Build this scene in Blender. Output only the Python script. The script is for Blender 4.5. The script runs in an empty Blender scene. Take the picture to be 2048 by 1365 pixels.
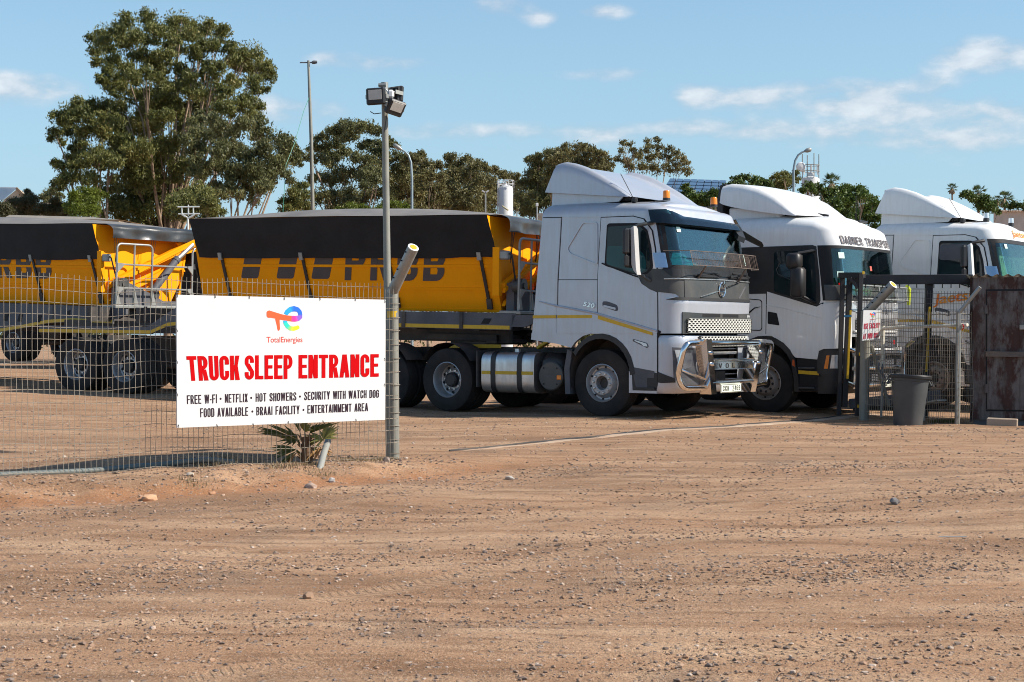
import bpy, bmesh, math, random
import numpy as np
from mathutils import Vector, Matrix, noise
from mathutils.geometry import delaunay_2d_cdt
random.seed(7)
RNG = np.random.default_rng(11)
SC = bpy.context.scene
COL = SC.collection
R = math.radians
# ---------------------------------------------------------------- camera
H = 1.28
F = 3160.0
HY = 670.0
cam = bpy.data.cameras.new('camera')
cam.sensor_width = 36.0
cam.lens = F / 2048 * 36.0
cam.clip_end = 60000
cam.dof.use_dof = True
cam.dof.focus_distance = 22.0
cam.dof.aperture_fstop = 16.0
co = bpy.data.objects.new('camera', cam)
COL.objects.link(co)
co.location = (0, 0, H)
co.rotation_euler = (R(90) - math.atan((682.5 - HY) / F), 0, 0)
SC.camera = co
# ---------------------------------------------------------------- sun, sky, exposure
SUN_AZ = R(99.5)      # clockwise from +Y
SUN_EL = R(40.0)
sd = Vector((math.sin(SUN_AZ) * math.cos(SUN_EL), math.cos(SUN_AZ) * math.cos(SUN_EL), math.sin(SUN_EL)))
sl = bpy.data.lights.new('sun', 'SUN')
sl.energy = 4.2
sl.angle = R(0.53)
sl.color = (1.0, 0.93, 0.82)
so = bpy.data.objects.new('sun', sl)
COL.objects.link(so)
so.rotation_euler = (-sd).to_track_quat('-Z', 'Y').to_euler()
SC.view_settings.view_transform = 'Standard'
SC.view_settings.look = 'None'
SC.view_settings.exposure = 0.78
SC.view_settings.gamma = 1.0
SC.view_settings.use_curve_mapping = False
SC.cycles.max_bounces = 6
SC.cycles.filter_width = 1.0
SC.cycles.transparent_max_bounces = 16

def build_world():
    w = bpy.data.worlds.new('World')
    SC.world = w
    w.use_nodes = True
    nt = w.node_tree
    n = nt.nodes
    L = nt.links.new
    n.clear()
    out = n.new('ShaderNodeOutputWorld')
    bg = n.new('ShaderNodeBackground')
    bg.inputs['Strength'].default_value = 0.12
    sky = n.new('ShaderNodeTexSky')
    sky.sky_type = 'NISHITA'
    sky.sun_disc = False
    sky.sun_elevation = SUN_EL
    sky.sun_rotation = SUN_AZ
    sky.altitude = 100
    sky.air_density = 1.0
    sky.dust_density = 0.1
    sky.ozone_density = 3.0
    def math_(op, a, b=None, c=None):
        m = n.new('ShaderNodeMath'); m.operation = op
        for i, v in enumerate((a, b, c)):
            if v is None: continue
            if isinstance(v, (int, float)): m.inputs[i].default_value = v
            else: L(v, m.inputs[i])
        return m.outputs[0]
    tc = n.new('ShaderNodeTexCoord')
    sep = n.new('ShaderNodeSeparateXYZ'); L(tc.outputs['Generated'], sep.inputs[0])
    X, Y, Z = sep.outputs
    az = math_('ARCTAN2', X, Y)
    el = math_('ARCSINE', Z)
    comb = n.new('ShaderNodeCombineXYZ')
    L(math_('MULTIPLY', az, 1.0), comb.inputs[0]); L(math_('MULTIPLY', el, 2.1), comb.inputs[1])
    nz = n.new('ShaderNodeTexNoise'); nz.noise_dimensions = '3D'
    nz.inputs['Scale'].default_value = 34.0; nz.inputs['Detail'].default_value = 7.0; nz.inputs['Roughness'].default_value = 0.55
    L(comb.outputs[0], nz.inputs['Vector'])
    nz2 = n.new('ShaderNodeTexNoise'); nz2.noise_dimensions = '3D'
    nz2.inputs['Scale'].default_value = 5.0; nz2.inputs['Detail'].default_value = 2.0
    L(comb.outputs[0], nz2.inputs['Vector'])
    # cumulus seen in the photograph, as (azimuth, elevation, half width, half height) in radians, plus noise
    f = None
    blobs = [(0.293, 0.167, 0.030, 0.0085, 1.0), (0.116, 0.149, 0.012, 0.0065, .8), (0.152, 0.147, 0.024, 0.0058, .85), (0.226, 0.149, 0.020, 0.0055, .8),
             (0.190, 0.153, 0.02, 0.005, .5), (0.205, 0.1405, 0.024, 0.004, .7), (0.26, 0.152, 0.012, 0.006, .6), (0.245, 0.136, 0.03, 0.006, .7), (0.30, 0.133, 0.025, 0.007, .7),
             (-0.007, 0.205, 0.02, 0.0055, .6), (0.018, 0.197, 0.010, 0.004, .6), (0.058, 0.201, 0.016, 0.004, .65), (0.06, 0.163, 0.028, 0.004, .45), (-0.085, 0.170, 0.03, 0.0045, .55),
             (-0.118, 0.172, 0.012, 0.004, .4), (-0.32, 0.205, 0.006, 0.006, .9), (-0.30, 0.148, 0.03, 0.007, .85), (-0.33, 0.146, 0.02, 0.008, .7),
             (-0.14, 0.140, 0.035, 0.008, .6), (-0.06, 0.128, 0.04, 0.004, .35), (0.0, 0.128, 0.04, 0.005, .4), (0.06, 0.126, 0.022, 0.006, .55), (0.105, 0.130, 0.02, 0.005, .5), (0.15, 0.128, 0.03, 0.005, .6), (0.21, 0.124, 0.04, 0.006, .6), (0.28, 0.118, 0.04, 0.006, .6)]
    for a0, e0, wa, he, st in blobs:
        dx = math_('DIVIDE', math_('SUBTRACT', az, a0), wa)
        dy = math_('DIVIDE', math_('SUBTRACT', el, e0), he * 1.15)
        d = math_('ADD', math_('MULTIPLY', dx, dx), math_('MULTIPLY', dy, dy))
        g = math_('MULTIPLY', math_('EXPONENT', math_('MULTIPLY', d, -0.9)), st)
        f = g if f is None else math_('ADD', f, g)
    edge = math_('MULTIPLY', math_('SUBTRACT', nz.outputs[0], 0.5), 3.6)
    m = math_('ADD', math_('MULTIPLY', f, 1.25), math_('MULTIPLY', edge, math_('MINIMUM', math_('ADD', f, 0.12), 0.75)))
    # the thin bank that fills the lowest degrees all round
    low = math_('MULTIPLY', math_('SUBTRACT', 1.0, math_('DIVIDE', el, 0.155)), 1.0)
    low = math_('MAXIMUM', math_('MINIMUM', low, 1.0), 0.0)
    bank = math_('MULTIPLY', low, math_('ADD', 0.46, math_('MULTIPLY', edge, 0.45)))
    # scattered small cumulus elsewhere in the dome
    away = math_('MAXIMUM', math_('MULTIPLY', math_('SUBTRACT', math_('ABSOLUTE', az), 0.40), 3.0), math_('MULTIPLY', math_('SUBTRACT', el, 0.24), 6.0))
    away = math_('MINIMUM', math_('MAXIMUM', away, 0.0), 1.0)
    nz3 = n.new('ShaderNodeTexNoise'); nz3.inputs['Scale'].default_value = 5.0; nz3.inputs['Detail'].default_value = 7.0
    cv = n.new('ShaderNodeCombineXYZ')
    zz = math_('ADD', math_('ABSOLUTE', Z), 0.12)
    L(math_('DIVIDE', X, zz), cv.inputs[0]); L(math_('DIVIDE', Y, zz), cv.inputs[1])
    L(cv.outputs[0], nz3.inputs['Vector']); nz3.inputs['Scale'].default_value = 1.1
    sc = math_('MULTIPLY', math_('MAXIMUM', math_('MULTIPLY', math_('SUBTRACT', nz3.outputs[0], 0.55), 5.0), 0.0), away)
    tot = math_('ADD', math_('ADD', math_('MULTIPLY', math_('SUBTRACT', m, 0.22), 1.35), math_('MAXIMUM', bank, 0.0)), sc)
    tot = math_('MULTIPLY', math_('MAXIMUM', math_('MINIMUM', tot, 1.0), 0.0), 0.66)
    # cumulus are whiter on top, grey-mauve below
    ramp = n.new('ShaderNodeMix'); ramp.data_type = 'RGBA'
    ramp.inputs[6].default_value = (2.35, 2.7, 3.15, 1); ramp.inputs[7].default_value = (4.6, 4.65, 4.75, 1)
    sh = math_('MAXIMUM', math_('MINIMUM', math_('ADD', math_('MULTIPLY', edge, 0.8), math_('MULTIPLY', f, 0.75)), 1.0), 0.0)
    L(sh, ramp.inputs[0])
    tint = n.new('ShaderNodeMix'); tint.data_type = 'RGBA'; tint.blend_type = 'MULTIPLY'; tint.inputs[0].default_value = 1.0
    L(sky.outputs[0], tint.inputs[6]); tint.inputs[7].default_value = (0.78, 0.82, 0.77, 1)
    mx = n.new('ShaderNodeMix'); mx.data_type = 'RGBA'
    veil = n.new('ShaderNodeMix'); veil.data_type = 'RGBA'
    vf = math_('MULTIPLY', math_('MAXIMUM', math_('SUBTRACT', 1.0, math_('DIVIDE', math_('MAXIMUM', el, 0.0), 0.30)), 0.0), 0.92)
    L(vf, veil.inputs[0]); L(tint.outputs[2], veil.inputs[6]); veil.inputs[7].default_value = (1.75, 2.75, 3.55, 1)
    L(tot, mx.inputs[0]); L(veil.outputs[2], mx.inputs[6]); L(ramp.outputs[2], mx.inputs[7])
    L(mx.outputs[2], bg.inputs['Color'])
    L(bg.outputs[0], out.inputs[0])
build_world()

# ---------------------------------------------------------------- pixel helpers (photograph pixels, 2048 wide)
def smooth(a, b, x):
    t = min(max((x - a) / (b - a), 0.0), 1.0)
    return t * t * (3 - 2 * t)
FEN = (-1.22, 16.32)                 # corner post
FD = Vector((-0.79, -0.613))         # fence runs this way, to the left and nearer
FN = Vector((0.613, -0.79))          # from the fence towards the road
def gz0(x, y):
    q = -0.89 * (x - 1.5) + 0.45 * (y - 24.7)
    z = 0.0
    if q > 3.5: z += 0.0265 * min(q - 3.5, 14)
    if q < -0.5: z += 0.028 * max(q + 0.5, -4.0) * smooth(20.5, 24.5, y)
    # bank under the fence, road slightly lower
    p = Vector((x - FEN[0], y - FEN[1]))
    d = p.dot(FN); t = p.dot(FD)
    wig = 0.16 * noise.noise((t * 0.9, 3.1, 0)) + 0.1 * noise.noise((t * 2.7, 9.1, 0))
    k = smooth(-2.0, 0.6, t)
    z += -0.115 * smooth(0.42, 0.98, d + wig) * k
    if 0 < d < 1.4: z += .035 * k * math.sin(math.pi * d / 1.4) * (noise.noise((x * 3.1, y * 3.1, 6)) + .7 * noise.noise((x * 7.3, y * 7.3, 6)))
    z += 0.055 * math.exp(-((d + 0.0) / 0.30) ** 2) * smooth(0.4, 2.2, t) * (0.45 + 0.9 * noise.noise((t * 1.7, 0.3, 5)))
    z += 0.07 * smooth(0.0, -0.8, d) * smooth(0.0, 1.2, t) * smooth(3.6, 2.2, t) * smooth(-3.5, -1.5, d)
    # mound of spoil along the right-hand fence
    z += 0.05 * math.exp(-((x - 6.3) / 1.3) ** 2 - ((y - 23.0) / 0.45) ** 2)
    return z
def gz(x, y):
    n1 = noise.noise((x * 0.55, y * 0.55, 0.0)) * 0.018 + noise.noise((x * 2.1, y * 2.1, 4.0)) * 0.008
    return gz0(x, y) + n1 * smooth(60, 30, y)
def ray(px, py):
    return Vector(((px - 1024) / F, 1.0, -(py - HY) / F))
def at(px, py, Y):
    r = ray(px, py)
    return Vector((r.x * Y, Y, H + r.z * Y))
def gp(px, py):
    r = ray(px, py); k = -H / r.z
    for _ in range(12):
        k = (gz0(r.x * k, k) - H) / r.z
    return Vector((r.x * k, k, gz0(r.x * k, k)))

# ---------------------------------------------------------------- mesh builder
class MB:
    def __init__(s): s.v = []; s.f = []
    def add(s, vs, fs):
        o = len(s.v); s.v.extend([tuple(v) for v in vs]); s.f.extend([tuple(i + o for i in f) for f in fs]); return s
    def box(s, c, size, b=0.0, rot=None):
        hx, hy, hz = size[0] / 2, size[1] / 2, size[2] / 2
        c = Vector(c)
        if b <= 0:
            vs = [Vector((x, y, z)) for x in (-hx, hx) for y in (-hy, hy) for z in (-hz, hz)]
            fs = [(0, 1, 3, 2), (4, 6, 7, 5), (0, 4, 5, 1), (2, 3, 7, 6), (0, 2, 6, 4), (1, 5, 7, 3)]
        else:
            b = min(b, hx * .95, hy * .95, hz * .95)
            vs = []; idx = {}
            for x in (-1, 1):
                for y in (-1, 1):
                    for z in (-1, 1):
                        for a in range(3):
                            d = [hx - b, hy - b, hz - b]; d[a] += b
                            idx[(x, y, z, a)] = len(vs); vs.append(Vector((x * d[0], y * d[1], z * d[2])))
            I = lambda x, y, z, a: idx[(x, y, z, a)]
            fs = []
            for k in (-1, 1):
                fs.append((I(k, -1, -1, 0), I(k, 1, -1, 0), I(k, 1, 1, 0), I(k, -1, 1, 0)))
                fs.append((I(-1, k, -1, 1), I(1, k, -1, 1), I(1, k, 1, 1), I(-1, k, 1, 1)))
                fs.append((I(-1, -1, k, 2), I(1, -1, k, 2), I(1, 1, k, 2), I(-1, 1, k, 2)))
                for l in (-1, 1):
                    fs.append((I(k, l, -1, 0), I(k, l, 1, 0), I(k, l, 1, 1), I(k, l, -1, 1)))
                    fs.append((I(k, -1, l, 0), I(k, 1, l, 0), I(k, 1, l, 2), I(k, -1, l, 2)))
                    fs.append((I(-1, k, l, 1), I(1, k, l, 1), I(1, k, l, 2), I(-1, k, l, 2)))
                    for m in (-1, 1):
                        fs.append((I(k, l, m, 0), I(k, l, m, 1), I(k, l, m, 2)))
        if rot is not None: vs = [rot @ v for v in vs]
        return s.add([v + c for v in vs], fs)
    def bar(s, p0, p1, w, h, b=0.0, up=(0, 0, 1)):
        p0 = Vector(p0); p1 = Vector(p1); d = p1 - p0; L = d.length; d.normalize()
        u = Vector(up); sd_ = d.cross(u)
        if sd_.length < 1e-4: sd_ = d.cross(Vector((1, 0, 0)))
        sd_.normalize(); u = sd_.cross(d)
        rot = Matrix((d, sd_, u)).transposed()
        return s.box((p0 + p1) / 2, (L, w, h), b, rot)
    def tube(s, pts, r, n=8, caps=True, closed=False):
        pts = [Vector(p) for p in pts]; m = len(pts)
        rs = r if isinstance(r, (list, tuple)) else [r] * m
        rings = []; ref = None
        for i, p in enumerate(pts):
            if closed: d = pts[(i + 1) % m] - pts[i - 1]
            else: d = pts[min(i + 1, m - 1)] - pts[max(i - 1, 0)]
            d.normalize()
            if ref is None:
                ref = Vector((0, 0, 1)) if abs(d.z) < .9 else Vector((1, 0, 0))
            u = ref - d * ref.dot(d); u.normalize(); w = d.cross(u); ref = u
            rings.append([p + (u * math.cos(2 * math.pi * k / n) + w * math.sin(2 * math.pi * k / n)) * rs[i] for k in range(n)])
        vs = [v for rg in rings for v in rg]; fs = []
        for i in range(m if closed else m - 1):
            j = (i + 1) % m
            for k in range(n):
                fs.append((i * n + k, i * n + (k + 1) % n, j * n + (k + 1) % n, j * n + k))
        if caps and not closed:
            fs.append(tuple(range(n))); fs.append(tuple(range((m - 1) * n, m * n)))
        return s.add(vs, fs)
    def cyl(s, p0, p1, r0, r1=None, n=16): return s.tube([p0, p1], [r0, r0 if r1 is None else r1], n)
    def lathe(s, prof, c=(0, 0, 0), axis='y', n=32, closed=False, caps=False):
        c = Vector(c); vs = []; fs = []; m = len(prof)
        for k in range(n):
            a = 2 * math.pi * k / n; ca, sa = math.cos(a), math.sin(a)
            for r, t in prof:
                v = {'y': (r * ca, t, r * sa), 'z': (r * ca, r * sa, t), 'x': (t, r * ca, r * sa)}[axis]
                vs.append(c + Vector(v))
        for k in range(n):
            k2 = (k + 1) % n
            for i in range(m if closed else m - 1):
                j = (i + 1) % m
                fs.append((k * m + i, k * m + j, k2 * m + j, k2 * m + i))
        if caps:
            fs.append(tuple(k * m for k in range(n))); fs.append(tuple(k * m + m - 1 for k in range(n)))
        return s.add(vs, fs)
    def prism(s, pts, off):
        """closed polygon (3D points, roughly planar) extruded by vector off"""
        pts = [Vector(p) for p in pts]; off = Vector(off); n = len(pts)
        return s.add(pts + [p + off for p in pts], [tuple(range(n)), tuple(range(n, 2 * n))] + [(i, (i + 1) % n, n + (i + 1) % n, n + i) for i in range(n)])
    def grid(s, fn, nu, nv):
        vs = [fn(i / nu, j / nv) for j in range(nv + 1) for i in range(nu + 1)]
        return s.add(vs, [(j * (nu + 1) + i, j * (nu + 1) + i + 1, (j + 1) * (nu + 1) + i + 1, (j + 1) * (nu + 1) + i) for j in range(nv) for i in range(nu)])
    def patch(s, outline, fn, off=.006, thick=.012, cell=None, holes=()):
        """polygon in a 2D surface domain, mapped by fn(a, b, offset), with thickness"""
        loops = [list(outline)] + [list(h) for h in holes]
        if cell:
            def sub(lp):
                o = []
                for i, p in enumerate(lp):
                    q = lp[(i + 1) % len(lp)]; d = math.hypot(q[0] - p[0], q[1] - p[1]); k = max(1, int(math.ceil(d / cell)))
                    o += [(p[0] + (q[0] - p[0]) * t / k, p[1] + (q[1] - p[1]) * t / k) for t in range(k)]
                return o
            loops = [sub(l) for l in loops]
        V2 = []; E2 = []
        for lp in loops:
            o = len(V2); V2 += [Vector(p) for p in lp]; E2 += [(o + i, o + (i + 1) % len(lp)) for i in range(len(lp))]
        def inside(x, y):
            c = False
            for lp in loops:
                for i in range(len(lp)):
                    (x1, y1), (x2, y2) = lp[i], lp[i - 1]
                    if (y1 > y) != (y2 > y) and x < (x2 - x1) * (y - y1) / (y2 - y1) + x1: c = not c
            return c
        if cell:
            xs = [p[0] for p in loops[0]]; ys = [p[1] for p in loops[0]]
            x = min(xs) + cell / 2
            while x < max(xs):
                y = min(ys) + cell / 2
                while y < max(ys):
                    if inside(x, y) and min((x - p[0]) ** 2 + (y - p[1]) ** 2 for lp in loops for p in lp) > (cell * .35) ** 2: V2.append(Vector((x, y)))
                    y += cell
                x += cell
        vo, eo, fo, ov, oe, of = delaunay_2d_cdt(V2, E2, [], 0, 1e-6)
        tris = [f for f in fo if inside(sum(vo[i].x for i in f) / len(f), sum(vo[i].y for i in f) / len(f))]
        n = len(vo)
        cnt = {}
        for f in tris:
            for i in range(len(f)):
                e = (f[i], f[(i + 1) % len(f)]); cnt[tuple(sorted(e))] = cnt.get(tuple(sorted(e)), []) + [e]
        fs = [tuple(f) for f in tris] + [tuple(n + i for i in reversed(f)) for f in tris]
        for e in cnt.values():
            if len(e) == 1:
                a, b = e[0]; fs.append((b, a, n + a, n + b))
        return s.add([fn(v.x, v.y, off) for v in vo] + [fn(v.x, v.y, off - thick) for v in vo], fs)
    def mesh(s, name, recalc=True, ang=35):
        me = bpy.data.meshes.new(name); me.from_pydata(s.v, [], s.f)
        if recalc:
            bm = bmesh.new(); bm.from_mesh(me); bmesh.ops.recalc_face_normals(bm, faces=bm.faces); bm.to_mesh(me); bm.free()
        me.update()
        if ang:
            me.polygons.foreach_set('use_smooth', [True] * len(me.polygons)); me.set_sharp_from_angle(angle=R(ang))
        return me

def tag(o, label=None, cat=None, group=None, kind=None):
    if label: o['label'] = label
    if cat: o['category'] = cat
    if group: o['group'] = group
    if kind: o['kind'] = kind
    return o
def link(name, me, m, parent=None, loc=None, rot=None, label=None):
    o = bpy.data.objects.new(name, me)
    if m is not None and me is not None and len(me.materials) == 0: me.materials.append(m)
    COL.objects.link(o)
    if parent is not None: o.parent = parent
    if loc is not None: o.location = loc
    if rot is not None: o.rotation_euler = rot
    if label: o['label'] = label
    return o
def B(name, mb, m, parent=None, loc=None, rot=None, label=None, recalc=True, ang=35):
    return link(name, mb.mesh(name, recalc, ang), m, parent, loc, rot, label)
def thing(name, label, cat, loc=(0, 0, 0), rot=(0, 0, 0), group=None):
    o = bpy.data.objects.new(name, None); COL.objects.link(o)
    o.empty_display_size = .2; o.location = loc; o.rotation_euler = rot
    return tag(o, label, cat, group)
def sub(name, parent, loc=(0, 0, 0), rot=(0, 0, 0)):
    o = bpy.data.objects.new(name, None); COL.objects.link(o); o.parent = parent; o.location = loc; o.rotation_euler = rot; return o
def np_mesh(name, V, Fq, m, smooth_=False):
    """fast mesh from arrays; Fq is (n,k)"""
    me = bpy.data.meshes.new(name); k = Fq.shape[1]
    me.vertices.add(len(V)); me.vertices.foreach_set('co', np.ascontiguousarray(V, np.float32).ravel())
    me.loops.add(Fq.size); me.loops.foreach_set('vertex_index', np.ascontiguousarray(Fq, np.int32).ravel())
    me.polygons.add(len(Fq)); me.polygons.foreach_set('loop_start', np.arange(0, Fq.size, k, dtype=np.int32))
    me.polygons.foreach_set('use_smooth', [smooth_] * len(Fq))
    me.update(calc_edges=True); me.validate()
    if m: me.materials.append(m)
    return me

# ---------------------------------------------------------------- materials
def mat(name, col, rough=.5, metal=0.0, var=.12, vs=2.5, bump=0.0, bs=60.0, coat=0.0, dust=0.0, dustcol=(.36, .27, .19), streak=False, ior=1.45, col2=None, c2s=6.0, c2t=.5, c2w=.1, spec=.5):
    m = bpy.data.materials.new(name); m.use_nodes = True
    nt = m.node_tree; n = nt.nodes; L = nt.links.new
    p = n['Principled BSDF']
    p.inputs['Roughness'].default_value = rough; p.inputs['Metallic'].default_value = metal; p.inputs['Coat Weight'].default_value = coat
    p.inputs['Coat Roughness'].default_value = .08; p.inputs['IOR'].default_value = ior; p.inputs['Specular IOR Level'].default_value = spec
    tc = n.new('ShaderNodeTexCoord'); src = tc.outputs['Object']
    def noise_(scale, detail=5, vec=None, rough_=.6):
        q = n.new('ShaderNodeTexNoise'); q.inputs['Scale'].default_value = scale; q.inputs['Detail'].default_value = detail; q.inputs['Roughness'].default_value = rough_
        L(vec or src, q.inputs['Vector']); return q.outputs[0]
    def mixc(f, a, b):
        x = n.new('ShaderNodeMix'); x.data_type = 'RGBA'
        for s_, v in ((0, f), (6, a), (7, b)):
            if isinstance(v, (int, float)): x.inputs[s_].default_value = v
            elif isinstance(v, tuple): x.inputs[s_].default_value = (*v, 1)
            else: L(v, x.inputs[s_])
        return x.outputs[2]
    def rng(v, a, b, c=0.0, d=1.0):
        x = n.new('ShaderNodeMapRange'); L(v, x.inputs[0])
        for i, k in enumerate((a, b, c, d)): x.inputs[i + 1].default_value = k
        return x.outputs[0]
    c = mixc(rng(noise_(vs), .3, .7), tuple(x * (1 - var) for x in col), tuple(min(1, x * (1 + var)) for x in col))
    if col2:
        c2v = None
        if streak:
            m2 = n.new('ShaderNodeMapping'); m2.inputs['Scale'].default_value = (1.5, 1.5, .62); L(src, m2.inputs[0]); c2v = m2.outputs[0]
        c = mixc(rng(noise_(c2s, 8, c2v, .68), c2t - c2w, c2t + c2w), c, col2)
    if dust:
        v = src
        if streak:
            mp = n.new('ShaderNodeMapping'); mp.inputs['Scale'].default_value = (9, 9, .9); L(src, mp.inputs[0]); v = mp.outputs[0]
        d = rng(noise_(1.6 if not streak else 2.2, 7, v), .38, .72, 0, dust)
        c = mixc(d, c, dustcol)
        rr = n.new('ShaderNodeMath'); rr.operation = 'MULTIPLY_ADD'; L(d, rr.inputs[0]); rr.inputs[1].default_value = .45; rr.inputs[2].default_value = rough; rr.use_clamp = True
        L(rr.outputs[0], p.inputs['Roughness'])
    L(c, p.inputs['Base Color'])
    if bump:
        b = n.new('ShaderNodeBump'); b.inputs['Strength'].default_value = bump; b.inputs['Distance'].default_value = .01; L(noise_(bs, 6), b.inputs['Height']); L(b.outputs[0], p.inputs['Normal'])
    m['p'] = 1
    return m
def glass(name, tint, refl=.10, rough=.02):
    m = bpy.data.materials.new(name); m.use_nodes = True; nt = m.node_tree; n = nt.nodes; L = nt.links.new; n.clear()
    o = n.new('ShaderNodeOutputMaterial'); t = n.new('ShaderNodeBsdfTransparent'); g = n.new('ShaderNodeBsdfGlossy'); mx = n.new('ShaderNodeMixShader')
    t.inputs[0].default_value = (*tint, 1); g.inputs['Roughness'].default_value = rough; g.inputs[0].default_value = (.95, 1, 1, 1)
    fr = n.new('ShaderNodeFresnel'); fr.inputs[0].default_value = 1.5
    ad = n.new('ShaderNodeMath'); ad.operation = 'MULTIPLY_ADD'; L(fr.outputs[0], ad.inputs[0]); ad.inputs[1].default_value = .85; ad.inputs[2].default_value = refl - .04; ad.use_clamp = True
    L(ad.outputs[0], mx.inputs[0]); L(t.outputs[0], mx.inputs[1]); L(g.outputs[0], mx.inputs[2]); L(mx.outputs[0], o.inputs[0])
    return m
def leafmat(name, c1, c2, trans=.35, c3=None):
    m = bpy.data.materials.new(name); m.use_nodes = True; nt = m.node_tree; n = nt.nodes; L = nt.links.new; n.clear()
    o = n.new('ShaderNodeOutputMaterial'); d = n.new('ShaderNodeBsdfPrincipled'); t = n.new('ShaderNodeBsdfTranslucent'); mx = n.new('ShaderNodeMixShader')
    geo = n.new('ShaderNodeNewGeometry'); tc = n.new('ShaderNodeTexCoord'); nz = n.new('ShaderNodeTexNoise'); nz.inputs['Scale'].default_value = .55; nz.inputs['Detail'].default_value = 3
    L(tc.outputs['Object'], nz.inputs['Vector'])
    a = n.new('ShaderNodeMath'); a.operation = 'MULTIPLY_ADD'; L(geo.outputs['Random Per Island'], a.inputs[0]); a.inputs[1].default_value = .6
    b = n.new('ShaderNodeMapRange'); L(nz.outputs[0], b.inputs[0]); b.inputs[1].default_value = .35; b.inputs[2].default_value = .68; b.inputs[3].default_value = 0; b.inputs[4].default_value = .55
    L(b.outputs[0], a.inputs[2]); a.use_clamp = True
    cr = n.new('ShaderNodeValToRGB'); L(a.outputs[0], cr.inputs[0]); e = cr.color_ramp.elements; e[0].color = (*c1, 1); e[1].color = (*c2, 1)
    if c3: x = e.new(.93); x.color = (*c2, 1); e[-1].color = (*c3, 1)
    L(cr.outputs[0], d.inputs['Base Color']); d.inputs['Roughness'].default_value = .5; d.inputs['Specular IOR Level'].default_value = .35
    L(cr.outputs[0], t.inputs[0]); mx.inputs[0].default_value = trans; L(d.outputs[0], mx.inputs[1]); L(t.outputs[0], mx.inputs[2]); L(mx.outputs[0], o.inputs[0])
    return m

M = {}
M['silver'] = mat('silver_paint', (.47, .49, .54), .32, .35, .05, 2, 0, 60, .5, .34, (.46, .42, .38), True)
M['white'] = mat('white_paint', (.76, .755, .745), .38, 0, .03, 2, 0, 60, .4, .20, (.48, .42, .36), True)
M['black'] = mat('black_plastic', (.016, .017, .02), .42, 0, .3, 3, .1, 90, 0, .06)
M['dark'] = mat('dark_chassis', (.025, .026, .03), .6, 0, .3, 3, .15, 50, 0, .30)
M['seam'] = mat('seam_black', (.008, .008, .01), .7, 0, .1)
M['greyplastic'] = mat('grey_plastic', (.046, .053, .056), .42, 0, .1, 3, .05, 120, 0, .15)
M['slate'] = mat('slate_panel', (.075, .08, .095), .6, 0, .25, 2, .1, 30, 0, .45, (.22, .2, .19))
M['chrome'] = mat('chrome', (.80, .80, .80), .09, 1.0, .04, 3, 0, 60, 0, .10)
M['steel'] = mat('galvanised_steel', (.31, .315, .30), .5, .55, .18, 5, .05, 70, 0, .25, (.45, .42, .36))
M['alu'] = mat('brushed_aluminium', (.58, .58, .58), .33, .9, .12, 5, .08, 40, 0, .35, (.42, .36, .30), True)
M['cream'] = mat('cream_mesh', (.70, .69, .63), .4, .2, .05)
M['rubber'] = mat('tyre_rubber', (.015, .0145, .015), .85, 0, .25, 6, .2, 90, 0, .22, (.16, .12, .095))
M['rim'] = mat('painted_rim', (.42, .425, .44), .36, .6, .1, 6, 0, 60, 0, .35, (.30, .24, .19))
M['rimdusty'] = mat('dusty_rim', (.33, .30, .28), .5, .4, .1, 6, 0, 60, 0, .6, (.26, .19, .14))
M['tape'] = mat('yellow_reflective_tape', (.62, .38, .02), .4, 0, .1, 20)
M['orange'] = mat('amber_lens', (.85, .23, .01), .2, 0, .1, 8, 0, 60, .5)
M['yellow'] = mat('yellow_tub_paint', (.98, .345, .002), .6, 0, .06, 1.6, 0, 60, 0, .10, (.55, .24, .03), True, spec=.12)
M['tarp'] = mat('black_tarpaulin', (.017, .0145, .0145), .65, 0, .35, 1.3, .3, 14, 0, .14, (.085, .072, .064), spec=.25)
M['tarptop'] = mat('dusty_tarpaulin_top', (.15, .14, .135), .75, 0, .2, .9, .2, 18, 0, .4, (.3, .27, .24))
M['tarpgloss'] = mat('shiny_black_sheet', (.03, .032, .034), .28, 0, .3, 3, .3, 9, 0, .3, (.15, .15, .15))
M['letter'] = mat('letter_charcoal', (.075, .06, .06), .55, 0, .1, 3)
M['red'] = mat('sign_red', (.50, .001, .003), .6, 0, .03, spec=.08)
M['darktext'] = mat('sign_text_dark', (.035, .02, .028), .6, 0, .03, spec=.1)
M['signwhite'] = mat('sign_white', (.64, .64, .635), .42, 0, .03, 1.5, 0, 60, 0, .10, (.50, .45, .38), True)
M['glassdark'] = mat('side_glass', (.010, .02, .024), .04, 0, .3, 2)
M['tealreflect'] = mat('painted_teal_reflection', (.012, .07, .08), .06, 0, .3, 2)  # teal reflection low in the side glass, painted as base colour
M['ws'] = glass('windscreen_glass', (.60, .76, .75), .05)
M['visor'] = glass('smoked_visor', (.08, .15, .17), .07)
M['lens'] = mat('lamp_lens', (.65, .68, .70), .12, .3, .1, 9, 0, 60, .8)
M['interior'] = mat('cab_interior', (.05, .055, .06), .8)
M['curtain'] = mat('cab_curtain', (.30, .29, .26), .9, 0, .2, 8)
M['seat'] = mat('cab_seat', (.22, .23, .24), .9, 0, .2, 5)
M['cyan'] = mat('turquoise_sheet', (.04, .72, .80), .5, 0, .1, 8)
M['blueguard'] = mat('pale_blue_guard', (.24, .42, .66), .4, 0, .06)
M['sticker'] = mat('licence_sticker', (.62, .80, .72), .5, 0, .05)
M['hiviz'] = mat('lime_fabric', (.55, .80, .08), .7, 0, .2, 20)
M['rust'] = mat('rusted_steel', (.15, .135, .128), .75, .1, .25, 3, .3, 30, 0, .6, (.075, .06, .055), True, col2=(.055, .020, .015), c2s=3.6, c2t=.50, c2w=.06)
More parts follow.
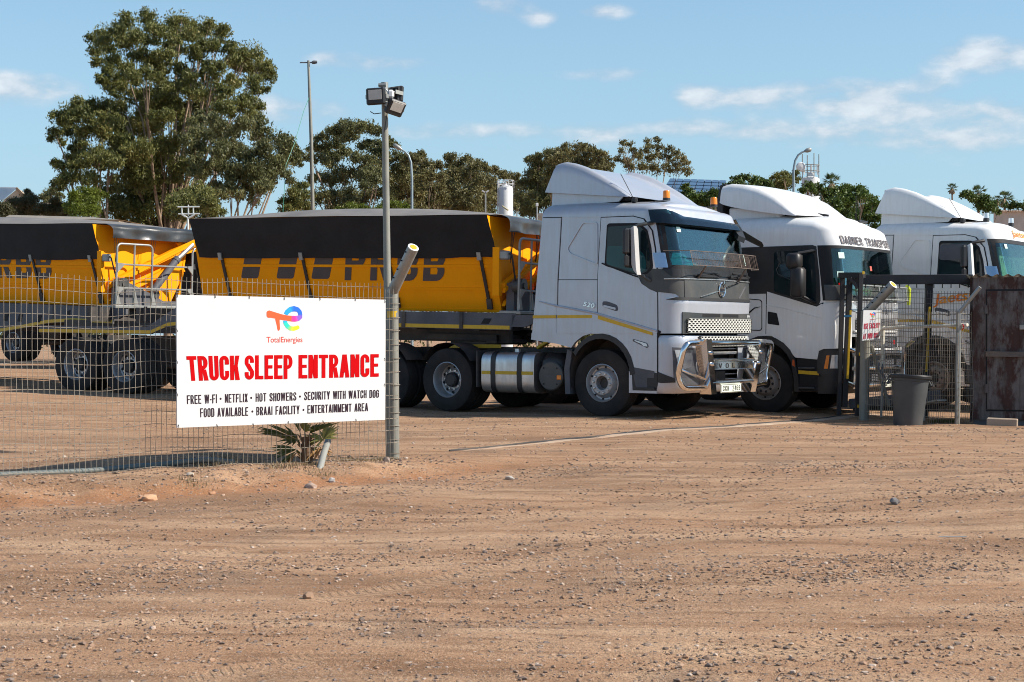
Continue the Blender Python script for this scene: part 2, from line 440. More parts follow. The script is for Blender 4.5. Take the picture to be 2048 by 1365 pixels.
M['gateblack'] = mat('black_gate_paint', (.013, .013, .016), .5, 0, .3, 3, .05, 60, 0, .3, (.14, .12, .11))
M['bin'] = mat('grey_plastic_bin', (.056, .061, .064), .5, 0, .12, 4, .04, 60, 0, .25, (.15, .14, .13))
M['concrete'] = mat('concrete', (.36, .285, .22), .9, 0, .15, 4, .4, 60, 0, .4, (.40, .27, .18))
M['concpost'] = mat('weathered_post', (.23, .23, .20), .62, .25, .14, 6, .08, 50, 0, .3, (.36, .33, .28))
M['hose'] = mat('grey_green_hose', (.105, .135, .135), .5, 0, .1, 5, 0, 60, 0, .35)
M['wire'] = mat('fence_wire', (.30, .255, .20), .5, .35, .2, 9)
M['bark'] = mat('pale_gum_bark', (.40, .29, .20), .8, 0, .35, 2.2, .3, 20, col2=(.15, .10, .065), c2s=1.7, c2t=.48, c2w=.12)
M['barkgrey'] = mat('grey_bark', (.24, .19, .14), .85, 0, .3, 2, .3, 20)
M['palmtrunk'] = mat('palm_fibre', (.15, .085, .045), .9, 0, .3, 8, .4, 40)
M['rope'] = mat('white_wrapped_pipe', (.62, .58, .48), .7, 0, .15, 30, .3, 90)
M['pvc'] = mat('pale_plastic_pipe', (.25, .26, .24), .5, 0, .08, 8, 0, 60, 0, .3)
# ---------------------------------------------------------------- ground
def build_ground():
    rows = [-60, -30, -12, -4, 0, 2, 3]
    y = 3.6
    while y < 3000:
        rows.append(y)
        y += 0.028 + 0.0032 * y if y < 22 else (0.13 if y < 34 else (y - 34) * .12 + .4)
    nu = 300
    V = []; 
    for y in rows:
        hw = 3.5 + .46 * max(y, 0) if y > 3 else 60
        if y > 45: hw = max(hw, y * 1.1)
        if y > 300: hw = 3500
        for i in range(nu + 1):
            u = i / nu * 2 - 1
            if y < 3.5 and y > -60: pass
            x = u * hw
            if y < 40:
                z = gz(x, y)
                if 4 < y < 17:   # wheel ruts worn along the road
                    d = (x - FEN[0]) * FN.x + (y - FEN[1]) * FN.y
                    a = .5 + .5 * math.sin(d * 3.3 + 2.2 * noise.noise((x * .12, y * .12, 7)))
                    z += (a - .5) * .006 + noise.noise((x * 6, y * 6, 1)) * .004 + noise.noise((x * 17, y * 17, 2)) * .0022
            else:
                z = gz0(x, y) * smooth(120, 40, y)
            V.append((x, y, z))
    n1 = nu + 1
    j, i = np.meshgrid(np.arange(len(rows) - 1), np.arange(nu), indexing='ij')
    a = (j * n1 + i).ravel()
    Q = np.stack([a, a + 1, a + n1 + 1, a + n1], 1)
    m = bpy.data.materials.new('gravel_earth'); m.use_nodes = True
    nt = m.node_tree; n = nt.nodes; L = nt.links.new; p = n['Principled BSDF']; p.inputs['Roughness'].default_value = .92; p.inputs['Specular IOR Level'].default_value = .15
    geo = n.new('ShaderNodeNewGeometry'); pos = geo.outputs['Position']
    wn = n.new('ShaderNodeTexNoise'); wn.inputs['Scale'].default_value = .16; wn.inputs['Detail'].default_value = 1; L(pos, wn.inputs['Vector'])
    wv = n.new('ShaderNodeVectorMath'); wv.operation = 'MULTIPLY_ADD'; L(wn.outputs['Color'], wv.inputs[0]); wv.inputs[1].default_value = (3.2, 3.2, 0); L(pos, wv.inputs[2])
    def mp(rot, sc):
        x = n.new('ShaderNodeMapping'); x.inputs['Rotation'].default_value = (0, 0, rot); x.inputs['Scale'].default_value = sc; L(wv.outputs[0], x.inputs[0]); return x.outputs[0]
    def nz(v, s, d=6, r=.6):
        x = n.new('ShaderNodeTexNoise'); x.inputs['Scale'].default_value = s; x.inputs['Detail'].default_value = d; x.inputs['Roughness'].default_value = r; L(v, x.inputs['Vector']); return x.outputs[0]
    def rg(v, a, b, c=0., d=1.):
        x = n.new('ShaderNodeMapRange'); L(v, x.inputs[0])
        for k, q in enumerate((a, b, c, d)): x.inputs[k + 1].default_value = q
        return x.outputs[0]
    def mixc(f, a, b, bt='MIX'):
        x = n.new('ShaderNodeMix'); x.data_type = 'RGBA'; x.blend_type = bt
        for s_, v in ((0, f), (6, a), (7, b)):
            if isinstance(v, (int, float)): x.inputs[s_].default_value = v
            elif isinstance(v, tuple): x.inputs[s_].default_value = (*v, 1)
            else: L(v, x.inputs[s_])
        return x.outputs[2]
    def mth(op, a, b):
        x = n.new('ShaderNodeMath'); x.operation = op
        for s_, v in ((0, a), (1, b)):
            if isinstance(v, (int, float)): x.inputs[s_].default_value = v
            else: L(v, x.inputs[s_])
        return x.outputs[0]
    ang = math.atan2(FD.y, FD.x)
    road = mp(-ang, (.30, 1.9, 1)); road2 = mp(-ang + .06, (.55, 5.5, 1))
    streak = nz(road, 1.0, 5, .55); streak2 = nz(road2, 1.0, 6, .6); brk = mth('MULTIPLY', mth('SUBTRACT', nz(pos, 5.5, 6, .7), .5), .42); streak = mth('ADD', streak, brk); streak2 = mth('ADD', streak2, brk)
    big = nz(pos, .33, 4); mid = nz(pos, 2.2, 8, .65); fine = nz(pos, 38, 5, .7)
    c = mixc(rg(big, .35, .65), (.44, .265, .162), (.40, .265, .175))
    c = mixc(rg(streak, .46, .62, 0, .85), c, (.56, .395, .27))            # pale compacted wheel tracks
    c = mixc(rg(streak2, .50, .66, 0, .80), c, (.19, .105, .06))         # darker damp streaks
    c = mixc(rg(mid, .50, .68, 0, .55), c, (.27, .145, .08))
    c = mixc(rg(nz(mp(-ang, (.22, .6, 1)), 1.3, 7, .62), .50, .66, 0, .75), c, (.21, .12, .07))
    c = mixc(rg(nz(pos, .9, 5), .56, .70, 0, .7), c, (.20, .145, .11))    # grey gravelly areas
    # red-brown wash at the foot of the bank
    sp = n.new('ShaderNodeSeparateXYZ'); L(pos, sp.inputs[0])
    d = mth('ADD', mth('MULTIPLY', mth('SUBTRACT', sp.outputs[0], FEN[0]), FN.x), mth('MULTIPLY', mth('SUBTRACT', sp.outputs[1], FEN[1]), FN.y))
    t = mth('ADD', mth('MULTIPLY', mth('SUBTRACT', sp.outputs[0], FEN[0]), FD.x), mth('MULTIPLY', mth('SUBTRACT', sp.outputs[1], FEN[1]), FD.y))
    dd = mth('ADD', d, mth('MULTIPLY', mth('SUBTRACT', mid, .5), .5))
    wash = mth('MULTIPLY', rg(mth('ABSOLUTE', mth('SUBTRACT', dd, .98), 0), .10, .38, 1, 0), rg(t, -2.2, 0.5))
    c = mixc(mth('MULTIPLY', wash, .75), c, (.36, .165, .075))
    c = mixc(rg(nz(pos, 75, 4, .7), .51, .60, 0, .62), c, (.15, .10, .072))
    c = mixc(rg(nz(pos, 60, 4, .7), .55, .64, 0, .6), c, (.52, .40, .30))
    c = mixc(rg(fine, .42, .66, 0, .32), c, (.25, .165, .115))
    # tyre tread prints along the road
    tread = None
    bend = mth('MULTIPLY', mth('SUBTRACT', nz(pos, .13, 1), .5), 3.0)
    for d0, w_, fr_ in ((2.5, .13, 62.0), (3.0, .11, 75.0), (4.4, .14, 58.0), (4.85, .10, 80.0), (6.2, .15, 55.0), (7.7, .13, 66.0), (9.0, .13, 60.0)):
        db = mth('ABSOLUTE', mth('SUBTRACT', mth('ADD', d, bend), d0), 0)
        band = mth('MULTIPLY', rg(db, w_ * .75, w_, 1, 0), rg(nz(pos, .8, 3), .44, .58))
        sn = mth('SINE', mth('ADD', mth('MULTIPLY', t, fr_ * 1.9), mth('MULTIPLY', db, 40.0)), 0)
        q = mth('MULTIPLY', band, rg(sn, -.3, .5))
        tread = q if tread is None else mth('ADD', tread, q)
        c = mixc(mth('MULTIPLY', band, .30), c, (.54, .385, .265))
    c = mixc(mth('MULTIPLY', tread, .14), c, (.24, .15, .095))
    # pebbles
    hs = None
    for sc_, amt, col in ((42, .75, (.30, .24, .20)), (85, .7, (.46, .33, .24)), (23, .85, (.24, .20, .18))):
        v = n.new('ShaderNodeTexVoronoi'); v.inputs['Scale'].default_value = sc_; L(pos, v.inputs['Vector'])
        w = n.new('ShaderNodeSeparateColor'); L(v.outputs['Color'], w.inputs[0])
        keep = rg(w.outputs[0], .74, .76) if sc_ != 23 else rg(w.outputs[0], .88, .9)
        blob = mth('MULTIPLY', rg(v.outputs['Distance'], .25, .36, 1, 0), keep)
        cc = mixc(w.outputs[1], col, tuple(x * 1.7 for x in col))
        cc = mixc(rg(w.outputs[2], .6, .62, 0, .75), cc, tuple(x * .38 for x in col))
        c = mixc(mth('MULTIPLY', blob, amt), c, cc)
        hh = mth('MULTIPLY', blob, 1.2 / sc_ * 20)
        hs = hh if hs is None else mth('ADD', hs, hh)
    c = mixc(1.0, c, (1.04, .965, .875), 'MULTIPLY')
    L(c, p.inputs['Base Color'])
    b = n.new('ShaderNodeBump'); b.inputs['Strength'].default_value = 1.0; b.inputs['Distance'].default_value = .016
    L(mth('ADD', mth('SUBTRACT', hs, mth('MULTIPLY', tread, .35)), mth('ADD', mth('MULTIPLY', fine, 1.1), mth('MULTIPLY', nz(pos, 130, 3), .5))), b.inputs['Height']); L(b.outputs[0], p.inputs['Normal'])
    me = np_mesh('ground', np.array(V), Q, m, True)
    o = link('ground', me, m); tag(o, kind='structure')
build_ground()

def stone_mesh_arrays(cx, r, seed):
    """irregular 10-vertex stones, vectorised: centres (n,3), radii (n,)"""
    rg = np.random.default_rng(seed); n = len(cx)
    base = []
    for zz, rr, k0 in ((-.35, .8, 0), (.35, .85, .5)):
        for k in range(4):
            a = (k + k0) * math.pi / 2; base.append((rr * math.cos(a), rr * math.sin(a), zz))
    base += [(0, 0, -.6), (0, 0, .75)]
    base = np.array(base)
    f = []
    for k in range(4):
        k2 = (k + 1) % 4
        f += [(k, k2, 4 + k), (k2, 4 + k2, 4 + k), (k2, k, 8), (4 + k, 4 + k2, 9)]
    f = np.array(f)
    J = 1 + rg.uniform(-.32, .32, (n, 10, 1))
    sc = np.stack([rg.uniform(.75, 1.35, n), rg.uniform(.6, 1.1, n), rg.uniform(.45, .8, n)], 1)[:, None, :]
    P = base[None] * J * sc
    a = rg.uniform(0, 2 * np.pi, n); ca, sa = np.cos(a)[:, None], np.sin(a)[:, None]
    x = P[:, :, 0] * ca - P[:, :, 1] * sa; y = P[:, :, 0] * sa + P[:, :, 1] * ca
    P = np.stack([x, y, P[:, :, 2]], 2) * r[:, None, None] + cx[:, None, :]
    return P.reshape(-1, 3), (f[None] + (np.arange(n) * 10)[:, None, None]).reshape(-1, 3)

def stonemat(name, cols):
    m = bpy.data.materials.new(name); m.use_nodes = True; nt = m.node_tree; n = nt.nodes; L = nt.links.new; p = n['Principled BSDF']; p.inputs['Roughness'].default_value = .9
    g = n.new('ShaderNodeNewGeometry'); cr = n.new('ShaderNodeValToRGB'); cr.color_ramp.interpolation = 'LINEAR'
    e = cr.color_ramp.elements; e[0].color = (*cols[0], 1); e[-1].color = (*cols[-1], 1)
    for i, c in enumerate(cols[1:-1]): x = e.new((i + 1) / (len(cols) - 1)); x.color = (*c, 1)
    L(g.outputs['Random Per Island'], cr.inputs[0])
    nz = n.new('ShaderNodeTexNoise'); nz.inputs['Scale'].default_value = 60; L(g.outputs['Position'], nz.inputs['Vector'])
    mx = n.new('ShaderNodeMix'); mx.data_type = 'RGBA'; mx.blend_type = 'MULTIPLY'; mx.inputs[0].default_value = .5; L(cr.outputs[0], mx.inputs[6]); L(nz.outputs[0], mx.inputs[7])
    ml = n.new('ShaderNodeMix'); ml.data_type = 'RGBA'; ml.blend_type = 'ADD'; ml.inputs[0].default_value = .25; L(mx.outputs[2], ml.inputs[6]); L(cr.outputs[0], ml.inputs[7])
    L(ml.outputs[2], p.inputs['Base Color'])
    return m
M['stones'] = stonemat('loose_stones', [(.10, .075, .062), (.20, .14, .105), (.34, .21, .135), (.36, .26, .19), (.15, .12, .11), (.30, .175, .10), (.44, .36, .30)])
M['rock'] = stonemat('field_rock', [(.42, .26, .16), (.36, .30, .26)])
def build_gravel():
    P = []; RR = []
    def put(n, y0, y1, rmin, rmax, pw=3.2, dens=None):
        c = 0
        while c < n:
            y = y0 + (y1 - y0) * RNG.random() ** .8; x = (RNG.random() * 2 - 1) * (1.0 + .37 * y)
            v = noise.noise((x * .7, y * .7, 3)) + .6 * noise.noise((x * 2.3, y * 2.3, 8))
            if RNG.random() > .62 + .62 * v: continue
            r = rmin * (rmax / rmin) ** (RNG.random() ** pw)
            P.append((x, y, gz(x, y) + r * .10)); RR.append(r); c += 1
    put(24000, 5.2, 10, .0036, .019, 2.8)
    put(23000, 9, 16, .005, .021, 3.0)
    put(13000, 15, 27, .007, .024, 3.6)
    # rubble along the bank
    for k in range(1600):
        t = RNG.random() * 6.5 - .5; d = RNG.normal(.55, .32)
        x = FEN[0] + FD.x * t + FN.x * d; y = FEN[1] + FD.y * t + FN.y * d
        r = .006 * 4.5 ** (RNG.random() ** 2.4)
        P.append((x, y, gz(x, y) + r * .2)); RR.append(r)
    V, Fc = stone_mesh_arrays(np.array(P), np.array(RR), 5)
    o = link('gravel', np_mesh('gravel', V, Fc, M['stones']), None); tag(o, 'loose gravel and small stones strewn over the dirt', 'gravel', kind='stuff')
build_gravel()
def rock(px, py, r, label, m=None, sq=(1, 1, .7)):
    p = gp(px, py); mb = MB()
    bm = bmesh.new(); bmesh.ops.create_icosphere(bm, subdivisions=2, radius=1.0)
    off = random.random() * 50
    for v in bm.verts:
        k = 1 + .38 * noise.noise(v.co * 1.3 + Vector((off, 0, 0))) + .14 * noise.noise(v.co * 3.2 + Vector((off, 5, 0)))
        v.co = Vector((v.co.x * sq[0], v.co.y * sq[1], v.co.z * sq[2])) * k * r
    me = bpy.data.meshes.new('rock'); bm.to_mesh(me); bm.free()
    me.polygons.foreach_set('use_smooth', [True] * len(me.polygons)); me.set_sharp_from_angle(angle=R(28))
    o = link('rock', me, m or M['rock'], None, (p.x, p.y, p.z + r * sq[2] * .45), (0, 0, random.random() * 6)); tag(o, label, 'rock', 'larger rocks lying on the dirt')
rock(298, 1001, .060, 'smooth orange rock half sunk at the foot of the bank', mat('orange_rock', (.50, .29, .17), .9, 0, .15, 6, .2), (1.25, .9, .6))
rock(424, 990, .032, 'small reddish rock right of the smooth orange rock', mat('red_rock', (.42, .22, .12), .9, 0, .15, 6, .2))
rock(622, 950, .055, 'flat pinkish rock under the palm, next to the leaning pipe stake', mat('pink_rock', (.40, .29, .23), .9, 0, .2, 8, .3), (1.35, .9, .6))
rock(664, 944, .036, 'rounded pale grey rock right of the flat pinkish rock', mat('grey_rock', (.46, .42, .39), .9, 0, .2, 12, .3), (1, .9, .9))
rock(1019, 959, .036, 'grey rock alone on the open gravel in front of the gateway', mat('grey_rock_light', (.42, .38, .34), .9, 0, .2, 12, .3), (1.3, .9, .7))
rock(617, 1197, .026, 'brown angular stone in the left foreground gravel', mat('brown_rock', (.27, .17, .11), .9, 0, .2, 12, .3), (1.2, 1, .9))
rock(380, 951, .035, 'pale flat stone on the mound beside the hose', mat('flat_stone', (.45, .38, .31), .9, 0, .2, 12, .3), (1.5, 1, .5))
rock(773, 930, .035, 'dark stone at the foot of the corner fence post', mat('dark_stone', (.22, .17, .14), .9, 0, .2, 12, .3), (1, 1, 1))
rock(1414, 1322, .018, 'dark brown stone in the middle foreground gravel', mat('brown_rock_dark', (.2, .13, .09), .9, 0, .2, 12, .3), (1.3, 1, .8))
rock(1790, 1007, .033, 'dark grey stone on the right side of the gravel', mat('slate_rock', (.2, .18, .17), .9, 0, .2, 12, .3), (1.3, 1, .9))

# ---------------------------------------------------------------- text as flat print
def text_mesh(name, s, bold=0.0, shear=0.0, spacing=1.0, extr=0.0):
    cu = bpy.data.curves.new('lettering', 'FONT'); cu.body = s; cu.offset = bold; cu.shear = shear; cu.space_character = spacing; cu.resolution_u = 5
    ob = bpy.data.objects.new('lettering', cu)
    me = bpy.data.meshes.new_from_object(ob)
    bpy.data.objects.remove(ob); bpy.data.curves.remove(cu)
    v = np.array([tuple(p.co) for p in me.vertices])
    mn, mxx = v.min(0), v.max(0)
    return [((a - mn[0]) / (mxx[0] - mn[0]), (b - mn[1]) / (mxx[1] - mn[1])) for a, b, _ in v], [tuple(p.vertices) for p in me.polygons]
def print_text(name, s, m, parent, fn, bold=0.0, shear=0.0, spacing=1.0, cutv=None, loc=None, rot=None):
    """fn(u,v) with u,v in 0..1 places the lettering"""
    uv, fs = text_mesh(name, s, bold, shear, spacing)
    mb = MB(); mb.add([fn(u, v) for u, v in uv], fs)
    return B(name, mb, m, parent, loc, rot, None, False, 0)

# ---------------------------------------------------------------- block capitals built from strokes (flat print)
def glyph(ch, w, t, ty):
    r = min(w / 2, .27); R_ = lambda a, b, c, d: ('q', a, c, b, a, c, d)
    def arc_(cx, cy, rx, ry, a0, a1): return ('a', cx, cy, rx, ry, a0, a1)
    top = arc_(w / 2, 1 - r, w / 2, r, 180, 0); bot = arc_(w / 2, r, w / 2, r, 180, 360)
    L_ = R_(0, 0, t, 1)
    c = ch.upper()
    if c == 'T': return [R_(w / 2 - t / 2, 0, w / 2 + t / 2, 1 - ty), R_(0, 1 - ty, w, 1)], w
    if c == 'I': return [L_], t
    if c == 'L': return [L_, R_(t, 0, w * .92, ty)], w * .92
    if c in 'EF': return [L_, R_(t, 1 - ty, w * .95, 1), R_(t, .5 - ty * .35, w * .88, .5 + ty * .55)] + ([R_(t, 0, w * .95, ty)] if c == 'E' else []), w * .95
    if c == 'H': return [L_, R_(w - t, 0, w, 1), R_(t, .5 - ty / 2, w - t, .5 + ty / 2)], w
    if c == 'U': return [R_(0, r, t, 1), R_(w - t, r, w, 1), bot], w
    if c in 'OQ0': return [R_(0, r, t, 1 - r), R_(w - t, r, w, 1 - r), bot, top], w
    if c == 'C': return [R_(0, r, t, 1 - r), R_(w - t, .64, w, 1 - r), R_(w - t, r, w, .38), bot, top], w
    if c == 'G': return [R_(0, r, t, 1 - r), R_(w - t, .66, w, 1 - r), R_(w - t, r, w, .50), R_(w * .52, .50, w, .50 + ty * .85), bot, top], w
    if c == 'S': return [R_(0, .66, t, 1 - r), R_(w - t, .69, w, 1 - r), ('q', w - t * 1.25, w, .34, 0, t * 1.25, .66), R_(w - t, r, w, .34), R_(0, r, t, .31), bot, top], w
    if c == 'D': return [L_, R_(t, 1 - ty, w - r * .8, 1), R_(t, 0, w - r * .8, ty), arc_(w - r * .8, 1 - r, r * .8, r, 90, 0), arc_(w - r * .8, r, r * .8, r, 0, -90), R_(w - t, r, w, 1 - r)], w
    if c == 'J': return [R_(w - t, r, w, 1), bot, R_(0, r, t, .34)], w
    def bowl(y0, y1):
        h = (y1 - y0) / 2; rx = min(h, w * .5); return [R_(t, y1 - ty, w - rx, y1), R_(t, y0, w - rx, y0 + ty), arc_(w - rx, (y0 + y1) / 2, rx, h, 90, -90)]
    if c == 'P': return [L_] + bowl(.42, 1), w
    if c == 'R': return [L_] + bowl(.45, 1) + [('q', w - t * 1.05, w * 1.03, 0, w * .52 - t * .3, w * .52 + t * .7, .45)], w * 1.02
    if c == 'B': return [L_] + bowl(.5 - ty / 2, 1) + bowl(0, .5 + ty / 2), w
    if c == 'K': return [L_, ('q', t, t * 1.7, .36, w - t * 1.05, w, 1), ('q', w - t * 1.05, w * 1.04, 0, w * .40, w * .40 + t * .95, .60)], w * 1.02
    if c == 'N': return [L_, R_(w - t, 0, w, 1), ('q', w - t * 1.05, w, 0, 0, t * 1.05, 1)], w
    if c == 'M': return [L_, R_(w * 1.25 - t, 0, w * 1.25, 1), ('q', w * .625 - t * .45, w * .625 + t * .45, .0, 0, t, 1), ('q', w * .625 - t * .45, w * .625 + t * .45, .0, w * 1.25 - t, w * 1.25, 1)], w * 1.25
    if c == 'A': q = w * 1.08; return [('q', 0, t * 1.02, 0, q / 2 - t * .56, q / 2 + t * .44, 1), ('q', q - t * 1.02, q, 0, q / 2 - t * .44, q / 2 + t * .56, 1), R_(q * .22, .22, q * .78, .22 + ty)], q
    if c == 'V': q = w * 1.08; return [('q', q / 2 - t * .56, q / 2 + t * .44, 0, 0, t * 1.02, 1), ('q', q / 2 - t * .44, q / 2 + t * .56, 0, q - t * 1.02, q, 1)], q
    if c == 'W': q = w * 1.5; a = q * .27; return [('q', a - t * .45, a + t * .45, 0, 0, t * .95, 1), ('q', a - t * .45, a + t * .45, 0, q / 2 - t * .45, q / 2 + t * .45, 1), ('q', q - a - t * .45, q - a + t * .45, 0, q / 2 - t * .45, q / 2 + t * .45, 1), ('q', q - a - t * .45, q - a + t * .45, 0, q - t * .95, q, 1)], q
    if c == 'X': return [('q', 0, t * 1.05, 0, w - t * 1.05, w, 1), ('q', w - t * 1.05, w, 0, 0, t * 1.05, 1)], w
    if c == 'Y': q = w * 1.04; return [R_(q / 2 - t / 2, 0, q / 2 + t / 2, .42), ('q', q / 2 - t * .55, q / 2 + t * .45, .40, 0, t * 1.02, 1), ('q', q / 2 - t * .45, q / 2 + t * .55, .40, q - t * 1.02, q, 1)], q
    if c == '-': return [R_(0, .36, w * .5, .36 + ty * 1.1)], w * .5
    if c == '2': return [top, R_(0, .68, t, 1 - r), R_(w - t, .62, w, 1 - r), ('q', 0, t * 1.1, ty, w - t * 1.1, w, .62), R_(0, 0, w, ty)], w
    if c == '4': return [R_(w * .62, 0, w * .62 + t, 1), R_(0, .22, w, .22 + ty), ('q', 0, t, .22 + ty, w * .62 - t * .2, w * .62 + t * .4, 1)], w
    if c == '6': return [R_(0, r, t, 1 - r), top, bot, R_(w - t, r, w, .40), arc_(w / 2, .40, w / 2, .2, 180, 0)], w
    if c == '9': return [R_(w - t, r, w, 1 - r), top, bot, R_(0, .60, t, 1 - r), arc_(w / 2, .60, w / 2, .2, 180, 360)], w
    if c == '7': return [R_(0, 1 - ty, w, 1), ('q', w * .2, w * .2 + t, 0, w - t, w, 1 - ty)], w
    return [], w * .62
def print_block(name, s, m, parent, fn, w=.42, t=.16, ty=None, gap=.07, shear=0.0, dz=.0004, fill=True):
    """fn(u, v, off): u, v in 0..1 over the whole word"""
    ty = ty or t * .95; x = 0; items = []
    for ch in s:
        g, adv = glyph(ch, w, t, ty); items += [(x, p) for p in g]; x += adv + gap
    W = x - gap + abs(shear); mb = MB(); k = 0
    P = lambda a, b, o: fn((a + shear * b) / W, b, o)
    for i, (x0, p) in enumerate(items):
        o = dz * (i % 6)
        if p[0] == 'q':
            _, b0, b1, yb, t0, t1, yt = p; n = 6
            V = []
            for j in range(n + 1):
                f = j / n; V += [P(x0 + b0 + (t0 - b0) * f, yb + (yt - yb) * f, o), P(x0 + b1 + (t1 - b1) * f, yb + (yt - yb) * f, o)]
            mb.add(V, [(2 * j, 2 * j + 1, 2 * j + 3, 2 * j + 2) for j in range(n)])
        else:
            _, cx, cy, rx, ry, a0, a1 = p; n = 12; V = []
            for j in range(n + 1):
                a = R(a0 + (a1 - a0) * j / n); c_, s_ = math.cos(a), math.sin(a)
                V += [P(x0 + cx + rx * c_, cy + ry * s_, o), P(x0 + cx + max(0, rx - t) * c_, cy + max(0, ry - ty) * s_, o)]
            mb.add(V, [(2 * j, 2 * j + 1, 2 * j + 3, 2 * j + 2) for j in range(n)])
    return B(name, mb, m, parent, None, None, None, False, 0)

# ---------------------------------------------------------------- wheels
def tyre_mb(r=.525, w=.30, rin=.295):
    h = w / 2; g = .013
    pr = [(rin, -h * .86), (rin + .02, -h * .95), (rin + .09, -h * 1.02), (rin + .14, -h * 1.0), (r - .035, -h * .93), (r - .010, -h * .87)]
    tr = [-.82, -.50, -.46, -.18, -.14, .14, .18, .46, .50, .82]
    for i, t in enumerate(tr):
        pr.append((r, t * h))
        if i in (1, 3, 5, 7):
            pr.append((r - g, t * h + .001)); pr.append((r - g, tr[i + 1] * h - .001))
    pr += [(r - .010, h * .87), (r - .035, h * .93), (rin + .14, h), (rin + .09, h * 1.02), (rin + .02, h * .95), (rin, h * .86)]
    return MB().lathe(pr, (0, 0, .0), 'y', 56, True)
def rim_front():
    a = MB().lathe([(.296, .10), (.302, -.142), (.290, -.148), (.276, -.120), (.262, -.075), (.240, -.070), (.212, -.108), (.192, -.146), (.182, -.152), (.118, -.152), (.108, -.146), (.100, -.10), (.095, -.06), (0.0, -.06)], n=40)
    nuts = MB(); holes = MB()
    for k in range(10):
        t = 2 * math.pi * k / 10 + .1
        c = (.155 * math.cos(t), .155 * math.sin(t))
        nuts.tube([(c[0], -.150, c[1]), (c[0], -.166, c[1]), (c[0], -.176, c[1])], [.021, .021, .013], 10)
        t += math.pi / 10; c = (.252 * math.cos(t), .252 * math.sin(t))
        holes.tube([(c[0], -.060, c[1]), (c[0], -.0815, c[1])], .0165, 10)
    hub = MB().cyl((0, -.055, 0), (0, -.064, 0), .094, .09, 24)
    return a, nuts, holes, hub
def rim_rear():
    a = MB().lathe([(.296, .12), (.302, -.136), (.290, -.142), (.276, -.118), (.268, -.06), (.262, .05), (.235, .062), (.175, .045), (.165, .035), (.13, .035), (.125, .03)], n=40)
    nuts = MB(); holes = MB()
    hub = MB().tube([(0, .07, 0), (0, -.03, 0), (0, -.05, 0)], [.13, .122, .09], 20)
    for k in range(10):
        t = 2 * math.pi * k / 10 + .2; c = (.162 * math.cos(t), .162 * math.sin(t))
        nuts.tube([(c[0], .04, c[1]), (c[0], .005, c[1])], .017, 8)
        hub.tube([(.105 * math.cos(t), -.03, .105 * math.sin(t)), (.105 * math.cos(t), -.05, .105 * math.sin(t))], .012, 6)
        t += math.pi / 10; c = (.215 * math.cos(t), .215 * math.sin(t))
        holes.tube([(c[0], .07, c[1]), (c[0], .050, c[1])], .026, 10)
    return a, nuts, holes, hub
WH = {}
def wheel(parent, x, y, z, kind='front', side=-1, r=.525, rimmat=None, dual=False, group=None):
    if 'tyre' not in WH:
        WH['tyre'] = tyre_mb().mesh('tyre', True, 40); WH['tyre'].materials.append(M['rubber'])
        for kd, fn in (('front', rim_front), ('rear', rim_rear)):
            for nm, mb_ in zip(('rim', 'nuts', 'holes', 'hub'), fn()): WH[kd, nm] = mb_.mesh(nm, nm != 'rim', 30)
    e = sub('wheel', parent, (x, y, z), (0, random.random() * 6, 0 if side < 0 else math.pi))
    k = r / .525
    e.scale = (k, k if not dual else 1, k)
    link('tyre', WH['tyre'], M['rubber'], e)
    if dual: link('tyre', WH['tyre'], M['rubber'], e, (0, .33, 0))
    rm = rimmat or M['rim']
    key = (kind, 'rim', rm.name)
    if key not in WH: WH[key] = WH[kind, 'rim'].copy(); WH[key].materials.append(rm)
    link('rim', WH[key], rm, e)
    if (kind, 'nuts', rm.name) not in WH:
        q = WH[kind, 'nuts'].copy(); q.materials.append(M['alu'] if rm is M['rim'] else M['black']); WH[kind, 'nuts', rm.name] = q
    link('wheel_nuts', WH[kind, 'nuts', rm.name], M['alu'], e)['kind'] = 'stuff'
    link('hand_holes', WH[kind, 'holes'], M['seam'], e)['kind'] = 'stuff'
    link('hub', WH[kind, 'hub'], M['black'], e)
    return e

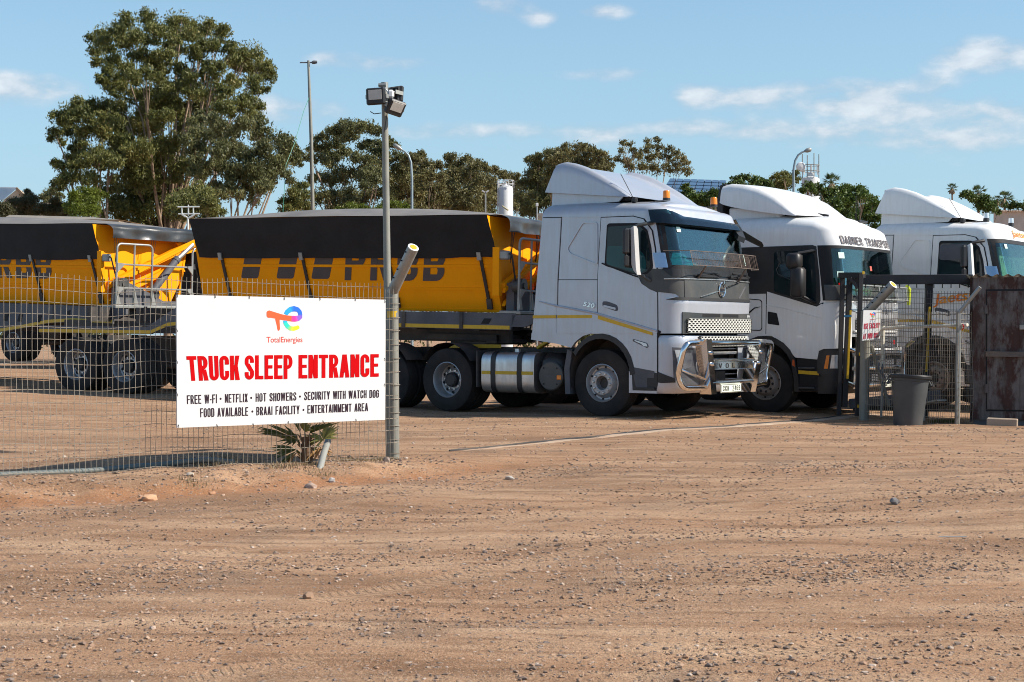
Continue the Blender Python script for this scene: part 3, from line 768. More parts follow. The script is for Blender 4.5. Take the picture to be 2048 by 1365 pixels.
# ---------------------------------------------------------------- truck cab surface: front and sides as one perimeter
class Cab:
    def __init__(s, prof, hw, rx, ry, bow):
        s.z = [p[0] for p in prof]; s.x = [p[1] for p in prof]; s.hw_ = hw; s.rx = rx; s.ry = ry; s.bow = bow; s.Lq = math.pi / 4 * (rx + ry) * 1.02
    def xf(s, z): return float(np.interp(z, s.z, s.x))
    def hw(s, z): return s.hw_ - .012 * max(0, z - 2.0)
    def flat(s, z): return s.hw(z) - s.ry
    def pt(s, a, z, off=0.0):
        hw = s.hw(z); fl = hw - s.ry; sg = -1 if a < 0 else 1; q = abs(a); xf = s.xf(z)
        if q <= fl: y = q; x = xf - s.bow * (q / hw) ** 2; n = Vector((1, 2 * s.bow * q / hw ** 2, 0))
        elif q <= fl + s.Lq:
            t = (q - fl) / s.Lq * math.pi / 2; y = fl + s.ry * math.sin(t); x = xf - s.bow * (y / hw) ** 2 - s.rx * (1 - math.cos(t)); n = Vector((math.cos(t) * s.ry + .04 * math.cos(t), math.sin(t) * s.rx, 0))
        else: y = hw; x = xf - s.bow - s.rx - (q - fl - s.Lq); n = Vector((0, 1, 0))
        n.normalize(); return Vector((x + n.x * off, sg * (y + n.y * off), z))
    def S(s, x, z, sg=-1): return (sg * (s.flat(z) + s.Lq + (s.xf(z) - s.bow - s.rx - x)), z)
    def side(s, sg): return lambda x, z, o: Vector((x, sg * (s.hw(z) + o), z))
    def fs(s, fr, z, sg=-1):       # fr: 0 = corner start at the front, 1 = corner end at the side
        return (sg * (s.flat(z) + s.Lq * fr), z)
    def ring(s, z, xr, zz=None, ins=0.0, ns=6, na=8, nf=10):
        hw = s.hw(z); fl = s.flat(z); xs = s.xf(z) - s.bow - s.rx
        A = [fl + s.Lq + (xs - xr) * (1 - k / ns) for k in range(ns)] + [fl + s.Lq * (1 - k / na) for k in range(na)] + [fl * (1 - k / (nf / 2)) for k in range(nf // 2)]
        A = [-a for a in A] + [0.0] + [a for a in reversed(A)]
        out = []
        for a in A:
            p = s.pt(a, z, -ins); p.x = max(p.x, xr + ins * .8); p.z = zz if zz is not None else z; out.append(p)
        return out
    def shell(s, zs, xr, roof=None, hole=None, zsh=None, crown=.07):
        """zs: heights; roof=(height, radius); hole(i, n, z0, z1) leaves a face out; zsh(x) lowers the roof"""
        mb = MB(); rings = []; 
        for z in zs: rings.append((s.ring(z, xr(z)), z, 0.0))
        if roof:
            zt, rr = roof; z0 = zs[-1]
            for k in range(1, 7):
                t = k / 6 * math.pi / 2; z = z0 + (zt - z0) * math.sin(t)
                rings.append((s.ring(z0, xr(z0), z, rr * (1 - math.cos(t))), z, math.sin(t)))
        n = len(rings[0][0]); V = []
        for rg, z, w in rings:
            for p in rg:
                q = Vector(p)
                if zsh and w: q.z += zsh(q.x) * w
                V.append(q)
        Fs = []
        for j in range(len(rings) - 1):
            for i in range(n - 1):
                if hole and hole(i, n, rings[j][1], rings[j + 1][1]): continue
                Fs.append((j * n + i, j * n + i + 1, (j + 1) * n + i + 1, (j + 1) * n + i))
            Fs.append((j * n + n - 1, j * n, (j + 1) * n, (j + 1) * n + n - 1))
        mb.add(V, Fs)
        if roof:
            top = V[-n:]; m = n // 2
            vs = []; K = 8
            for i in range(m + 1):
                a, b = top[i], top[n - 1 - i]
                for k in range(K + 1):
                    t = k / K; p = a.lerp(b, t); p.z += crown * (1 - (2 * t - 1) ** 2) * min(1, (i + 0.0) / 2) * (1 - (i / m) ** 4); vs.append(p)
            mb.add(vs, [(i * (K + 1) + k, i * (K + 1) + k + 1, (i + 1) * (K + 1) + k + 1, (i + 1) * (K + 1) + k) for i in range(m) for k in range(K)])
        return mb
def round_poly(pts, r, n=4):
    o = []
    for i, p in enumerate(pts):
        p = Vector(p); a = Vector(pts[i - 1]); b = Vector(pts[(i + 1) % len(pts)])
        da = (a - p); db = (b - p); k = min(r, da.length * .45, db.length * .45)
        q0 = p + da.normalized() * k; q1 = p + db.normalized() * k
        for t in range(n + 1):
            t /= n; v = q0 * (1 - t) ** 2 + p * 2 * t * (1 - t) + q1 * t * t; o.append((v.x, v.y))
    return o
def arch_pts(pts, k=3): return pts
def perf_plate(fn, a0, a1, z0, z1, nx, nz, hole=.72):
    """stamped plate of staggered hexagonal holes"""
    mb = MB(); dx = (a1 - a0) / nx; dz = (z1 - z0) / nz
    for j in range(nz):
        sh = .5 if j % 2 else 0.0
        for i in range(nx):
            c = a0 + (i + .5 + (sh - .25)) * dx; zc = z0 + (j + .5) * dz
            l, r = c - dx / 2, c + dx / 2
            if i == 0: l = a0
            if i == nx - 1: r = a1
            out = [(l, zc), (l, zc + dz / 2), (r, zc + dz / 2), (r, zc), (r, zc - dz / 2), (l, zc - dz / 2)]
            w, h = dx * .5 * hole, dz * .5 * hole
            inn = [(c - w, zc), (c - w * .55, zc + h), (c + w * .55, zc + h), (c + w, zc), (c + w * .55, zc - h), (c - w * .55, zc - h)]
            V = [fn(a, b, 0.0) for a, b in out] + [fn(a, b, 0.0) for a, b in inn] + [fn(a, b, -.012) for a, b in inn]
            mb.add(V, [(k, (k + 1) % 6, 6 + (k + 1) % 6, 6 + k) for k in range(6)] + [(6 + k, 6 + (k + 1) % 6, 12 + (k + 1) % 6, 12 + k) for k in range(6)])
    return mb
def wire_grid(fn, a0, a1, b0, b1, na, nb, t=.0025):
    """flat-bar lattice on a surface fn(a,b,off)"""
    mb = MB()
    for i in range(na + 1):
        a = a0 + (a1 - a0) * i / na; mb.tube([fn(a, b0 + (b1 - b0) * k / 4, 0) for k in range(5)], t, 4)
    for j in range(nb + 1):
        b = b0 + (b1 - b0) * j / nb; mb.tube([fn(a0 + (a1 - a0) * k / 4, b, 0) for k in range(5)], t, 4)
    return mb
def arc(c, r, a0, a1, n, ax=(1, 0, 0), ay=(0, 0, 1)):
    c = Vector(c); ax = Vector(ax); ay = Vector(ay)
    return [c + ax * r * math.cos(a0 + (a1 - a0) * k / n) + ay * r * math.sin(a0 + (a1 - a0) * k / n) for k in range(n + 1)]
def logo(name, parent, m_or_none, fn):
    """round-cornered 'T' running into an 'e' with a colour-blended ribbon; fn(u,v): u 0..1 across, v 0..1 up"""
    mb = MB(); cols = []
    def ribbon(path):
        n = len(path); V = []
        for i, (x, y, w, c) in enumerate(path):
            x0, y0 = path[max(i - 1, 0)][:2]; x1, y1 = path[min(i + 1, n - 1)][:2]
            d = math.hypot(x1 - x0, y1 - y0) or 1; nx, ny = -(y1 - y0) / d, (x1 - x0) / d
            V += [fn(x + nx * w / 2, y + ny * w / 2), fn(x - nx * w / 2, y - ny * w / 2)]; cols.extend([c, c])
        mb.add(V, [(2 * i, 2 * i + 1, 2 * i + 3, 2 * i + 2) for i in range(n - 1)])
    OR = (.95, .10, .02); PK = (.90, .03, .30); PU = (.25, .10, .55); B1 = (.01, .13, .62); B2 = (.01, .33, .72); TE = (.02, .62, .45); GR = (.35, .75, .08); YE = (.95, .68, .01)
    # coordinates in the zoomed photograph: x 365..1165, y 935..360
    N = lambda x, y: ((x - 365) / 800, (940 - y) / 575)
    def P(l):
        o = []
        for x, y, w, c in l: u, v = N(x, y); o.append((u * 1.391, v, w / 575, c))
        return o
    raw = fn
    fn2 = lambda x, y: raw(x / 1.391, y)
    fn = fn2
    ribbon(P([(368, 552, 90, OR), (385, 552, 140, OR), (415, 553, 168, OR), (470, 562, 150, OR), (560, 585, 138, OR), (680, 618, 128, OR), (800, 642, 122, OR), (905, 655, 128, OR), (945, 658, 132, PK), (1000, 660, 132, PK), (1070, 650, 130, PU), (1120, 615, 106, PU), (1122, 560, 92, B1), (1108, 500, 95, B1), (1060, 450, 105, B1), (980, 430, 125, B1), (900, 445, 122, B2), (830, 500, 110, B2), (790, 562, 92, B2)]))
    ribbon(P([(776, 700, 88, B2), (790, 770, 90, TE), (835, 835, 95, TE), (900, 878, 100, GR), (970, 886, 100, YE), (1040, 868, 90, YE), (1080, 845, 82, YE), (1096, 838, 40, YE)]))
    ribbon(P([(606, 657, 100, OR), (614, 720, 84, OR), (628, 820, 66, OR), (634, 890, 58, OR), (634, 920, 40, OR), (634, 932, 14, OR)]))
    me = mb.mesh(name, False, 0)
    at_ = me.color_attributes.new('ink', 'FLOAT_COLOR', 'POINT')
    for i, c in enumerate(cols): at_.data[i].color = (*c, 1)
    if 'ink' not in M:
        m = bpy.data.materials.new('printed_ink'); m.use_nodes = True; n = m.node_tree.nodes; a = n.new('ShaderNodeVertexColor'); a.layer_name = 'ink'
        m.node_tree.links.new(a.outputs[0], n['Principled BSDF'].inputs['Base Color']); n['Principled BSDF'].inputs['Roughness'].default_value = .45; M['ink'] = m
    return link(name, me, M['ink'], parent)
# ---------------------------------------------------------------- long-bonnetless tractor units
def both(fn):
    for sg in (-1, 1): fn(sg)
def mirror_poly(pl): return [(-a, z) for a, z in reversed(pl)]
def tractor_a(label, loc, heading, paint, grey, own):
    """high cab with a big roof deflector; own = extras of this truck"""
    silver = own == 'silver'
    t = thing('tractor_truck', label, 'truck', loc, (0, 0, -R(heading)), 'tractor units parked side by side')
    C = Cab([(.38, 1.38), (.5, 1.44), (1.0, 1.46), (1.25, 1.455), (1.33, 1.45), (1.62, 1.455), (1.80, 1.465), (1.84, 1.45), (2.12, 1.44), (2.30, 1.415), (2.99, 1.25), (3.1, 1.20), (3.2, 1.15)], 1.25, .34, .31, .055)
    xr = lambda z: -1.305 + .10 * (z - 1.2)
    zsh = lambda x: -.10 * max(0, min(1, (x + .35) / 1.4)) ** 1.6
    hole = lambda i, n, z0, z1: z0 > 2.29 and z1 < 3.0 and 6 + 2 <= i < n - 1 - 8
    sh = C.shell([1.30, 1.45, 1.62, 1.74, 1.80, 1.84, 1.95, 2.12, 2.30, 2.45, 2.6, 2.75, 2.88, 2.99, 3.06, 3.13, 3.17], xr, (3.365, .20), hole, zsh, .085)
    B('cab_shell', sh, paint, t, ang=40)
    # interior
    mb = MB(); mb.box((.35, 0, 1.86), (1.8, 2.3, .04)); mb.box((1.0, 0, 2.12), (.42, 2.2, .30), .06); mb.box((-.35, 0, 2.3), (.1, 2.3, .95)); mb.box((.3, 0, 3.16), (1.5, 2.2, .04))
    B('cab_interior', mb, M['interior'], t)
    for sg in (-1, 1):
        mb = MB(); mb.box((.30, sg * .62, 2.05), (.5, .52, .16), .05); mb.box((.05, sg * .62, 2.45), (.14, .50, .70), .05); mb.box((.04, sg * .62, 2.88), (.10, .28, .18), .04); B('seat', mb, M['seat'], t)
    mb = MB()
    if silver:
        for y0, w in ((-1.06, .10), (-.92, .05), (.98, .14)):
            for k in range(5): mb.tube([(.92 - .02 * k, y0 + w * k / 4, 2.97), (.96 - .02 * k, y0 + w * k / 4 + .02, 2.3)], .022, 6)
        mb.box((.2, .05, 2.62), (.03, .06, .5)); 
        B('curtain', mb, M['curtain'], t)
    else:
        cm = mat('pale_green_curtain', (.55, .62, .38), .9, 0, .15, 10)
        for k in range(26): mb.tube([(.98, -.62 + .068 * k, 2.90), (1.06, -.62 + .068 * k, 2.42), (1.10, -.62 + .068 * k, 2.26)], .036, 6)
        B('curtain', mb, cm, t)
        for y0, w_, z0 in ((-.60, .11, 2.52), (-.38, .12, 2.55), (-.02, .12, 2.52), (.32, .12, 2.52), (.62, .12, 2.52)):
            mb = MB(); q = [(y0, z0), (y0, z0 + .17), (y0 + w_, z0 + .17), (y0 + w_, z0)]
            mb.tube([(1.09 - (z - 2.3) * .12, y, z) for y, z in q], .010, 4); B('curtain_pattern', mb, M['slate'], t)
    mb = MB(); mb.tube([Vector((.70, -.60, 2.36)) + Vector((-.10 * math.sin(a), .21 * math.cos(a), .18 * math.sin(a))) for a in [k * math.pi / 8 for k in range(16)]], .018, 6, closed=True); B('steering_wheel', mb, M['black'], t)
    # windscreen with its dark border
    o = [C.fs(.76, 2.285), C.fs(.70, 3.0), (-C.fs(.70, 3.0)[0], 3.0), (-C.fs(.76, 2.285)[0], 2.285)]
    B('windscreen', MB().patch(o, C.pt, .004, .006, .12), M['ws'], t, ang=60)
    inn = [(C.fs(.58, 2.34)), (C.fs(.52, 2.95)), (-C.fs(.52, 2.95)[0], 2.95), (-C.fs(.58, 2.34)[0], 2.34)]
    oo = [C.fs(.80, 2.27), C.fs(.74, 3.02), (-C.fs(.74, 3.02)[0], 3.02), (-C.fs(.80, 2.27)[0], 2.27)]
    B('windscreen_seal', MB().patch(oo, C.pt, .008, .012, .10, [inn]), M['seam'], t, ang=60)
    mb = MB(); mb.patch([(-1.02, 2.85), (-1.02, 2.93), (-.93, 2.93), (-.93, 2.85)], C.pt, .012, .003); B('licence_sticker', mb, M['sticker'], t)
    mb = MB(); mb.patch([(.98, 2.40), (.99, 2.58), (1.10, 2.58), (1.10, 2.40)], C.pt, .012, .003); B('licence_sticker', mb, M['sticker'], t)
    # dark front panel below the windscreen, wrapping to the doors
    rt = [C.S(.70, 2.19), C.S(.77, 2.06), C.S(.90, 1.975), C.S(1.02, 1.935), C.fs(.5, 1.90), (-1.13, 1.845)]
    top = [C.S(.86, 2.215), C.S(.94, 2.29), C.fs(.8, 2.275)]
    pl = rt + [(-a, z) for a, z in reversed(rt)] + [(-a, z) for a, z in top] + list(reversed(top))
    B('front_panel', MB().patch(pl, C.pt, .010, .02, .10), grey, t, ang=60)
    B('wiper_tray', MB().patch([C.fs(.85, 2.285), C.fs(.6, 2.165), (-1.0, 2.15), (1.0, 2.15), (-C.fs(.6, 2.165)[0], 2.165), (-C.fs(.85, 2.285)[0], 2.285)], C.pt, .014, .012, .1), M['black'], t, ang=60)
    B('panel_seam', MB().patch([(-1.06, 1.85), (-1.06, 2.12), (-1.052, 2.12), (-1.052, 1.85)], C.pt, .0125, .004), M['seam'], t)
    mb = MB(); mb.tube([C.pt(a, 2.128 + .012 * (1 - abs(a) / 1.35), .018) for a in np.linspace(-1.36, 1.22, 26)], .011, 6); B('trim_strip', mb, M['alu'], t)
    mb = MB(); mb.patch([(-1.35, 1.815), (-1.2, 1.85), (1.2, 1.85), (1.3, 1.815), (1.2, 1.805), (-1.2, 1.805)], C.pt, .014, .01, .12); B('panel_ledge', mb, M['seam'] if silver else grey, t)
    # badge on its diagonal bar
    mb = MB(); mb.tube([C.pt(-.66, 1.855, .02), C.pt(-.13, 1.96, .022)], .012, 6); mb.tube([C.pt(.13, 2.015, .022), C.pt(.60, 2.112, .02)], .012, 6); B('badge_bar', mb, M['chrome'], t)
    c = C.pt(0, 1.985, .025)
    mb = MB(); mb.tube([c + Vector((0, (.095) * math.cos(a), .108 * math.sin(a))) for a in [k * math.pi / 14 for k in range(28)]], .013, 8, closed=True); mb.box(c + Vector((0, .0, 0)), (.016, .20, .05), .004); mb.box(c + Vector((0, .085, .115)), (.02, .05, .05), .006); B('badge', mb, M['chrome'], t)
    B('badge_back', MB().lathe([(0, .004), (.09, .004), (.09, -.01)], C.pt(0, 1.985, .012), 'x', 24), grey, t)
    print_text('badge_lettering', 'VOLVO', M['darktext'], t, lambda u, v: c + Vector((.012, -.085 + .17 * u, -.016 + .032 * v)), .02)
    mb = MB(); mb.patch([(.58, 1.86), (.84, 2.07), (1.10, 1.86)], C.pt, .016, .01); B('warning_triangle', mb, M['slate'] if silver else M['black'], t)
    # grille
    B('grille_surround', MB().patch([(-1.10, 1.295), (-1.10, 1.625), (-.62, 1.612), (.55, 1.612), (1.10, 1.625), (1.10, 1.295)], C.pt, .014, .02, .14), grey, t, ang=60)
    for a0, a1 in ((-.60, -.06), (.02, .56)): B('air_slot', MB().patch([(a0, 1.555), (a0, 1.602), (a1, 1.602), (a1, 1.555)], C.pt, .017, .006, .15), M['seam'], t)
    print_text('model_lettering', 'FH', M['signwhite'], t, lambda u, v: C.pt(.90 + .11 * u, 1.545 + .055 * v, .017), .01)
    B('grille_back', MB().patch([(-1.03, 1.315), (-1.03, 1.525), (1.03, 1.525), (1.03, 1.315)], C.pt, .018, .003, .14), M['seam'], t)
    B('grille_back', MB().patch([(-.70, 1.09), (-.70, 1.265), (.88, 1.265), (.88, 1.09)], C.pt, .012, .003, .14), M['seam'], t)
    mb = perf_plate(C.pt, -1.03, 1.03, 1.315, 1.525, 20, 7, .80); [mb.v.__setitem__(i, tuple(Vector(v) + Vector((.045, 0, 0)))) for i, v in enumerate(mb.v)]; B('grille_mesh', mb, M['cream'] if silver else M['alu'], t, recalc=False, ang=20)
    mb = MB(); mb.tube([C.pt(a, z, .045) for a, z in ((-1.03, 1.315), (-1.03, 1.525), (1.03, 1.525), (1.03, 1.315))], .008, 6, closed=True); B('grille_frame', mb, grey, t)
    mb = perf_plate(C.pt, -.66, .84, 1.10, 1.255, 15, 5, .78); [mb.v.__setitem__(i, tuple(Vector(v) + Vector((.03, 0, 0)))) for i, v in enumerate(mb.v)]; B('grille_mesh', mb, M['cream'], t, recalc=False, ang=20)
    # bumper shell
    zs = [.385, .42, .5, .62, .74, .86, 1.0, 1.12, 1.22, 1.27]
    rg = [C.ring(z, .56, None, .0 if .40 < z < 1.25 else .02) for z in zs]; n = len(rg[0]); mb = MB()
    opening = lambda i, j: (n // 2 - 3 <= i < n // 2 + 3) and zs[j] > .49 and zs[j + 1] < 1.13
    stepcut = lambda i, j: (i < 4 or i >= n - 5) and zs[j] > .41
    mb.add([p for r_ in rg for p in r_], [(j * n + i, j * n + i + 1, (j + 1) * n + i + 1, (j + 1) * n + i) for j in range(len(zs) - 1) for i in range(n - 1) if not opening(i, j) and not stepcut(i, j)])
    B('bumper', mb, paint, t, ang=40)
    mb = MB(); mb.box((1.22, 0, .82), (.04, 1.3, .75)); B('bumper_void', mb, M['seam'], t)
    mb = MB()
    for z in (.58, .66, .90, .98, 1.06): mb.box((1.40, 0, z), (.05, 1.16, .018), .004)
    for z in (.86, 1.0): mb.box((1.41, 0, z), (.05, 1.2, .030), .008)
    B('intake_slats', mb, M['alu'], t)
    B('intake_block', MB().box((1.43, 0, .63), (.04, .30, .16), .01), M['black'], t)
    for sg in (-1, 1):
        q = [C.fs(.55, .62, sg), C.fs(.62, 1.09, sg), (sg * .76, 1.07), (sg * .80, .62)]
        B('lamp_recess', MB().patch(q, C.pt, .008, .02, .08), M['slate'], t, ang=60)
        q = [C.fs(.40, .74, sg), C.fs(.55, 1.05, sg), (sg * .86, 1.04), (sg * .90, .80)]
        B('headlight', MB().patch(q, C.pt, .014, .02, .08), M['lens'], t, ang=60)
        q = [C.S(1.05, .715, sg), C.fs(.75, .665, sg), C.fs(.5, .615, sg), C.fs(.5, .555, sg), C.fs(.9, .545, sg), C.S(1.05, .555, sg)]
        B('lower_dark_trim', MB().patch(q, C.pt, .012, .02, .08), M['black'], t, ang=60)
        sd_ = C.side(sg)
        # sides
        B('door_seal', MB().patch([(-.055, 1.335), (-.05, 2.2), (.005, 3.118), (.60, 3.112), (.80, 3.06), (.95, 2.87), (1.005, 2.6), (1.045, 2.25), (1.055, 1.40), (1.055, 1.29), (-.055, 1.29)], sd_, .004, .01), M['seam'], t)
        door = B('door', MB().patch([(-.04, 1.30), (-.038, 2.2), (.018, 3.105), (.60, 3.098), (.78, 3.05), (.93, 2.87), (.985, 2.6), (1.02, 2.30), (1.02, 1.94), (.89, 1.985), (.76, 2.06), (.69, 2.18), (.64, 2.20), (.70, 2.18), (.78, 2.055), (.90, 1.975), (1.035, 1.925), (1.04, 1.30)], sd_, .009, .014), paint, t)
        w = [(.085, 2.355), (.125, 2.985), (.16, 3.012), (.72, 2.995), (.86, 2.88), (.93, 2.62), (.965, 2.30), (.86, 2.21), (.70, 2.185)]
        B('window_frame', MB().patch(round_poly(w, .03), sd_, .013, .01), M['seam'], door)
        wi = [(.115, 2.37), (.145, 2.96), (.70, 2.965), (.83, 2.85), (.89, 2.62), (.925, 2.32), (.84, 2.235), (.70, 2.205)]
        B('window', MB().patch(round_poly(wi, .05), sd_, .016, .01), M['glassdark'], door)
        wl = [(.125, 2.378), (.132, 2.62), (.16, 2.66), (.62, 2.645), (.80, 2.52), (.84, 2.40), (.84, 2.27), (.72, 2.225)] if silver else [(.125, 2.66), (.14, 2.94), (.69, 2.94), (.76, 2.66)]
        B('window', MB().patch(round_poly(wl, .06), sd_, .0175, .004), M['tealreflect'] if silver else M['slate'], door)  # silver cab: extra pane carries the painted teal reflection
        B('window_sill', MB().patch([(.03, 2.385), (.60, 2.185), (.70, 2.155), (.70, 2.178), (.60, 2.207), (.04, 2.405)], sd_, .018, .01), M['seam'], door)
        hd = B('door_handle', MB().patch(round_poly([(.05, 1.72), (.05, 1.80), (.14, 1.80), (.32, 1.74), (.34, 1.66), (.30, 1.645)], .03), sd_, .012, .006), M['slate'], door)
        B('handle_bar', MB().patch(round_poly([(.07, 1.715), (.08, 1.745), (.30, 1.70), (.30, 1.665)], .02), sd_, .026, .012), paint, door)
        # rear quarter: side fairing and sleeper lines
        B('fairing_seam', MB().patch([(-.735, 3.155), (-.725, 3.155), (-.79, 2.1), (-.80, 1.14), (-.812, 1.14), (-.802, 2.1)], sd_, .004, .008), M['seam'], t)
        B('roof_seam', MB().patch([(-1.09, 3.162), (-.73, 3.15), (-.73, 3.138), (-1.09, 3.15)], sd_, .004, .008), M['seam'], t)
        B('roof_moulding', MB().patch([(-.72, 3.135), (.02, 3.118), (.60, 3.115), (.60, 3.128), (.02, 3.133), (-.72, 3.15)], sd_, .006, .01), paint, t)
        B('side_fairing', MB().patch([(-1.295, 1.31), (-1.10, 3.145), (-.745, 3.132), (-.81, 2.1), (-.818, 1.31)], sd_, .006, .012), paint, t)
        B('locker_seam', MB().patch([(-.80, 2.150), (-.05, 2.135), (-.05, 2.145), (-.80, 2.160)], sd_, .004, .008), M['seam'], t)
        B('locker_seam', MB().patch([(-.80, 1.505), (-.06, 1.505), (-.06, 1.516), (-.80, 1.516)], sd_, .004, .008), M['seam'], t)
        pan = [(-.64, 2.64), (-.33, 3.055), (-.05, 3.035), (-.04, 2.39), (-.10, 2.385), (-.56, 2.545)]
        pin = [(-.61, 2.64), (-.32, 3.038), (-.07, 3.018), (-.06, 2.41), (-.11, 2.408), (-.55, 2.565)]
        B('sleeper_moulding', MB().patch(round_poly(pan, .05), sd_, .016, .02, None, [round_poly(pin, .05)]), paint, t)
        mb = MB(); mb.tube([Vector((x, sg * (C.hw_ + .010), z)) for x, z in ((-1.15, 1.815), (-.80, 1.735), (-.045, 1.608), (1.03, 1.338))], [.008, .018, .020, .018], 8); B('body_crease', mb, paint, t)
        # lower body steps out below the crease
        B('lower_body', MB().patch([(-.80, 1.30), (-.80, 1.73), (-.045, 1.605), (1.035, 1.335), (1.035, 1.30)], sd_, .018, .02), paint, t)
        B('rear_skirt', MB().patch([(-1.305, 1.31), (-1.317, 1.203), (-.80, 1.135), (-.54, 1.075), (-.46, 1.17), (-.32, 1.262), (-.17, 1.298), (-.17, 1.315)], sd_, .008, .06), paint, t)
        B('front_skirt', MB().patch([(-.17, 1.315), (-.17, 1.298), (.05, 1.288), (.25, 1.21), (.40, 1.08), (.50, .93), (.56, .79), (1.035, .72), (1.035, 1.315)], sd_, .010, .06), paint, t)
        B('bumper_seam', MB().patch([(1.035, 1.30), (1.06, 1.35), (1.10, 1.33), (1.05, 1.24), (1.05, .56), (1.035, .56)], sd_, .012, .05), M['seam'], t)
        oa = [(-.60, 1.05)] + [(.02 + .615 * math.cos(a), .66 + .64 * math.sin(a)) for a in [R(148 - k * 12.2) for k in range(13)]]
        ia = [(-.52, 1.03)] + [(.01 + .545 * math.cos(a), .64 + .58 * math.sin(a)) for a in [R(148 - k * 12.2) for k in range(13)]]
        B('wheel_arch', MB().patch(oa + list(reversed(ia)), sd_, .016, .09), M['black'], t)
        B('step_dark', MB().patch([(.53, .80), (.60, .80), (1.40 - .35, .69), (1.05, .55), (1.02, .415), (.62, .415), (.58, .44), (.56, .73), (.54, .74)], sd_, .004, .03), M['black'], t)
        B('step_well', MB().patch([(.60, .70), (.66, .46), (.86, .45), (.86, .62), (.98, .62), (.98, .73), (.62, .78)], sd_, .007, .01), M['slate'], t)
        B('step_plate', MB().patch(round_poly([(.61, .44), (.61, .475), (1.0, .475), (1.0, .44)], .01), sd_, .03, .05), M['black'], t)
        B('step_edge', MB().patch([(.535, .385), (.535, .72), (.585, .70), (.60, .425), (1.03, .425), (1.03, .385)], sd_, .012, .05), paint, t)
        # tape, side lamp, stone-guard wing, mud flap
        for k, pl in enumerate(([(-1.275, 1.545), (-1.27, 1.592), (-.82, 1.592), (-.82, 1.545)], [(-.795, 1.545), (-.795, 1.592), (-.14, 1.590), (-.14, 1.543)])): B('reflective_tape', MB().patch(pl, sd_, .0215, .004), M['tape'], t)
        B('reflective_tape', MB().patch([(-.03, 1.525), (-.03, 1.585), (.96, 1.318), (.96, 1.27)], sd_, .0225, .004), M['tape'], t)
        mb = MB(); mb.patch(round_poly([(.60, 1.185), (.61, 1.215), (.86, 1.155), (.89, 1.10), (.86, 1.075)], .02), sd_, .014, .006); ld = B('side_lamp', mb, M['slate'], t)
        B('lamp_glass', MB().patch([(.64, 1.185), (.64, 1.20), (.85, 1.145), (.87, 1.10), (.80, 1.105), (.76, 1.14)], sd_, .018, .006), M['lens'], ld)
        B('mud_flap', MB().patch([(-.67, .34), (-.69, .75), (-.63, 1.05), (-.54, 1.05), (-.59, .75), (-.58, .34)], sd_, -.02, .4), M['slate'], t)
        B('windscreen_guard_wing', MB().patch([C.fs(.99, 2.30, sg), C.fs(.99, 2.53, sg), C.fs(.66, 2.525, sg), C.fs(.66, 2.30, sg)], C.pt, .045, .006, .06), M['blueguard'], t)
        # mirror
        mm = MB(); Y = lambda y: sg * y
        mm.prism([(.735, Y(1.42), 2.90), (.79, Y(1.42), 2.93), (.83, Y(1.42), 2.30), (.85, Y(1.42), 2.19), (.79, Y(1.42), 2.25), (.75, Y(1.42), 2.34)], (0, Y(.12), 0))
        mi = B('mirror', mm, M['white'] if not silver else mat('pale_mirror_cover', (.46, .45, .44), .4, 0, .04), t)
        mb = MB(); mb.box((.68, Y(1.52), 2.70), (.10, .235, .40), .03); mb.box((.69, Y(1.52), 2.40), (.08, .22, .20), .03); B('mirror_glass', mb, M['black'], mi)
        mb = MB(); mb.box((.79, Y(1.418), 2.53), (.045, .012, .20), .004); B('mirror_slot', mb, M['seam'], mi)
        am = M['black'] if not silver else M['greyplastic']
        B('mirror_arm', MB().tube([(.94, Y(1.24), 2.99), (.80, Y(1.42), 2.95), (.72, Y(1.46), 2.90)], .028, 8), am, mi); B('mirror_arm', MB().bar((.92, Y(1.25), 2.10), (.80, Y(1.42), 2.22), .05, .05, .012), am, mi)
    # roof deflector: two side walls with a trough between
    ex = [(-.93, 4.02), (-.80, 4.045), (-.62, 4.01), (-.39, 3.93), (-.13, 3.80), (.14, 3.645), (.32, 3.52), (.43, 3.43)]
    ev = [Vector((x, 0, z)) for x, z in ex]
    def epos(v):
        k = v * (len(ev) - 1); i = min(int(k), len(ev) - 2); return ev[i].lerp(ev[i + 1], k - i)
    W = 1.10
    def defl(u, v):
        p = epos(v); s_ = u * 2 - 1; a = abs(s_); sg = -1 if s_ < 0 else 1
        lo = Vector((-1.14 + 1.56 * v, 0, 3.57 - .15 * v)); vv = v
        if a > .80:    # outer wall, running down
            k = (a - .80) / .20; q = p.lerp(lo, k); q.y = sg * (W - .02 * (1 - min(1, k * 5)) ** 2 + .02 * k); 
            if k < .08: q.y = sg * (W - .03)
            return q
        k = a / .80
        dip = .08 * math.sin(math.pi * min(1, vv * .95 + .05)) ** .7
        nose = .16 * vv * (1 - k ** 2)
        r_ = smooth(.78, .90, k)
        return Vector((p.x + nose * (1 - r_), sg * k * (W - .03), p.z - dip * (1 - r_) - .0 + .012 * (1 - k * k) - (.03 * max(0, (k - .955) / .045) ** 2) - .25 * nose * (1 - r_)))
    sp = B('roof_deflector', MB().grid(defl, 64, 26), paint, t, ang=50, recalc=False)
    mb = MB()
    for sg in (-1, 1): mb.prism([(-1.05, sg * 1.06, 3.34), (-1.03, sg * 1.06, 3.575), (.30, sg * 1.06, 3.44), (.22, sg * 1.06, 3.36)], (0, -sg * .03, 0))
    mb.prism([(-1.0, -1.03, 3.34), (-.99, -1.03, 4.0), (-.96, -1.03, 4.0), (-.96, -1.03, 3.34)], (0, 2.06, 0)); B('deflector_skirt', mb, paint, t)
    mb = MB(); mb.box((-.05, 0, 3.42), (.75, 2.0, .09), .02); B('deflector_gap', mb, M['seam'], t)
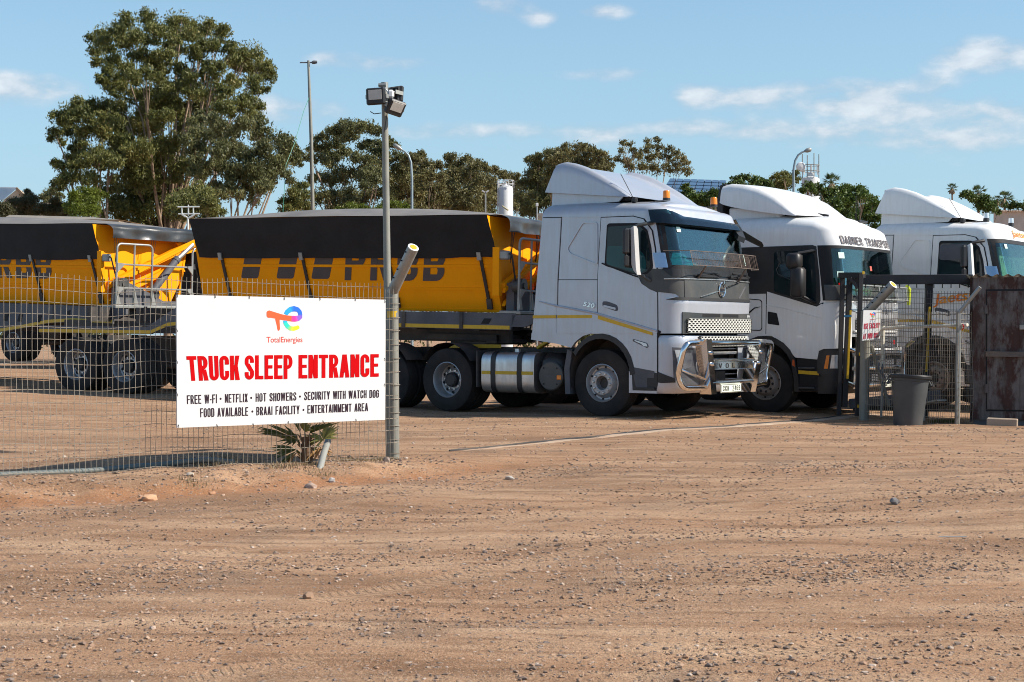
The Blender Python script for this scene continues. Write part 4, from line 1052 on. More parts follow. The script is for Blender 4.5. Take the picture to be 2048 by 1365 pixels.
    # roof clutter
    mb = MB(); mb.box((.47, -1.0, 3.375), (.11, .07, .09), .025); B('antenna_base', mb, M['black'], t); B('antenna', MB().tube([(.45, -1.0, 3.41), (.22, -1.0, 3.80)], .006, 5), M['black'], t)
    for y in (-.68, .84):
        if silver:
            mb = MB().cyl((.86, y, 3.37), (.86, y, 3.41), .062, .058, 16); b = B('beacon_base', mb, M['black'], t)
            mb = MB().tube([(.86, y, 3.41), (.86, y, 3.51), (.86, y, 3.525)], [.058, .054, .045], 18); B('beacon', mb, M['orange'], t)
        else:
            mb = MB().cyl((.80, y, 3.36), (.80, y, 3.43), .06, .05, 14); B('lamp_base', mb, M['black'], t); mb = MB().cyl((.80, y, 3.43), (.80, y, 3.52), .05, .045, 14); B('roof_lamp', mb, M['lens'], t)
        mb = MB().tube([(.80, y, 3.37), (.60, y + .1, 3.385), (.45, y + .25, 3.38)], .008, 5); B('lamp_cable', mb, M['black'], t)
    if silver:
        # smoked sun visor round the roof front
        def vis(a, z, o):
            p = C.pt(a, min(z, 3.2), .055 + .25 * max(0, 3.12 - z) + o); p.z = z; return p
        pl = [C.fs(.80, 3.19), C.fs(.35, 3.20), (-.80, 3.10), (.0, 3.085), (1.12, 3.075), (-C.fs(.35, 3.12)[0], 3.17), (-C.fs(.8, 3.1)[0], 3.17), (-C.fs(.85, 3)[0], 2.99), (-C.fs(.3, 3)[0], 2.965), (0, 2.965), C.fs(.3, 2.965), C.fs(.85, 2.99)]
        B('sun_visor', MB().patch(pl, vis, .0, .008, .12), M['visor'], t, ang=60)
        mb = MB(); mb.box((1.24, 1.12, 2.93), (.10, .10, .08), .02); mb.prism([(1.24, 1.10, 2.95), (1.50, 1.36, 2.74), (1.46, 1.40, 2.70), (1.24, 1.20, 2.84)], (.02, -.10, .05)); mb.prism([(1.25, 1.0, 2.93), (1.40, .86, 2.76), (1.36, .70, 2.80), (1.22, .8, 2.92)], (.02, .02, .08)); B('kerb_mirror', mb, M['black'], t)
        # windscreen stone guard rack
        gf = lambda a, z, o: C.pt(a, z, .20 + o)
        mb = MB()
        for z in (2.335, 2.555): mb.tube([C.pt(a, z, .20) for a in np.linspace(-1.02, 1.30, 20)], .007, 6)
        for a in (-1.02, .40, 1.30): mb.tube([C.pt(a, 2.335, .20), C.pt(a, 2.555, .20)], .006, 6)
        mb.tube([C.pt(-1.30, 2.555, .07), C.pt(-1.02, 2.555, .20)], .006, 6); mb.tube([C.pt(1.30, 2.555, .20), C.pt(1.45, 2.555, .05)], .006, 6); mb.tube([C.pt(-.72, 2.335, .20), C.pt(-.72, 2.15, .03)], .018, 6); mb.tube([C.pt(.55, 2.335, .20), C.pt(.55, 2.12, .03)], .018, 6)
        rk = B('stone_guard_rack', mb, mat('brown_rack', (.16, .12, .10), .55, .3), t)
        B('guard_wire', wire_grid(gf, -1.02, 1.30, 2.335, 2.555, 46, 15, .0016), mat('brown_guard_wire', (.22, .15, .12), .6, .3), rk, recalc=False, ang=0)
        mb = MB(); mb.patch([(-1.20, 2.31), (-1.22, 2.44), (-.95, 2.45), (-.58, 2.36), (-.58, 2.31)], C.pt, -.010, .004, .06); mb.patch([(-1.20, 2.45), (-1.16, 2.53), (-.95, 2.53), (-.86, 2.46)], C.pt, -.012, .004, .06); B('turquoise_cloth', mb, M['cyan'], t)
        # wipers
        mb = MB()
        for a0, a1 in ((-.75, -.05), (.25, .95)): mb.tube([C.pt(a1, 2.20, .05), C.pt(a1 - .25, 2.245, .06), C.pt(a0, 2.19, .05)], .02, 6); mb.box(C.pt((a0 + a1) / 2, 2.19, .03), (.04, .6, .05), .01); mb.box(C.pt((a0 + a1) / 2 - .05, 2.25, .02), (.03, .28, .028), .006)
        B('wipers', mb, M['black'], t)
        # chrome bull bar
        bbx = 1.68
        bb = B('bull_bar', MB().tube([(bbx, -.82, 1.155), (bbx, .82, 1.155)], .045, 12), M['chrome'], t, ang=50)
        for sg in (-1, 1):
            mb = MB()
            mb.prism([(bbx + .05, sg * 1.02 - .13, 1.20), (bbx + .05, sg * 1.02 + .13, 1.20), (bbx, sg * .68 + .13, .37), (bbx, sg * .68 - .13, .37)] if 0 else [(bbx + .06, sg * .91 - .085, 1.21), (bbx + .06, sg * .91 + .085, 1.21), (bbx, sg * .64 + .085, .37), (bbx, sg * .64 - .085, .37)], (-.20, 0, 0))
            B('upright_plate', mb, M['chrome'], bb, ang=30)
        for sg in (-1, 1):
            y0, y1 = .82, 1.46
            path = [(bbx - .05, sg * y0, 1.155)] + [(bbx - .05, sg * (y1 - .35), 1.155)] + arc((bbx - .09, sg * (y1 - .16), 1.155 - .14), 1, R(90), R(0), 6, (0, sg * .14, 0), (.04, 0, .14))[0:] + [(bbx - .17, sg * (y1 - .02), .70)] + [Vector((bbx - .13 - .04 * (1 - k / 6), sg * (y1 - .20 + .16 * math.cos(k / 6 * math.pi / 2)), .64 - .0 - .16 * math.sin(k / 6 * math.pi / 2))) for k in range(7)] + [(bbx - .08, sg * .64, .47)]
            B('side_loop', MB().tube(path, .045, 12), M['chrome'], bb, ang=50)
            B('loop_brace', MB().tube([(bbx - .15, sg * (y1 - .03), .76), (bbx - .06, sg * .72, .58)], .022, 8), M['chrome'], bb)
            B('loop_mesh', wire_grid(lambda a, z, o: Vector((bbx - .14, sg * a, z)), .84, 1.40,   .52, 1.08, 20, 34, .0034), M['slate'], bb, recalc=False, ang=0)
            for z, k in ((1.0, .82), (.83, .76)): B('bolt', MB().tube([(bbx + .035 + .05 * (z - .9), sg * k, z), (bbx + .075 + .05 * (z - .9), sg * k, z)], [.03, .02], 12), M['chrome'], bb)
        mb = MB(); mb.tube([(bbx - .02, -.70, .545), (bbx - .02, .66, .545)], .035, 10); B('lower_bar', mb, M['chrome'], bb, ang=50)
        mb = MB(); mb.box((bbx - .02, 0, .805), (.05, 1.36, .13), .015); mb.box((bbx - .02, 0, .89), (.08, 1.36, .035), .012); B('name_plate', mb, M['chrome'], bb)
        print_block('plate_lettering', 'VOLVO', M['seam'], bb, lambda u, v, o: Vector((bbx + .008 + o, -.50 + .95 * u, .765 + .075 * v)), .7, .17, .15, .9)
        mb = MB(); mb.box((bbx + .01, -.12, .45), (.02, .66, .135), .004); np_ = B('number_plate', mb, mat('plate_pale', (.74, .78, .66), .4), bb)
        mb = MB(); mb.tube([(bbx + .021, y, z) for y, z in ((-.44, .392), (-.44, .508), (.20, .508), (.20, .392))], .004, 4, closed=True); B('plate_rim', mb, M['seam'], bb)
        print_block('plate_number', 'CCK', M['seam'], bb, lambda u, v, o: Vector((bbx + .0215 + o, -.40 + .20 * u, .412 + .078 * v)), .5, .15, .12, .2)
        print_block('plate_number', '2469', M['seam'], bb, lambda u, v, o: Vector((bbx + .0215 + o, -.09 + .25 * u, .412 + .078 * v)), .5, .15, .12, .2)
        print_text('power_lettering', '520', M['chrome'], t, lambda u, v: Vector((-.30 + .21 * u, -1.277, 1.735 + .07 * v - .04 * u)), .0, .25)
    else:
        th = M['orange2']; sd_ = C.side(-1)
        print_text('door_lettering', 'Jaetsie', th, t, lambda u, v: Vector((.02 + .86 * u, -1.278, 1.80 + .24 * v + .10 * u)), .012, .12, .95)
        print_text('door_web_lettering', 'www.jaetsie.co.za', M['letter'], t, lambda u, v: Vector((.25 + .55 * u, -1.278, 1.72 + .035 * v)), 0)
        print_text('roof_lettering', 'Jaetsie', th, t, lambda u, v: C.pt(-.42 + 1.0 * u, 3.06 + .16 * v, .01), .012, .12, .95)
        print_text('power_lettering', '440', M['alu'], t, lambda u, v: Vector((-.34 + .22 * u, -1.277, 1.735 + .07 * v - .04 * u)), .0, .25)
    # running gear
    chassis = MB()
    for y in (-.42, .42): chassis.box((-2.0, y, .93), (5.9, .09, .27), .01)
    for x in (-4.6, -3.7, -2.2, -1.2): chassis.box((x, 0, .93), (.12, .8, .2))
    chassis.box((.0, 0, .55), (.14, 1.9, .14), .02); chassis.box((-3.08, 0, .52), (.22, 1.7, .22), .04); chassis.box((-4.45, 0, .52), (.22, 1.7, .22), .04); chassis.box((.15, 0, 1.15), (1.3, 1.3, .30)); chassis.box((-.75, 0, .7), (.6, 1.2, .5)); chassis.box((.9, 0, .5), (.7, 1.9, .2)); B('chassis', chassis, M['dark'], t)
    for sg in (-1, 1):
        B('wheel_well', MB().tube(arc((0, sg * .95, .62), .60, R(170), R(10), 10), .02, 6) if 0 else MB().grid(lambda u, v: Vector((.02 + .60 * math.cos(R(200 - 220 * u)), sg * (.62 + .60 * v), .66 + .60 * math.sin(R(200 - 220 * u)))), 14, 1), M['dark'], t)
        wheel(t, 0, sg * 1.05, .525, 'front', sg, rimmat=M['rim'] if silver else M['rimdusty'])
        for x in (-3.08, -4.45): wheel(t, x, sg * 1.07, .525, 'rear', sg, dual=False); wheel(t, x, sg * .74, .525, 'rear', sg)
    # fuel tank, filter housing
    def tank(u, v):
        x = -2.34 + 1.06 * v; a = u * 2 * math.pi; c_, s_ = math.cos(a), math.sin(a); q = .40 if 1 else .4
        k = lambda w: math.copysign(abs(w) ** .42, w)
        return Vector((x, -.90 + .33 * k(c_), .665 + .335 * k(s_)))
    tk = MB().grid(tank, 48, 1); tk.add([tank(i / 48, 0) + Vector((.0, 0, 0)) for i in range(48)], [tuple(range(48))]); tk.add([tank(i / 48, 1) for i in range(48)], [tuple(range(48))])
    tko = B('fuel_tank', tk, M['alu'], t, ang=40)
    for x in (-2.10, -1.57):
        B('tank_strap', MB().grid(lambda u, v: (lambda p: Vector((x - .045 + .09 * v, -.90 + (p.y + .90) * 1.03, .665 + (p.z - .665) * 1.03)))(tank(u, 0)), 48, 1), M['black'], tko)
    mb = MB()
    for a, b in ((-2.33, -2.15), (-2.05, -1.62), (-1.52, -1.30)): mb.box(((a + b) / 2, -1.2345, .66), (b - a, .006, .055))
    B('reflective_tape', mb, M['tape'], tko)
    B('filler_cap', MB().cyl((-1.8, -.95, .98), (-1.8, -.95, 1.05), .055, .05, 14), M['alu'], tko)
    mb = MB(); mb.box((-1.0, -.86, .66), (.52, .66, .66), .14); hs = B('filter_housing', mb, M['black'], t, ang=60)
    B('filter_cover', MB().lathe([(0, -.045), (.215, -.045), (.232, -.03), (.232, .02)], (-.955, -1.19, .62), 'y', 32), M['slate'] if 0 else M['greyplastic'], hs)
    mb = MB()
    for k in range(4): a = R(45 + 90 * k); mb.cyl((-.955 + .18 * math.cos(a), -1.236, .62 + .18 * math.sin(a)), (-.955 + .18 * math.cos(a), -1.243, .62 + .18 * math.sin(a)), .014, .012, 8)
    B('cover_bolts', mb, M['seam'], hs)['kind'] = 'stuff'
    if silver: print_text('cover_lettering', 'VOLVO', M['slate'], hs, lambda u, v: Vector((-1.08 + .18 * u, -1.2365, .60 + .04 * v)), .01)
    B('side_reflector', MB().box((-.785, -1.24, .60), (.085, .014, .07), .006), M['orange'], hs)
    # rear mudguards, fifth wheel
    mb = MB()
    for x in (-3.08, -4.45): mb.grid(lambda u, v: Vector((x + .60 * math.cos(R(150 - 120 * u)), -1.25 + .5 * v, .55 + .60 * math.sin(R(150 - 120 * u)))), 8, 1)
    mb.box((-2.42, -1.0, .72), (.03, .5, .6)); B('rear_mudguards', mb, M['dark'], t)
    mb = MB(); mb.box((-3.1, 0, 1.16), (1.0, .95, .10), .03); mb.box((-3.1, -.45, 1.10), (.6, .08, .16), .02); B('fifth_wheel', mb, M['dark'], t)
    B('ramp_tape', MB().box((-3.1, -.53, 1.085), (1.3, .012, .06)), M['tape'], t)
    mb = MB(); mb.tube([(-1.35, -.2, 1.5), (-1.5, -.25, 1.2), (-1.8, -.2, 1.15), (-2.2, -.1, 1.3)], .025, 8); mb.tube([(-1.35, .1, 1.5), (-1.55, .12, 1.25), (-1.9, .1, 1.2)], .025, 8); B('air_lines', mb, M['black'], t)
    mb = MB(); mb.bar((-1.62, -.62, 1.06), (-1.28, -.62, 1.24), .12, .05, .01); B('wheel_chock', mb, M['tape'], t)
    return t, C
M['orange2'] = mat('flame_lettering', (.80, .16, .02), .45, 0, .1, 6, col2=(.75, .40, .03), c2s=5, c2t=.5, c2w=.15)
silver_root, silver_cab = tractor_a('silver truck cab with amber beacons, smoked visor and chrome bull bar', (2.11, 25.67, 0), 36, M['silver'], M['greyplastic'], 'silver')
white_root, _ = tractor_a('white truck cab behind the rusty steel shed, orange lettering on door and roof', (8.33, 29.72, -.03), 34.0, M['white'], M['white'], 'white')

def tractor_b():
    """rounder white cab with black window band"""
    t = thing('tractor_truck', 'white truck with black window band and DABNER TRANSPORT above the windscreen', 'truck', (4.99, 27.77, -.055), (0, 0, -R(36)), 'tractor units parked side by side')
    C = Cab([(.36, 1.43), (.5, 1.47), (1.1, 1.49), (1.5, 1.49), (1.85, 1.49), (1.95, 1.48), (2.75, 1.375), (2.85, 1.365), (3.1, 1.27)], 1.25, .36, .31, .06)
    xr = lambda z: -.95
    P = M['white']
    hole = lambda i, n, z0, z1: z0 > 1.94 and z1 < 2.80 and 6 + 2 <= i < n - 1 - 8
    zsh = lambda x: -.16 * max(0, min(1, (x - .05) / 1.15)) ** 1.8
    B('cab_shell', C.shell([1.33, 1.5, 1.7, 1.85, 1.95, 2.15, 2.35, 2.55, 2.77, 2.84, 2.92, 3.0, 3.06], xr, (3.34, .24), hole, zsh, .11), P, t, ang=45)
    mb = MB(); mb.box((.35, 0, 1.5), (1.8, 2.3, .04)); mb.box((1.05, 0, 1.80), (.42, 2.2, .26), .06); mb.box((-.3, 0, 2.2), (.08, 2.3, 1.3)); mb.box((.3, 0, 2.9), (1.5, 2.2, .04)); B('cab_interior', mb, M['interior'], t)
    gc = mat('dark_green_curtain', (.045, .075, .06), .85, 0, .25, 8); mb = MB()
    for k in range(30): mb.tube([(1.08 - .25 * abs(k / 15 - 1) ** 3, -1.05 + .072 * k, 2.74), (1.13 - .25 * abs(k / 15 - 1) ** 3, -1.05 + .072 * k + .02 * math.sin(k), 2.3), (1.17 - .25 * abs(k / 15 - 1) ** 3, -1.05 + .072 * k, 1.95)], [.035, .042, .05], 6)
    for sy in (-1, 1):
        if sy < 0: continue
        for k in range(12): mb.tube([(.86 - .07 * k, sy * 1.10, 2.74), (.92 - .07 * k, sy * 1.12, 1.95)], .045, 6)
    B('curtain', mb, gc, t)
    o = [C.fs(.74, 1.935), C.fs(.70, 2.80), (-C.fs(.70, 2.8)[0], 2.80), (-C.fs(.74, 1.935)[0], 1.935)]
    B('windscreen', MB().patch(o, C.pt, .006, .008, .12), M['ws'], t, ang=60)
    inn = [C.fs(.60, 1.99), C.fs(.55, 2.765), (-C.fs(.55, 2.765)[0], 2.765), (-C.fs(.60, 1.99)[0], 1.99)]
    oo = [C.fs(.95, 1.90), C.fs(.93, 2.815), (-C.fs(.93, 2.815)[0], 2.815), (-C.fs(.95, 1.90)[0], 1.90)]
    B('windscreen_seal', MB().patch(oo, C.pt, .010, .012, .10, [inn]), M['seam'], t, ang=60)
    mb = MB()
    for a, z in ((-1.12, 2.60), (-1.18, 2.28)): mb.patch([(a, z), (a, z + .10), (a + .12, z + .10), (a + .12, z)], C.pt, .016, .003)
    B('licence_sticker', mb, M['sticker'], t)
    mb = MB(); mb.patch([(-1.18, 2.12), (-1.18, 2.19), (-1.10, 2.19), (-1.10, 2.12)], C.pt, .016, .003); B('red_sticker', mb, M['red'], t)
    mb = MB(); 
    for a, w, z in ((-1.0, .30, .07), (-.62, .40, .16), (-.25, .3, .1), (.55, .25, .06)): mb.tube([C.pt(a + w * k / 6, 1.97 + z * math.sin(k / 6 * 3.14) + .02 * math.sin(k * 2.3), -.10) for k in range(7)], [.03, .06, .07, .06, .07, .05, .02], 8)
    B('lime_vest', mb, M['hiviz'], t)
    print_block('roof_lettering', 'DABNER TRANSPORT', M['letter'], t, lambda u, v, o: C.pt(-1.02 + 2.10 * u, 2.845 + .14 * v, .012 + o), .62, .19, .17, .13)
    mb = MB(); mb.patch([(-.1, 2.42), (-.1, 2.50), (-.02, 2.50), (-.02, 2.42)], C.pt, .012, .003); B('red_badge', mb, mat('faded_red', (.5, .1, .07), .6), t)
    # front: grille, lamps, bumper
    fw = [C.fs(.02, 1.30), C.fs(.05, 1.86), (-.80, 1.895), (.80, 1.895), (-C.fs(.05, 1.86)[0], 1.86), (-C.fs(.02, 1.3)[0], 1.30)]
    B('front_panel', MB().patch(fw, C.pt, .012, .02, .14), M['alu'] if 0 else mat('grey_front_paint', (.36, .36, .37), .4, .3, .05), t, ang=60)
    for z0, z1 in ((1.42, 1.60), (1.12, 1.30)):
        B('grille_mesh', perf_plate(lambda a, z, o: C.pt(a, z, .03 + o), -.82, .82, z0, z1, 30, 8, .7), M['slate'], t, recalc=False, ang=20)
        mb = MB(); mb.tube([C.pt(a, z0 - .03, .03) for a in np.linspace(-.9, .9, 12)], .022, 6); B('grille_bar', mb, M['white'], t)
    print_block('maker_lettering', 'SCANIA', M['chrome'], t, lambda u, v, o: C.pt(-.50 + 1.0 * u, 1.68 + .095 * v, .016 + o), .62, .15, .13, .35)
    mb = MB(); mb.patch([(.72, 1.17), (.72, 1.24), (.79, 1.24), (.79, 1.17)], C.pt, .035, .004); B('griffin_badge', mb, M['red'], t)
    for sg in (-1, 1):
        B('front_corner_panel', MB().patch([C.fs(.04, 1.12, sg), C.fs(.04, 1.885, sg), C.fs(.35, 1.90, sg), C.fs(.97, 1.84, sg), C.fs(.97, 1.10, sg)], C.pt, .020, .02, .07), P, t, ang=60)
        mb = MB(); mb.tube([C.fs(.5, 1.2, sg) and C.pt(C.fs(.62, 1.7, sg)[0], z, .016) for z in (1.58, 1.5, 1.35, 1.25)], [.005, .025, .025, .005], 8); B('air_duct_lip', mb, P, t)
        mb = MB(); mb.patch([C.fs(.03, 1.74, sg), (sg * .70, 1.70), (sg * .72, 1.78), C.fs(.02, 1.86, sg)], C.pt, .024, .01, .1); B('upper_lamp', mb, M['lens'], t)
        sd_ = C.side(sg)
        # window band and door
        bl = [(-.95, 2.03), (.06, 2.03), (.075, 2.065), (.985, 1.815), (1.02, 1.83), (1.05, 1.90), (1.03, 2.3), (.97, 2.80), (.90, 2.825), (-.95, 2.825)]
        B('window_band', MB().patch(bl, sd_, .008, .012), M['black'], t)
        dr = [(.06, 1.335), (.075, 2.065), (.985, 1.80), (1.08, 1.85), (1.095, 1.335)]
        B('door_seal', MB().patch([(.045, 1.33), (.055, 2.08), (.985, 1.83), (1.10, 1.87), (1.112, 1.33)], sd_, .006, .01), M['seam'], t)
        door = B('door', MB().patch(dr, sd_, .012, .014), P, t)
        B('window', MB().patch(round_poly([(.20, 2.06), (.20, 2.735), (.86, 2.74), (.94, 2.66), (.965, 2.30), (.965, 1.86)], .06), sd_, .013, .006), M['glassdark'], t)
        B('window', MB().patch(round_poly([(.215, 2.07), (.215, 2.63), (.80, 2.63), (.86, 2.4), (.86, 1.92)], .08), sd_, .015, .004), M['tealreflect'] if 0 else mat('dark_window_pane', (.012, .024, .027), .07), t)
        mb = MB(); mb.tube([Vector((x, sg * (C.hw(z) + .018), z)) for x, z in ((.33, 2.56), (.25, 2.43), (.28, 2.36), (.45, 2.28), (.72, 2.17))], .009, 5); B('window_grab_line', mb, M['greyplastic'], t)
        B('door_handle', MB().patch(round_poly([(.09, 1.52), (.09, 1.73), (.26, 1.70), (.31, 1.49)], .02), sd_, .015, .01), M['seam'], t)
        mb = MB(); mb.tube([Vector((x, sg * (C.hw_ + .012), z)) for x, z in ((.06, 1.84), (.4, 1.78), (.8, 1.68), (1.10, 1.60))], [.004, .010, .012, .006], 6); B('door_crease', mb, P, t)
        B('lower_door', MB().patch([(-.95, 1.345), (-.95, 1.08), (-.50, 1.05), (-.35, 1.22), (-.1, 1.31), (.16, 1.318), (.36, 1.20), (.50, 1.05), (.60, .955), (1.0, .925), (1.03, 1.07), (1.10, 1.10), (1.10, 1.345)], sd_, .010, .05), P, t)
        B('hatch_outline', MB().patch(round_poly([(-.60, 1.42), (-.60, 1.98), (-.02, 1.93), (-.02, 1.40)], .06), sd_, .005, .006, None, [round_poly([(-.585, 1.435), (-.585, 1.965), (-.032, 1.915), (-.032, 1.415)], .05)]), M['seam'], t)
        mb = MB(); mb.tube([Vector((x, sg * (C.hw_ + .008), z)) for x, z in ((-.42, 1.80), (-.36, 1.66), (-.28, 1.70), (-.16, 1.79), (-.05, 1.81))], [.012, .02, .016, .01, .004], 5); B('swoosh_mark', mb, M['seam'], t)
        oa = [(.02 + .63 * math.cos(R(175 - k * 15)), .66 + .66 * math.sin(R(175 - k * 15))) for k in range(11)] + [(.66, .60), (.67, .385)]
        ia = [(.02 + .55 * math.cos(R(175 - k * 15)), .64 + .585 * math.sin(R(175 - k * 15))) for k in range(11)] + [(.575, .60), (.58, .385)]
        B('wheel_arch', MB().patch(oa + ia[::-1], sd_, .022, .10), M['black'], t)
        B('arch_reflector', MB().patch([(.545, .83), (.56, .93), (.59, .90), (.595, .80)], sd_, .028, .006), mat('dull_orange_reflector', (.55, .10, .02), .4), t)
        # headlamp block, steps
        hb = [C.S(1.0, .93, sg), C.S(1.03, 1.07, sg), C.fs(.9, 1.09, sg), C.fs(.2, 1.06, sg), C.fs(.0, 1.0, sg), C.fs(.0, .62, sg), C.fs(.9, .66, sg), C.S(1.0, .70, sg)]
        B('lamp_block', MB().patch(hb, C.pt, .018, .04, .08), M['black'], t, ang=60)
        B('headlight', MB().patch([C.fs(.74, .78, sg), C.fs(.70, 1.00, sg), C.fs(.15, 1.00, sg), C.fs(.15, .78, sg)], C.pt, .026, .01, .06), M['lens'], t, ang=60)
        B('indicator', MB().patch([C.fs(.90, .775, sg), C.fs(.84, .995, sg), C.fs(.76, .995, sg), C.fs(.79, .775, sg)], C.pt, .028, .01, .06), M['orange'], t)
        B('step_box', MB().patch([(.62, .40), (.62, .96), (1.02, .94), (1.06, .66), (1.02, .40)], sd_, -.01, .10), M['seam'], t)
        for z in (.78, .45): B('step_tread', MB().box((.80, sg * 1.245, z), (.30, .06, .03), .008), M['slate'] if 0 else M['greyplastic'], t)
        B('reflective_tape', MB().patch([(.65, .685), (.65, .742), (1.02, .725), (1.02, .665)], sd_, .004, .006), M['tape'], t)
        # mirror
        Y = lambda y: sg * y
        mm = MB(); mm.box((.75, Y(1.47), 2.20), (.22, .22, .50), .04); mi = B('mirror', mm, M['black'], t, ang=60)
        mb = MB(); mb.box((.68, Y(1.47), 2.56), (.24, .22, .26), .045); mb.box((.74, Y(1.47), 2.43), (.06, .10, .08)); B('upper_mirror', mb, M['black'], mi, ang=60)
        mb = MB(); mb.bar((.96, Y(1.23), 2.74), (.72, Y(1.46), 2.68), .06, .05, .015); B('mirror_arm', mb, M['black'], mi); B('mirror_arm', MB().bar((.95, Y(1.24), 1.86), (.80, Y(1.44), 1.97), .09, .05, .02), M['black'], mi)
        wheel(t, 0, sg * 1.05, .525, 'front', sg, rimmat=M['rimdusty'])
        for x in (-3.1, -4.45): wheel(t, x, sg * 1.07, .525, 'rear', sg); wheel(t, x, sg * .74, .525, 'rear', sg)
        B('wheel_well', MB().grid(lambda u, v: Vector((.02 + .60 * math.cos(R(200 - 220 * u)), sg * (.62 + .60 * v), .66 + .60 * math.sin(R(200 - 220 * u)))), 14, 1), M['dark'], t)
    # lower bumper
    zs = [.36, .42, .55, .64]; rg = [C.ring(z, 1.0, None, 0) for z in zs]; n = len(rg[0]); mb = MB(); mb.add([p for r_ in rg for p in r_], [(j * n + i, j * n + i + 1, (j + 1) * n + i + 1, (j + 1) * n + i) for j in range(3) for i in range(n - 1)])
    zs = [.62, .8, 1.0, 1.12]; rg = [C.ring(z, 1.05, None, .01) for z in zs]; mb.add([p for r_ in rg for p in r_], [(j * n + i, j * n + i + 1, (j + 1) * n + i + 1, (j + 1) * n + i) for j in range(3) for i in range(n - 1)])
    B('bumper', mb, M['black'], t, ang=50)
    mb = MB()
    for z in (1.02, .78, .50): mb.tube([C.pt(a, z, .10) for a in np.linspace(-1.0, 1.0, 12)], .038, 10)
    bb = B('bull_bar', mb, M['chrome'], t, ang=50)
    for sg in (-1, 1):
        mb = MB(); mb.prism([(1.62, sg * .88 - .07, 1.12), (1.62, sg * .88 + .07, 1.12), (1.60, sg * .88 + .07, .44), (1.60, sg * .88 - .07, .44)], (-.10, 0, 0)); B('upright_plate', mb, M['chrome'], bb)
        mb = MB(); mb.tube([(1.53, sg * .95, 1.06), (1.50, sg * 1.18, 1.10), (1.46, sg * 1.30, 1.02), (1.44, sg * 1.32, .80), (1.46, sg * 1.28, .58), (1.52, sg * .95, .50)], .038, 10); B('side_loop', mb, M['chrome'], bb, ang=50)
    B('lower_mesh', perf_plate(lambda a, z, o: C.pt(a, z, .04 + o), -.8, .8, .55, .95, 28, 14, .7), M['slate'], t, recalc=False, ang=20)
    mb = MB(); mb.box((1.60, .30, .50), (.02, .52, .12), .004); npl = B('number_plate', mb, mat('plate_pale_b', (.7, .72, .62), .4), bb)
    print_block('plate_number', 'CF 207', M['seam'], bb, lambda u, v, o: Vector((1.6115 + o, .08 + .44 * u, .465 + .07 * v)), .5, .15, .12, .2)
    # stone guard in front of the windscreen
    mb = MB()
    for z in (1.93, 2.15): mb.tube([C.pt(a, z, .22) for a in np.linspace(-1.05, 1.15, 16)], .012, 6)
    for a in (-1.05, -.3, .45, 1.15): mb.tube([C.pt(a, 1.93, .22), C.pt(a, 2.15, .22)], .010, 6); mb.tube([C.pt(a, 1.93, .22), C.pt(a, 1.88, .02)], .012, 6)
    rk = B('stone_guard_rack', mb, M['steel'], t); B('guard_wire', wire_grid(lambda a, z, o: C.pt(a, z, .22), -1.05, 1.15, 1.93, 2.15, 46, 14, .0016), M['steel'], rk, recalc=False, ang=0)
    B('clear_guard', MB().patch([C.fs(.85, 1.90), C.fs(.85, 2.16), (-1.0, 2.15), (-1.0, 1.93)], C.pt, .08, .005, .1), M['greyplastic'], t)
    mb = MB(); mb.tube([Vector((1.50, 1.42, 1.86)), Vector((1.50, 1.42, 2.14)), Vector((1.49, 1.36, 2.20))], [.03, .05, .03], 8); B('lime_marker', mb, mat('lime_plastic', (.50, .55, .02), .45), t)
    # roof deflector
    ex = [Vector(p) for p in ((-.86, 0, 3.92), (-.70, 0, 3.945), (-.45, 0, 3.915), (-.15, 0, 3.83), (.12, 0, 3.70), (.34, 0, 3.54), (.50, 0, 3.40), (.56, 0, 3.345))]
    def defl(u, v):
        k = v * (len(ex) - 1); i = min(int(k), len(ex) - 2); p = ex[i].lerp(ex[i + 1], k - i); s_ = u * 2 - 1; a = abs(s_); sg = -1 if s_ < 0 else 1
        lo = Vector((-.90 + 1.44 * v, 0, 3.62 - .29 * v ** .7)); W = 1.13
        if a > .70:
            k = (a - .70) / .30; c_ = math.sin(min(1, k * 2.2) * math.pi / 2); q = p.lerp(lo, max(0, (k - .12) / .88)); q.y = sg * (W - .12 * (1 - c_)); q.z -= .0; 
            if k < .3: q.z -= 0
            return q
        k = a / .70; nose = .30 * v ** 1.5 * (1 - k ** 2.2)
        return Vector((p.x + nose, sg * k * (W - .12), p.z + .03 * (1 - k ** 2) * (1 - v) - .012 * nose))
    B('roof_deflector', MB().grid(defl, 56, 26), P, t, ang=60, recalc=False)
    mb = MB(); mb.prism([(-.99, -1.06, 3.40), (-1.0, -1.06, 3.63), (-.93, -1.06, 3.93), (-.82, -1.06, 3.95), (-.88, -1.06, 3.60), (-.88, -1.06, 3.40)], (0, 2.12, 0)); B('deflector_back', mb, M['black'], t)
    mb = MB(); mb.box((-.30, 0, 3.42), (1.0, 2.0, .24), .03); B('deflector_base', mb, M['white'], t)
    mb = MB(); mb.box((.28, .0, 3.365), (.5, 1.7, .08), .02); mb.box((.80, .15, 3.33), (.08, .9, .05), .01); B('deflector_gap', mb, M['seam'], t)
    B('roof_rail', MB().tube([(.62, -.55, 3.40), (.85, -.5, 3.36)], .018, 6), M['black'], t); B('aerial_base', MB().box((1.0, .55, 3.31), (.06, .35, .04), .01), M['black'], t); B('aerial', MB().tube([(.95, .40, 3.30), (.95, .40, 3.75)], .006, 5), M['black'], t)
    ch = MB()
    for y in (-.42, .42): ch.box((-2.0, y, .93), (5.9, .09, .27), .01)
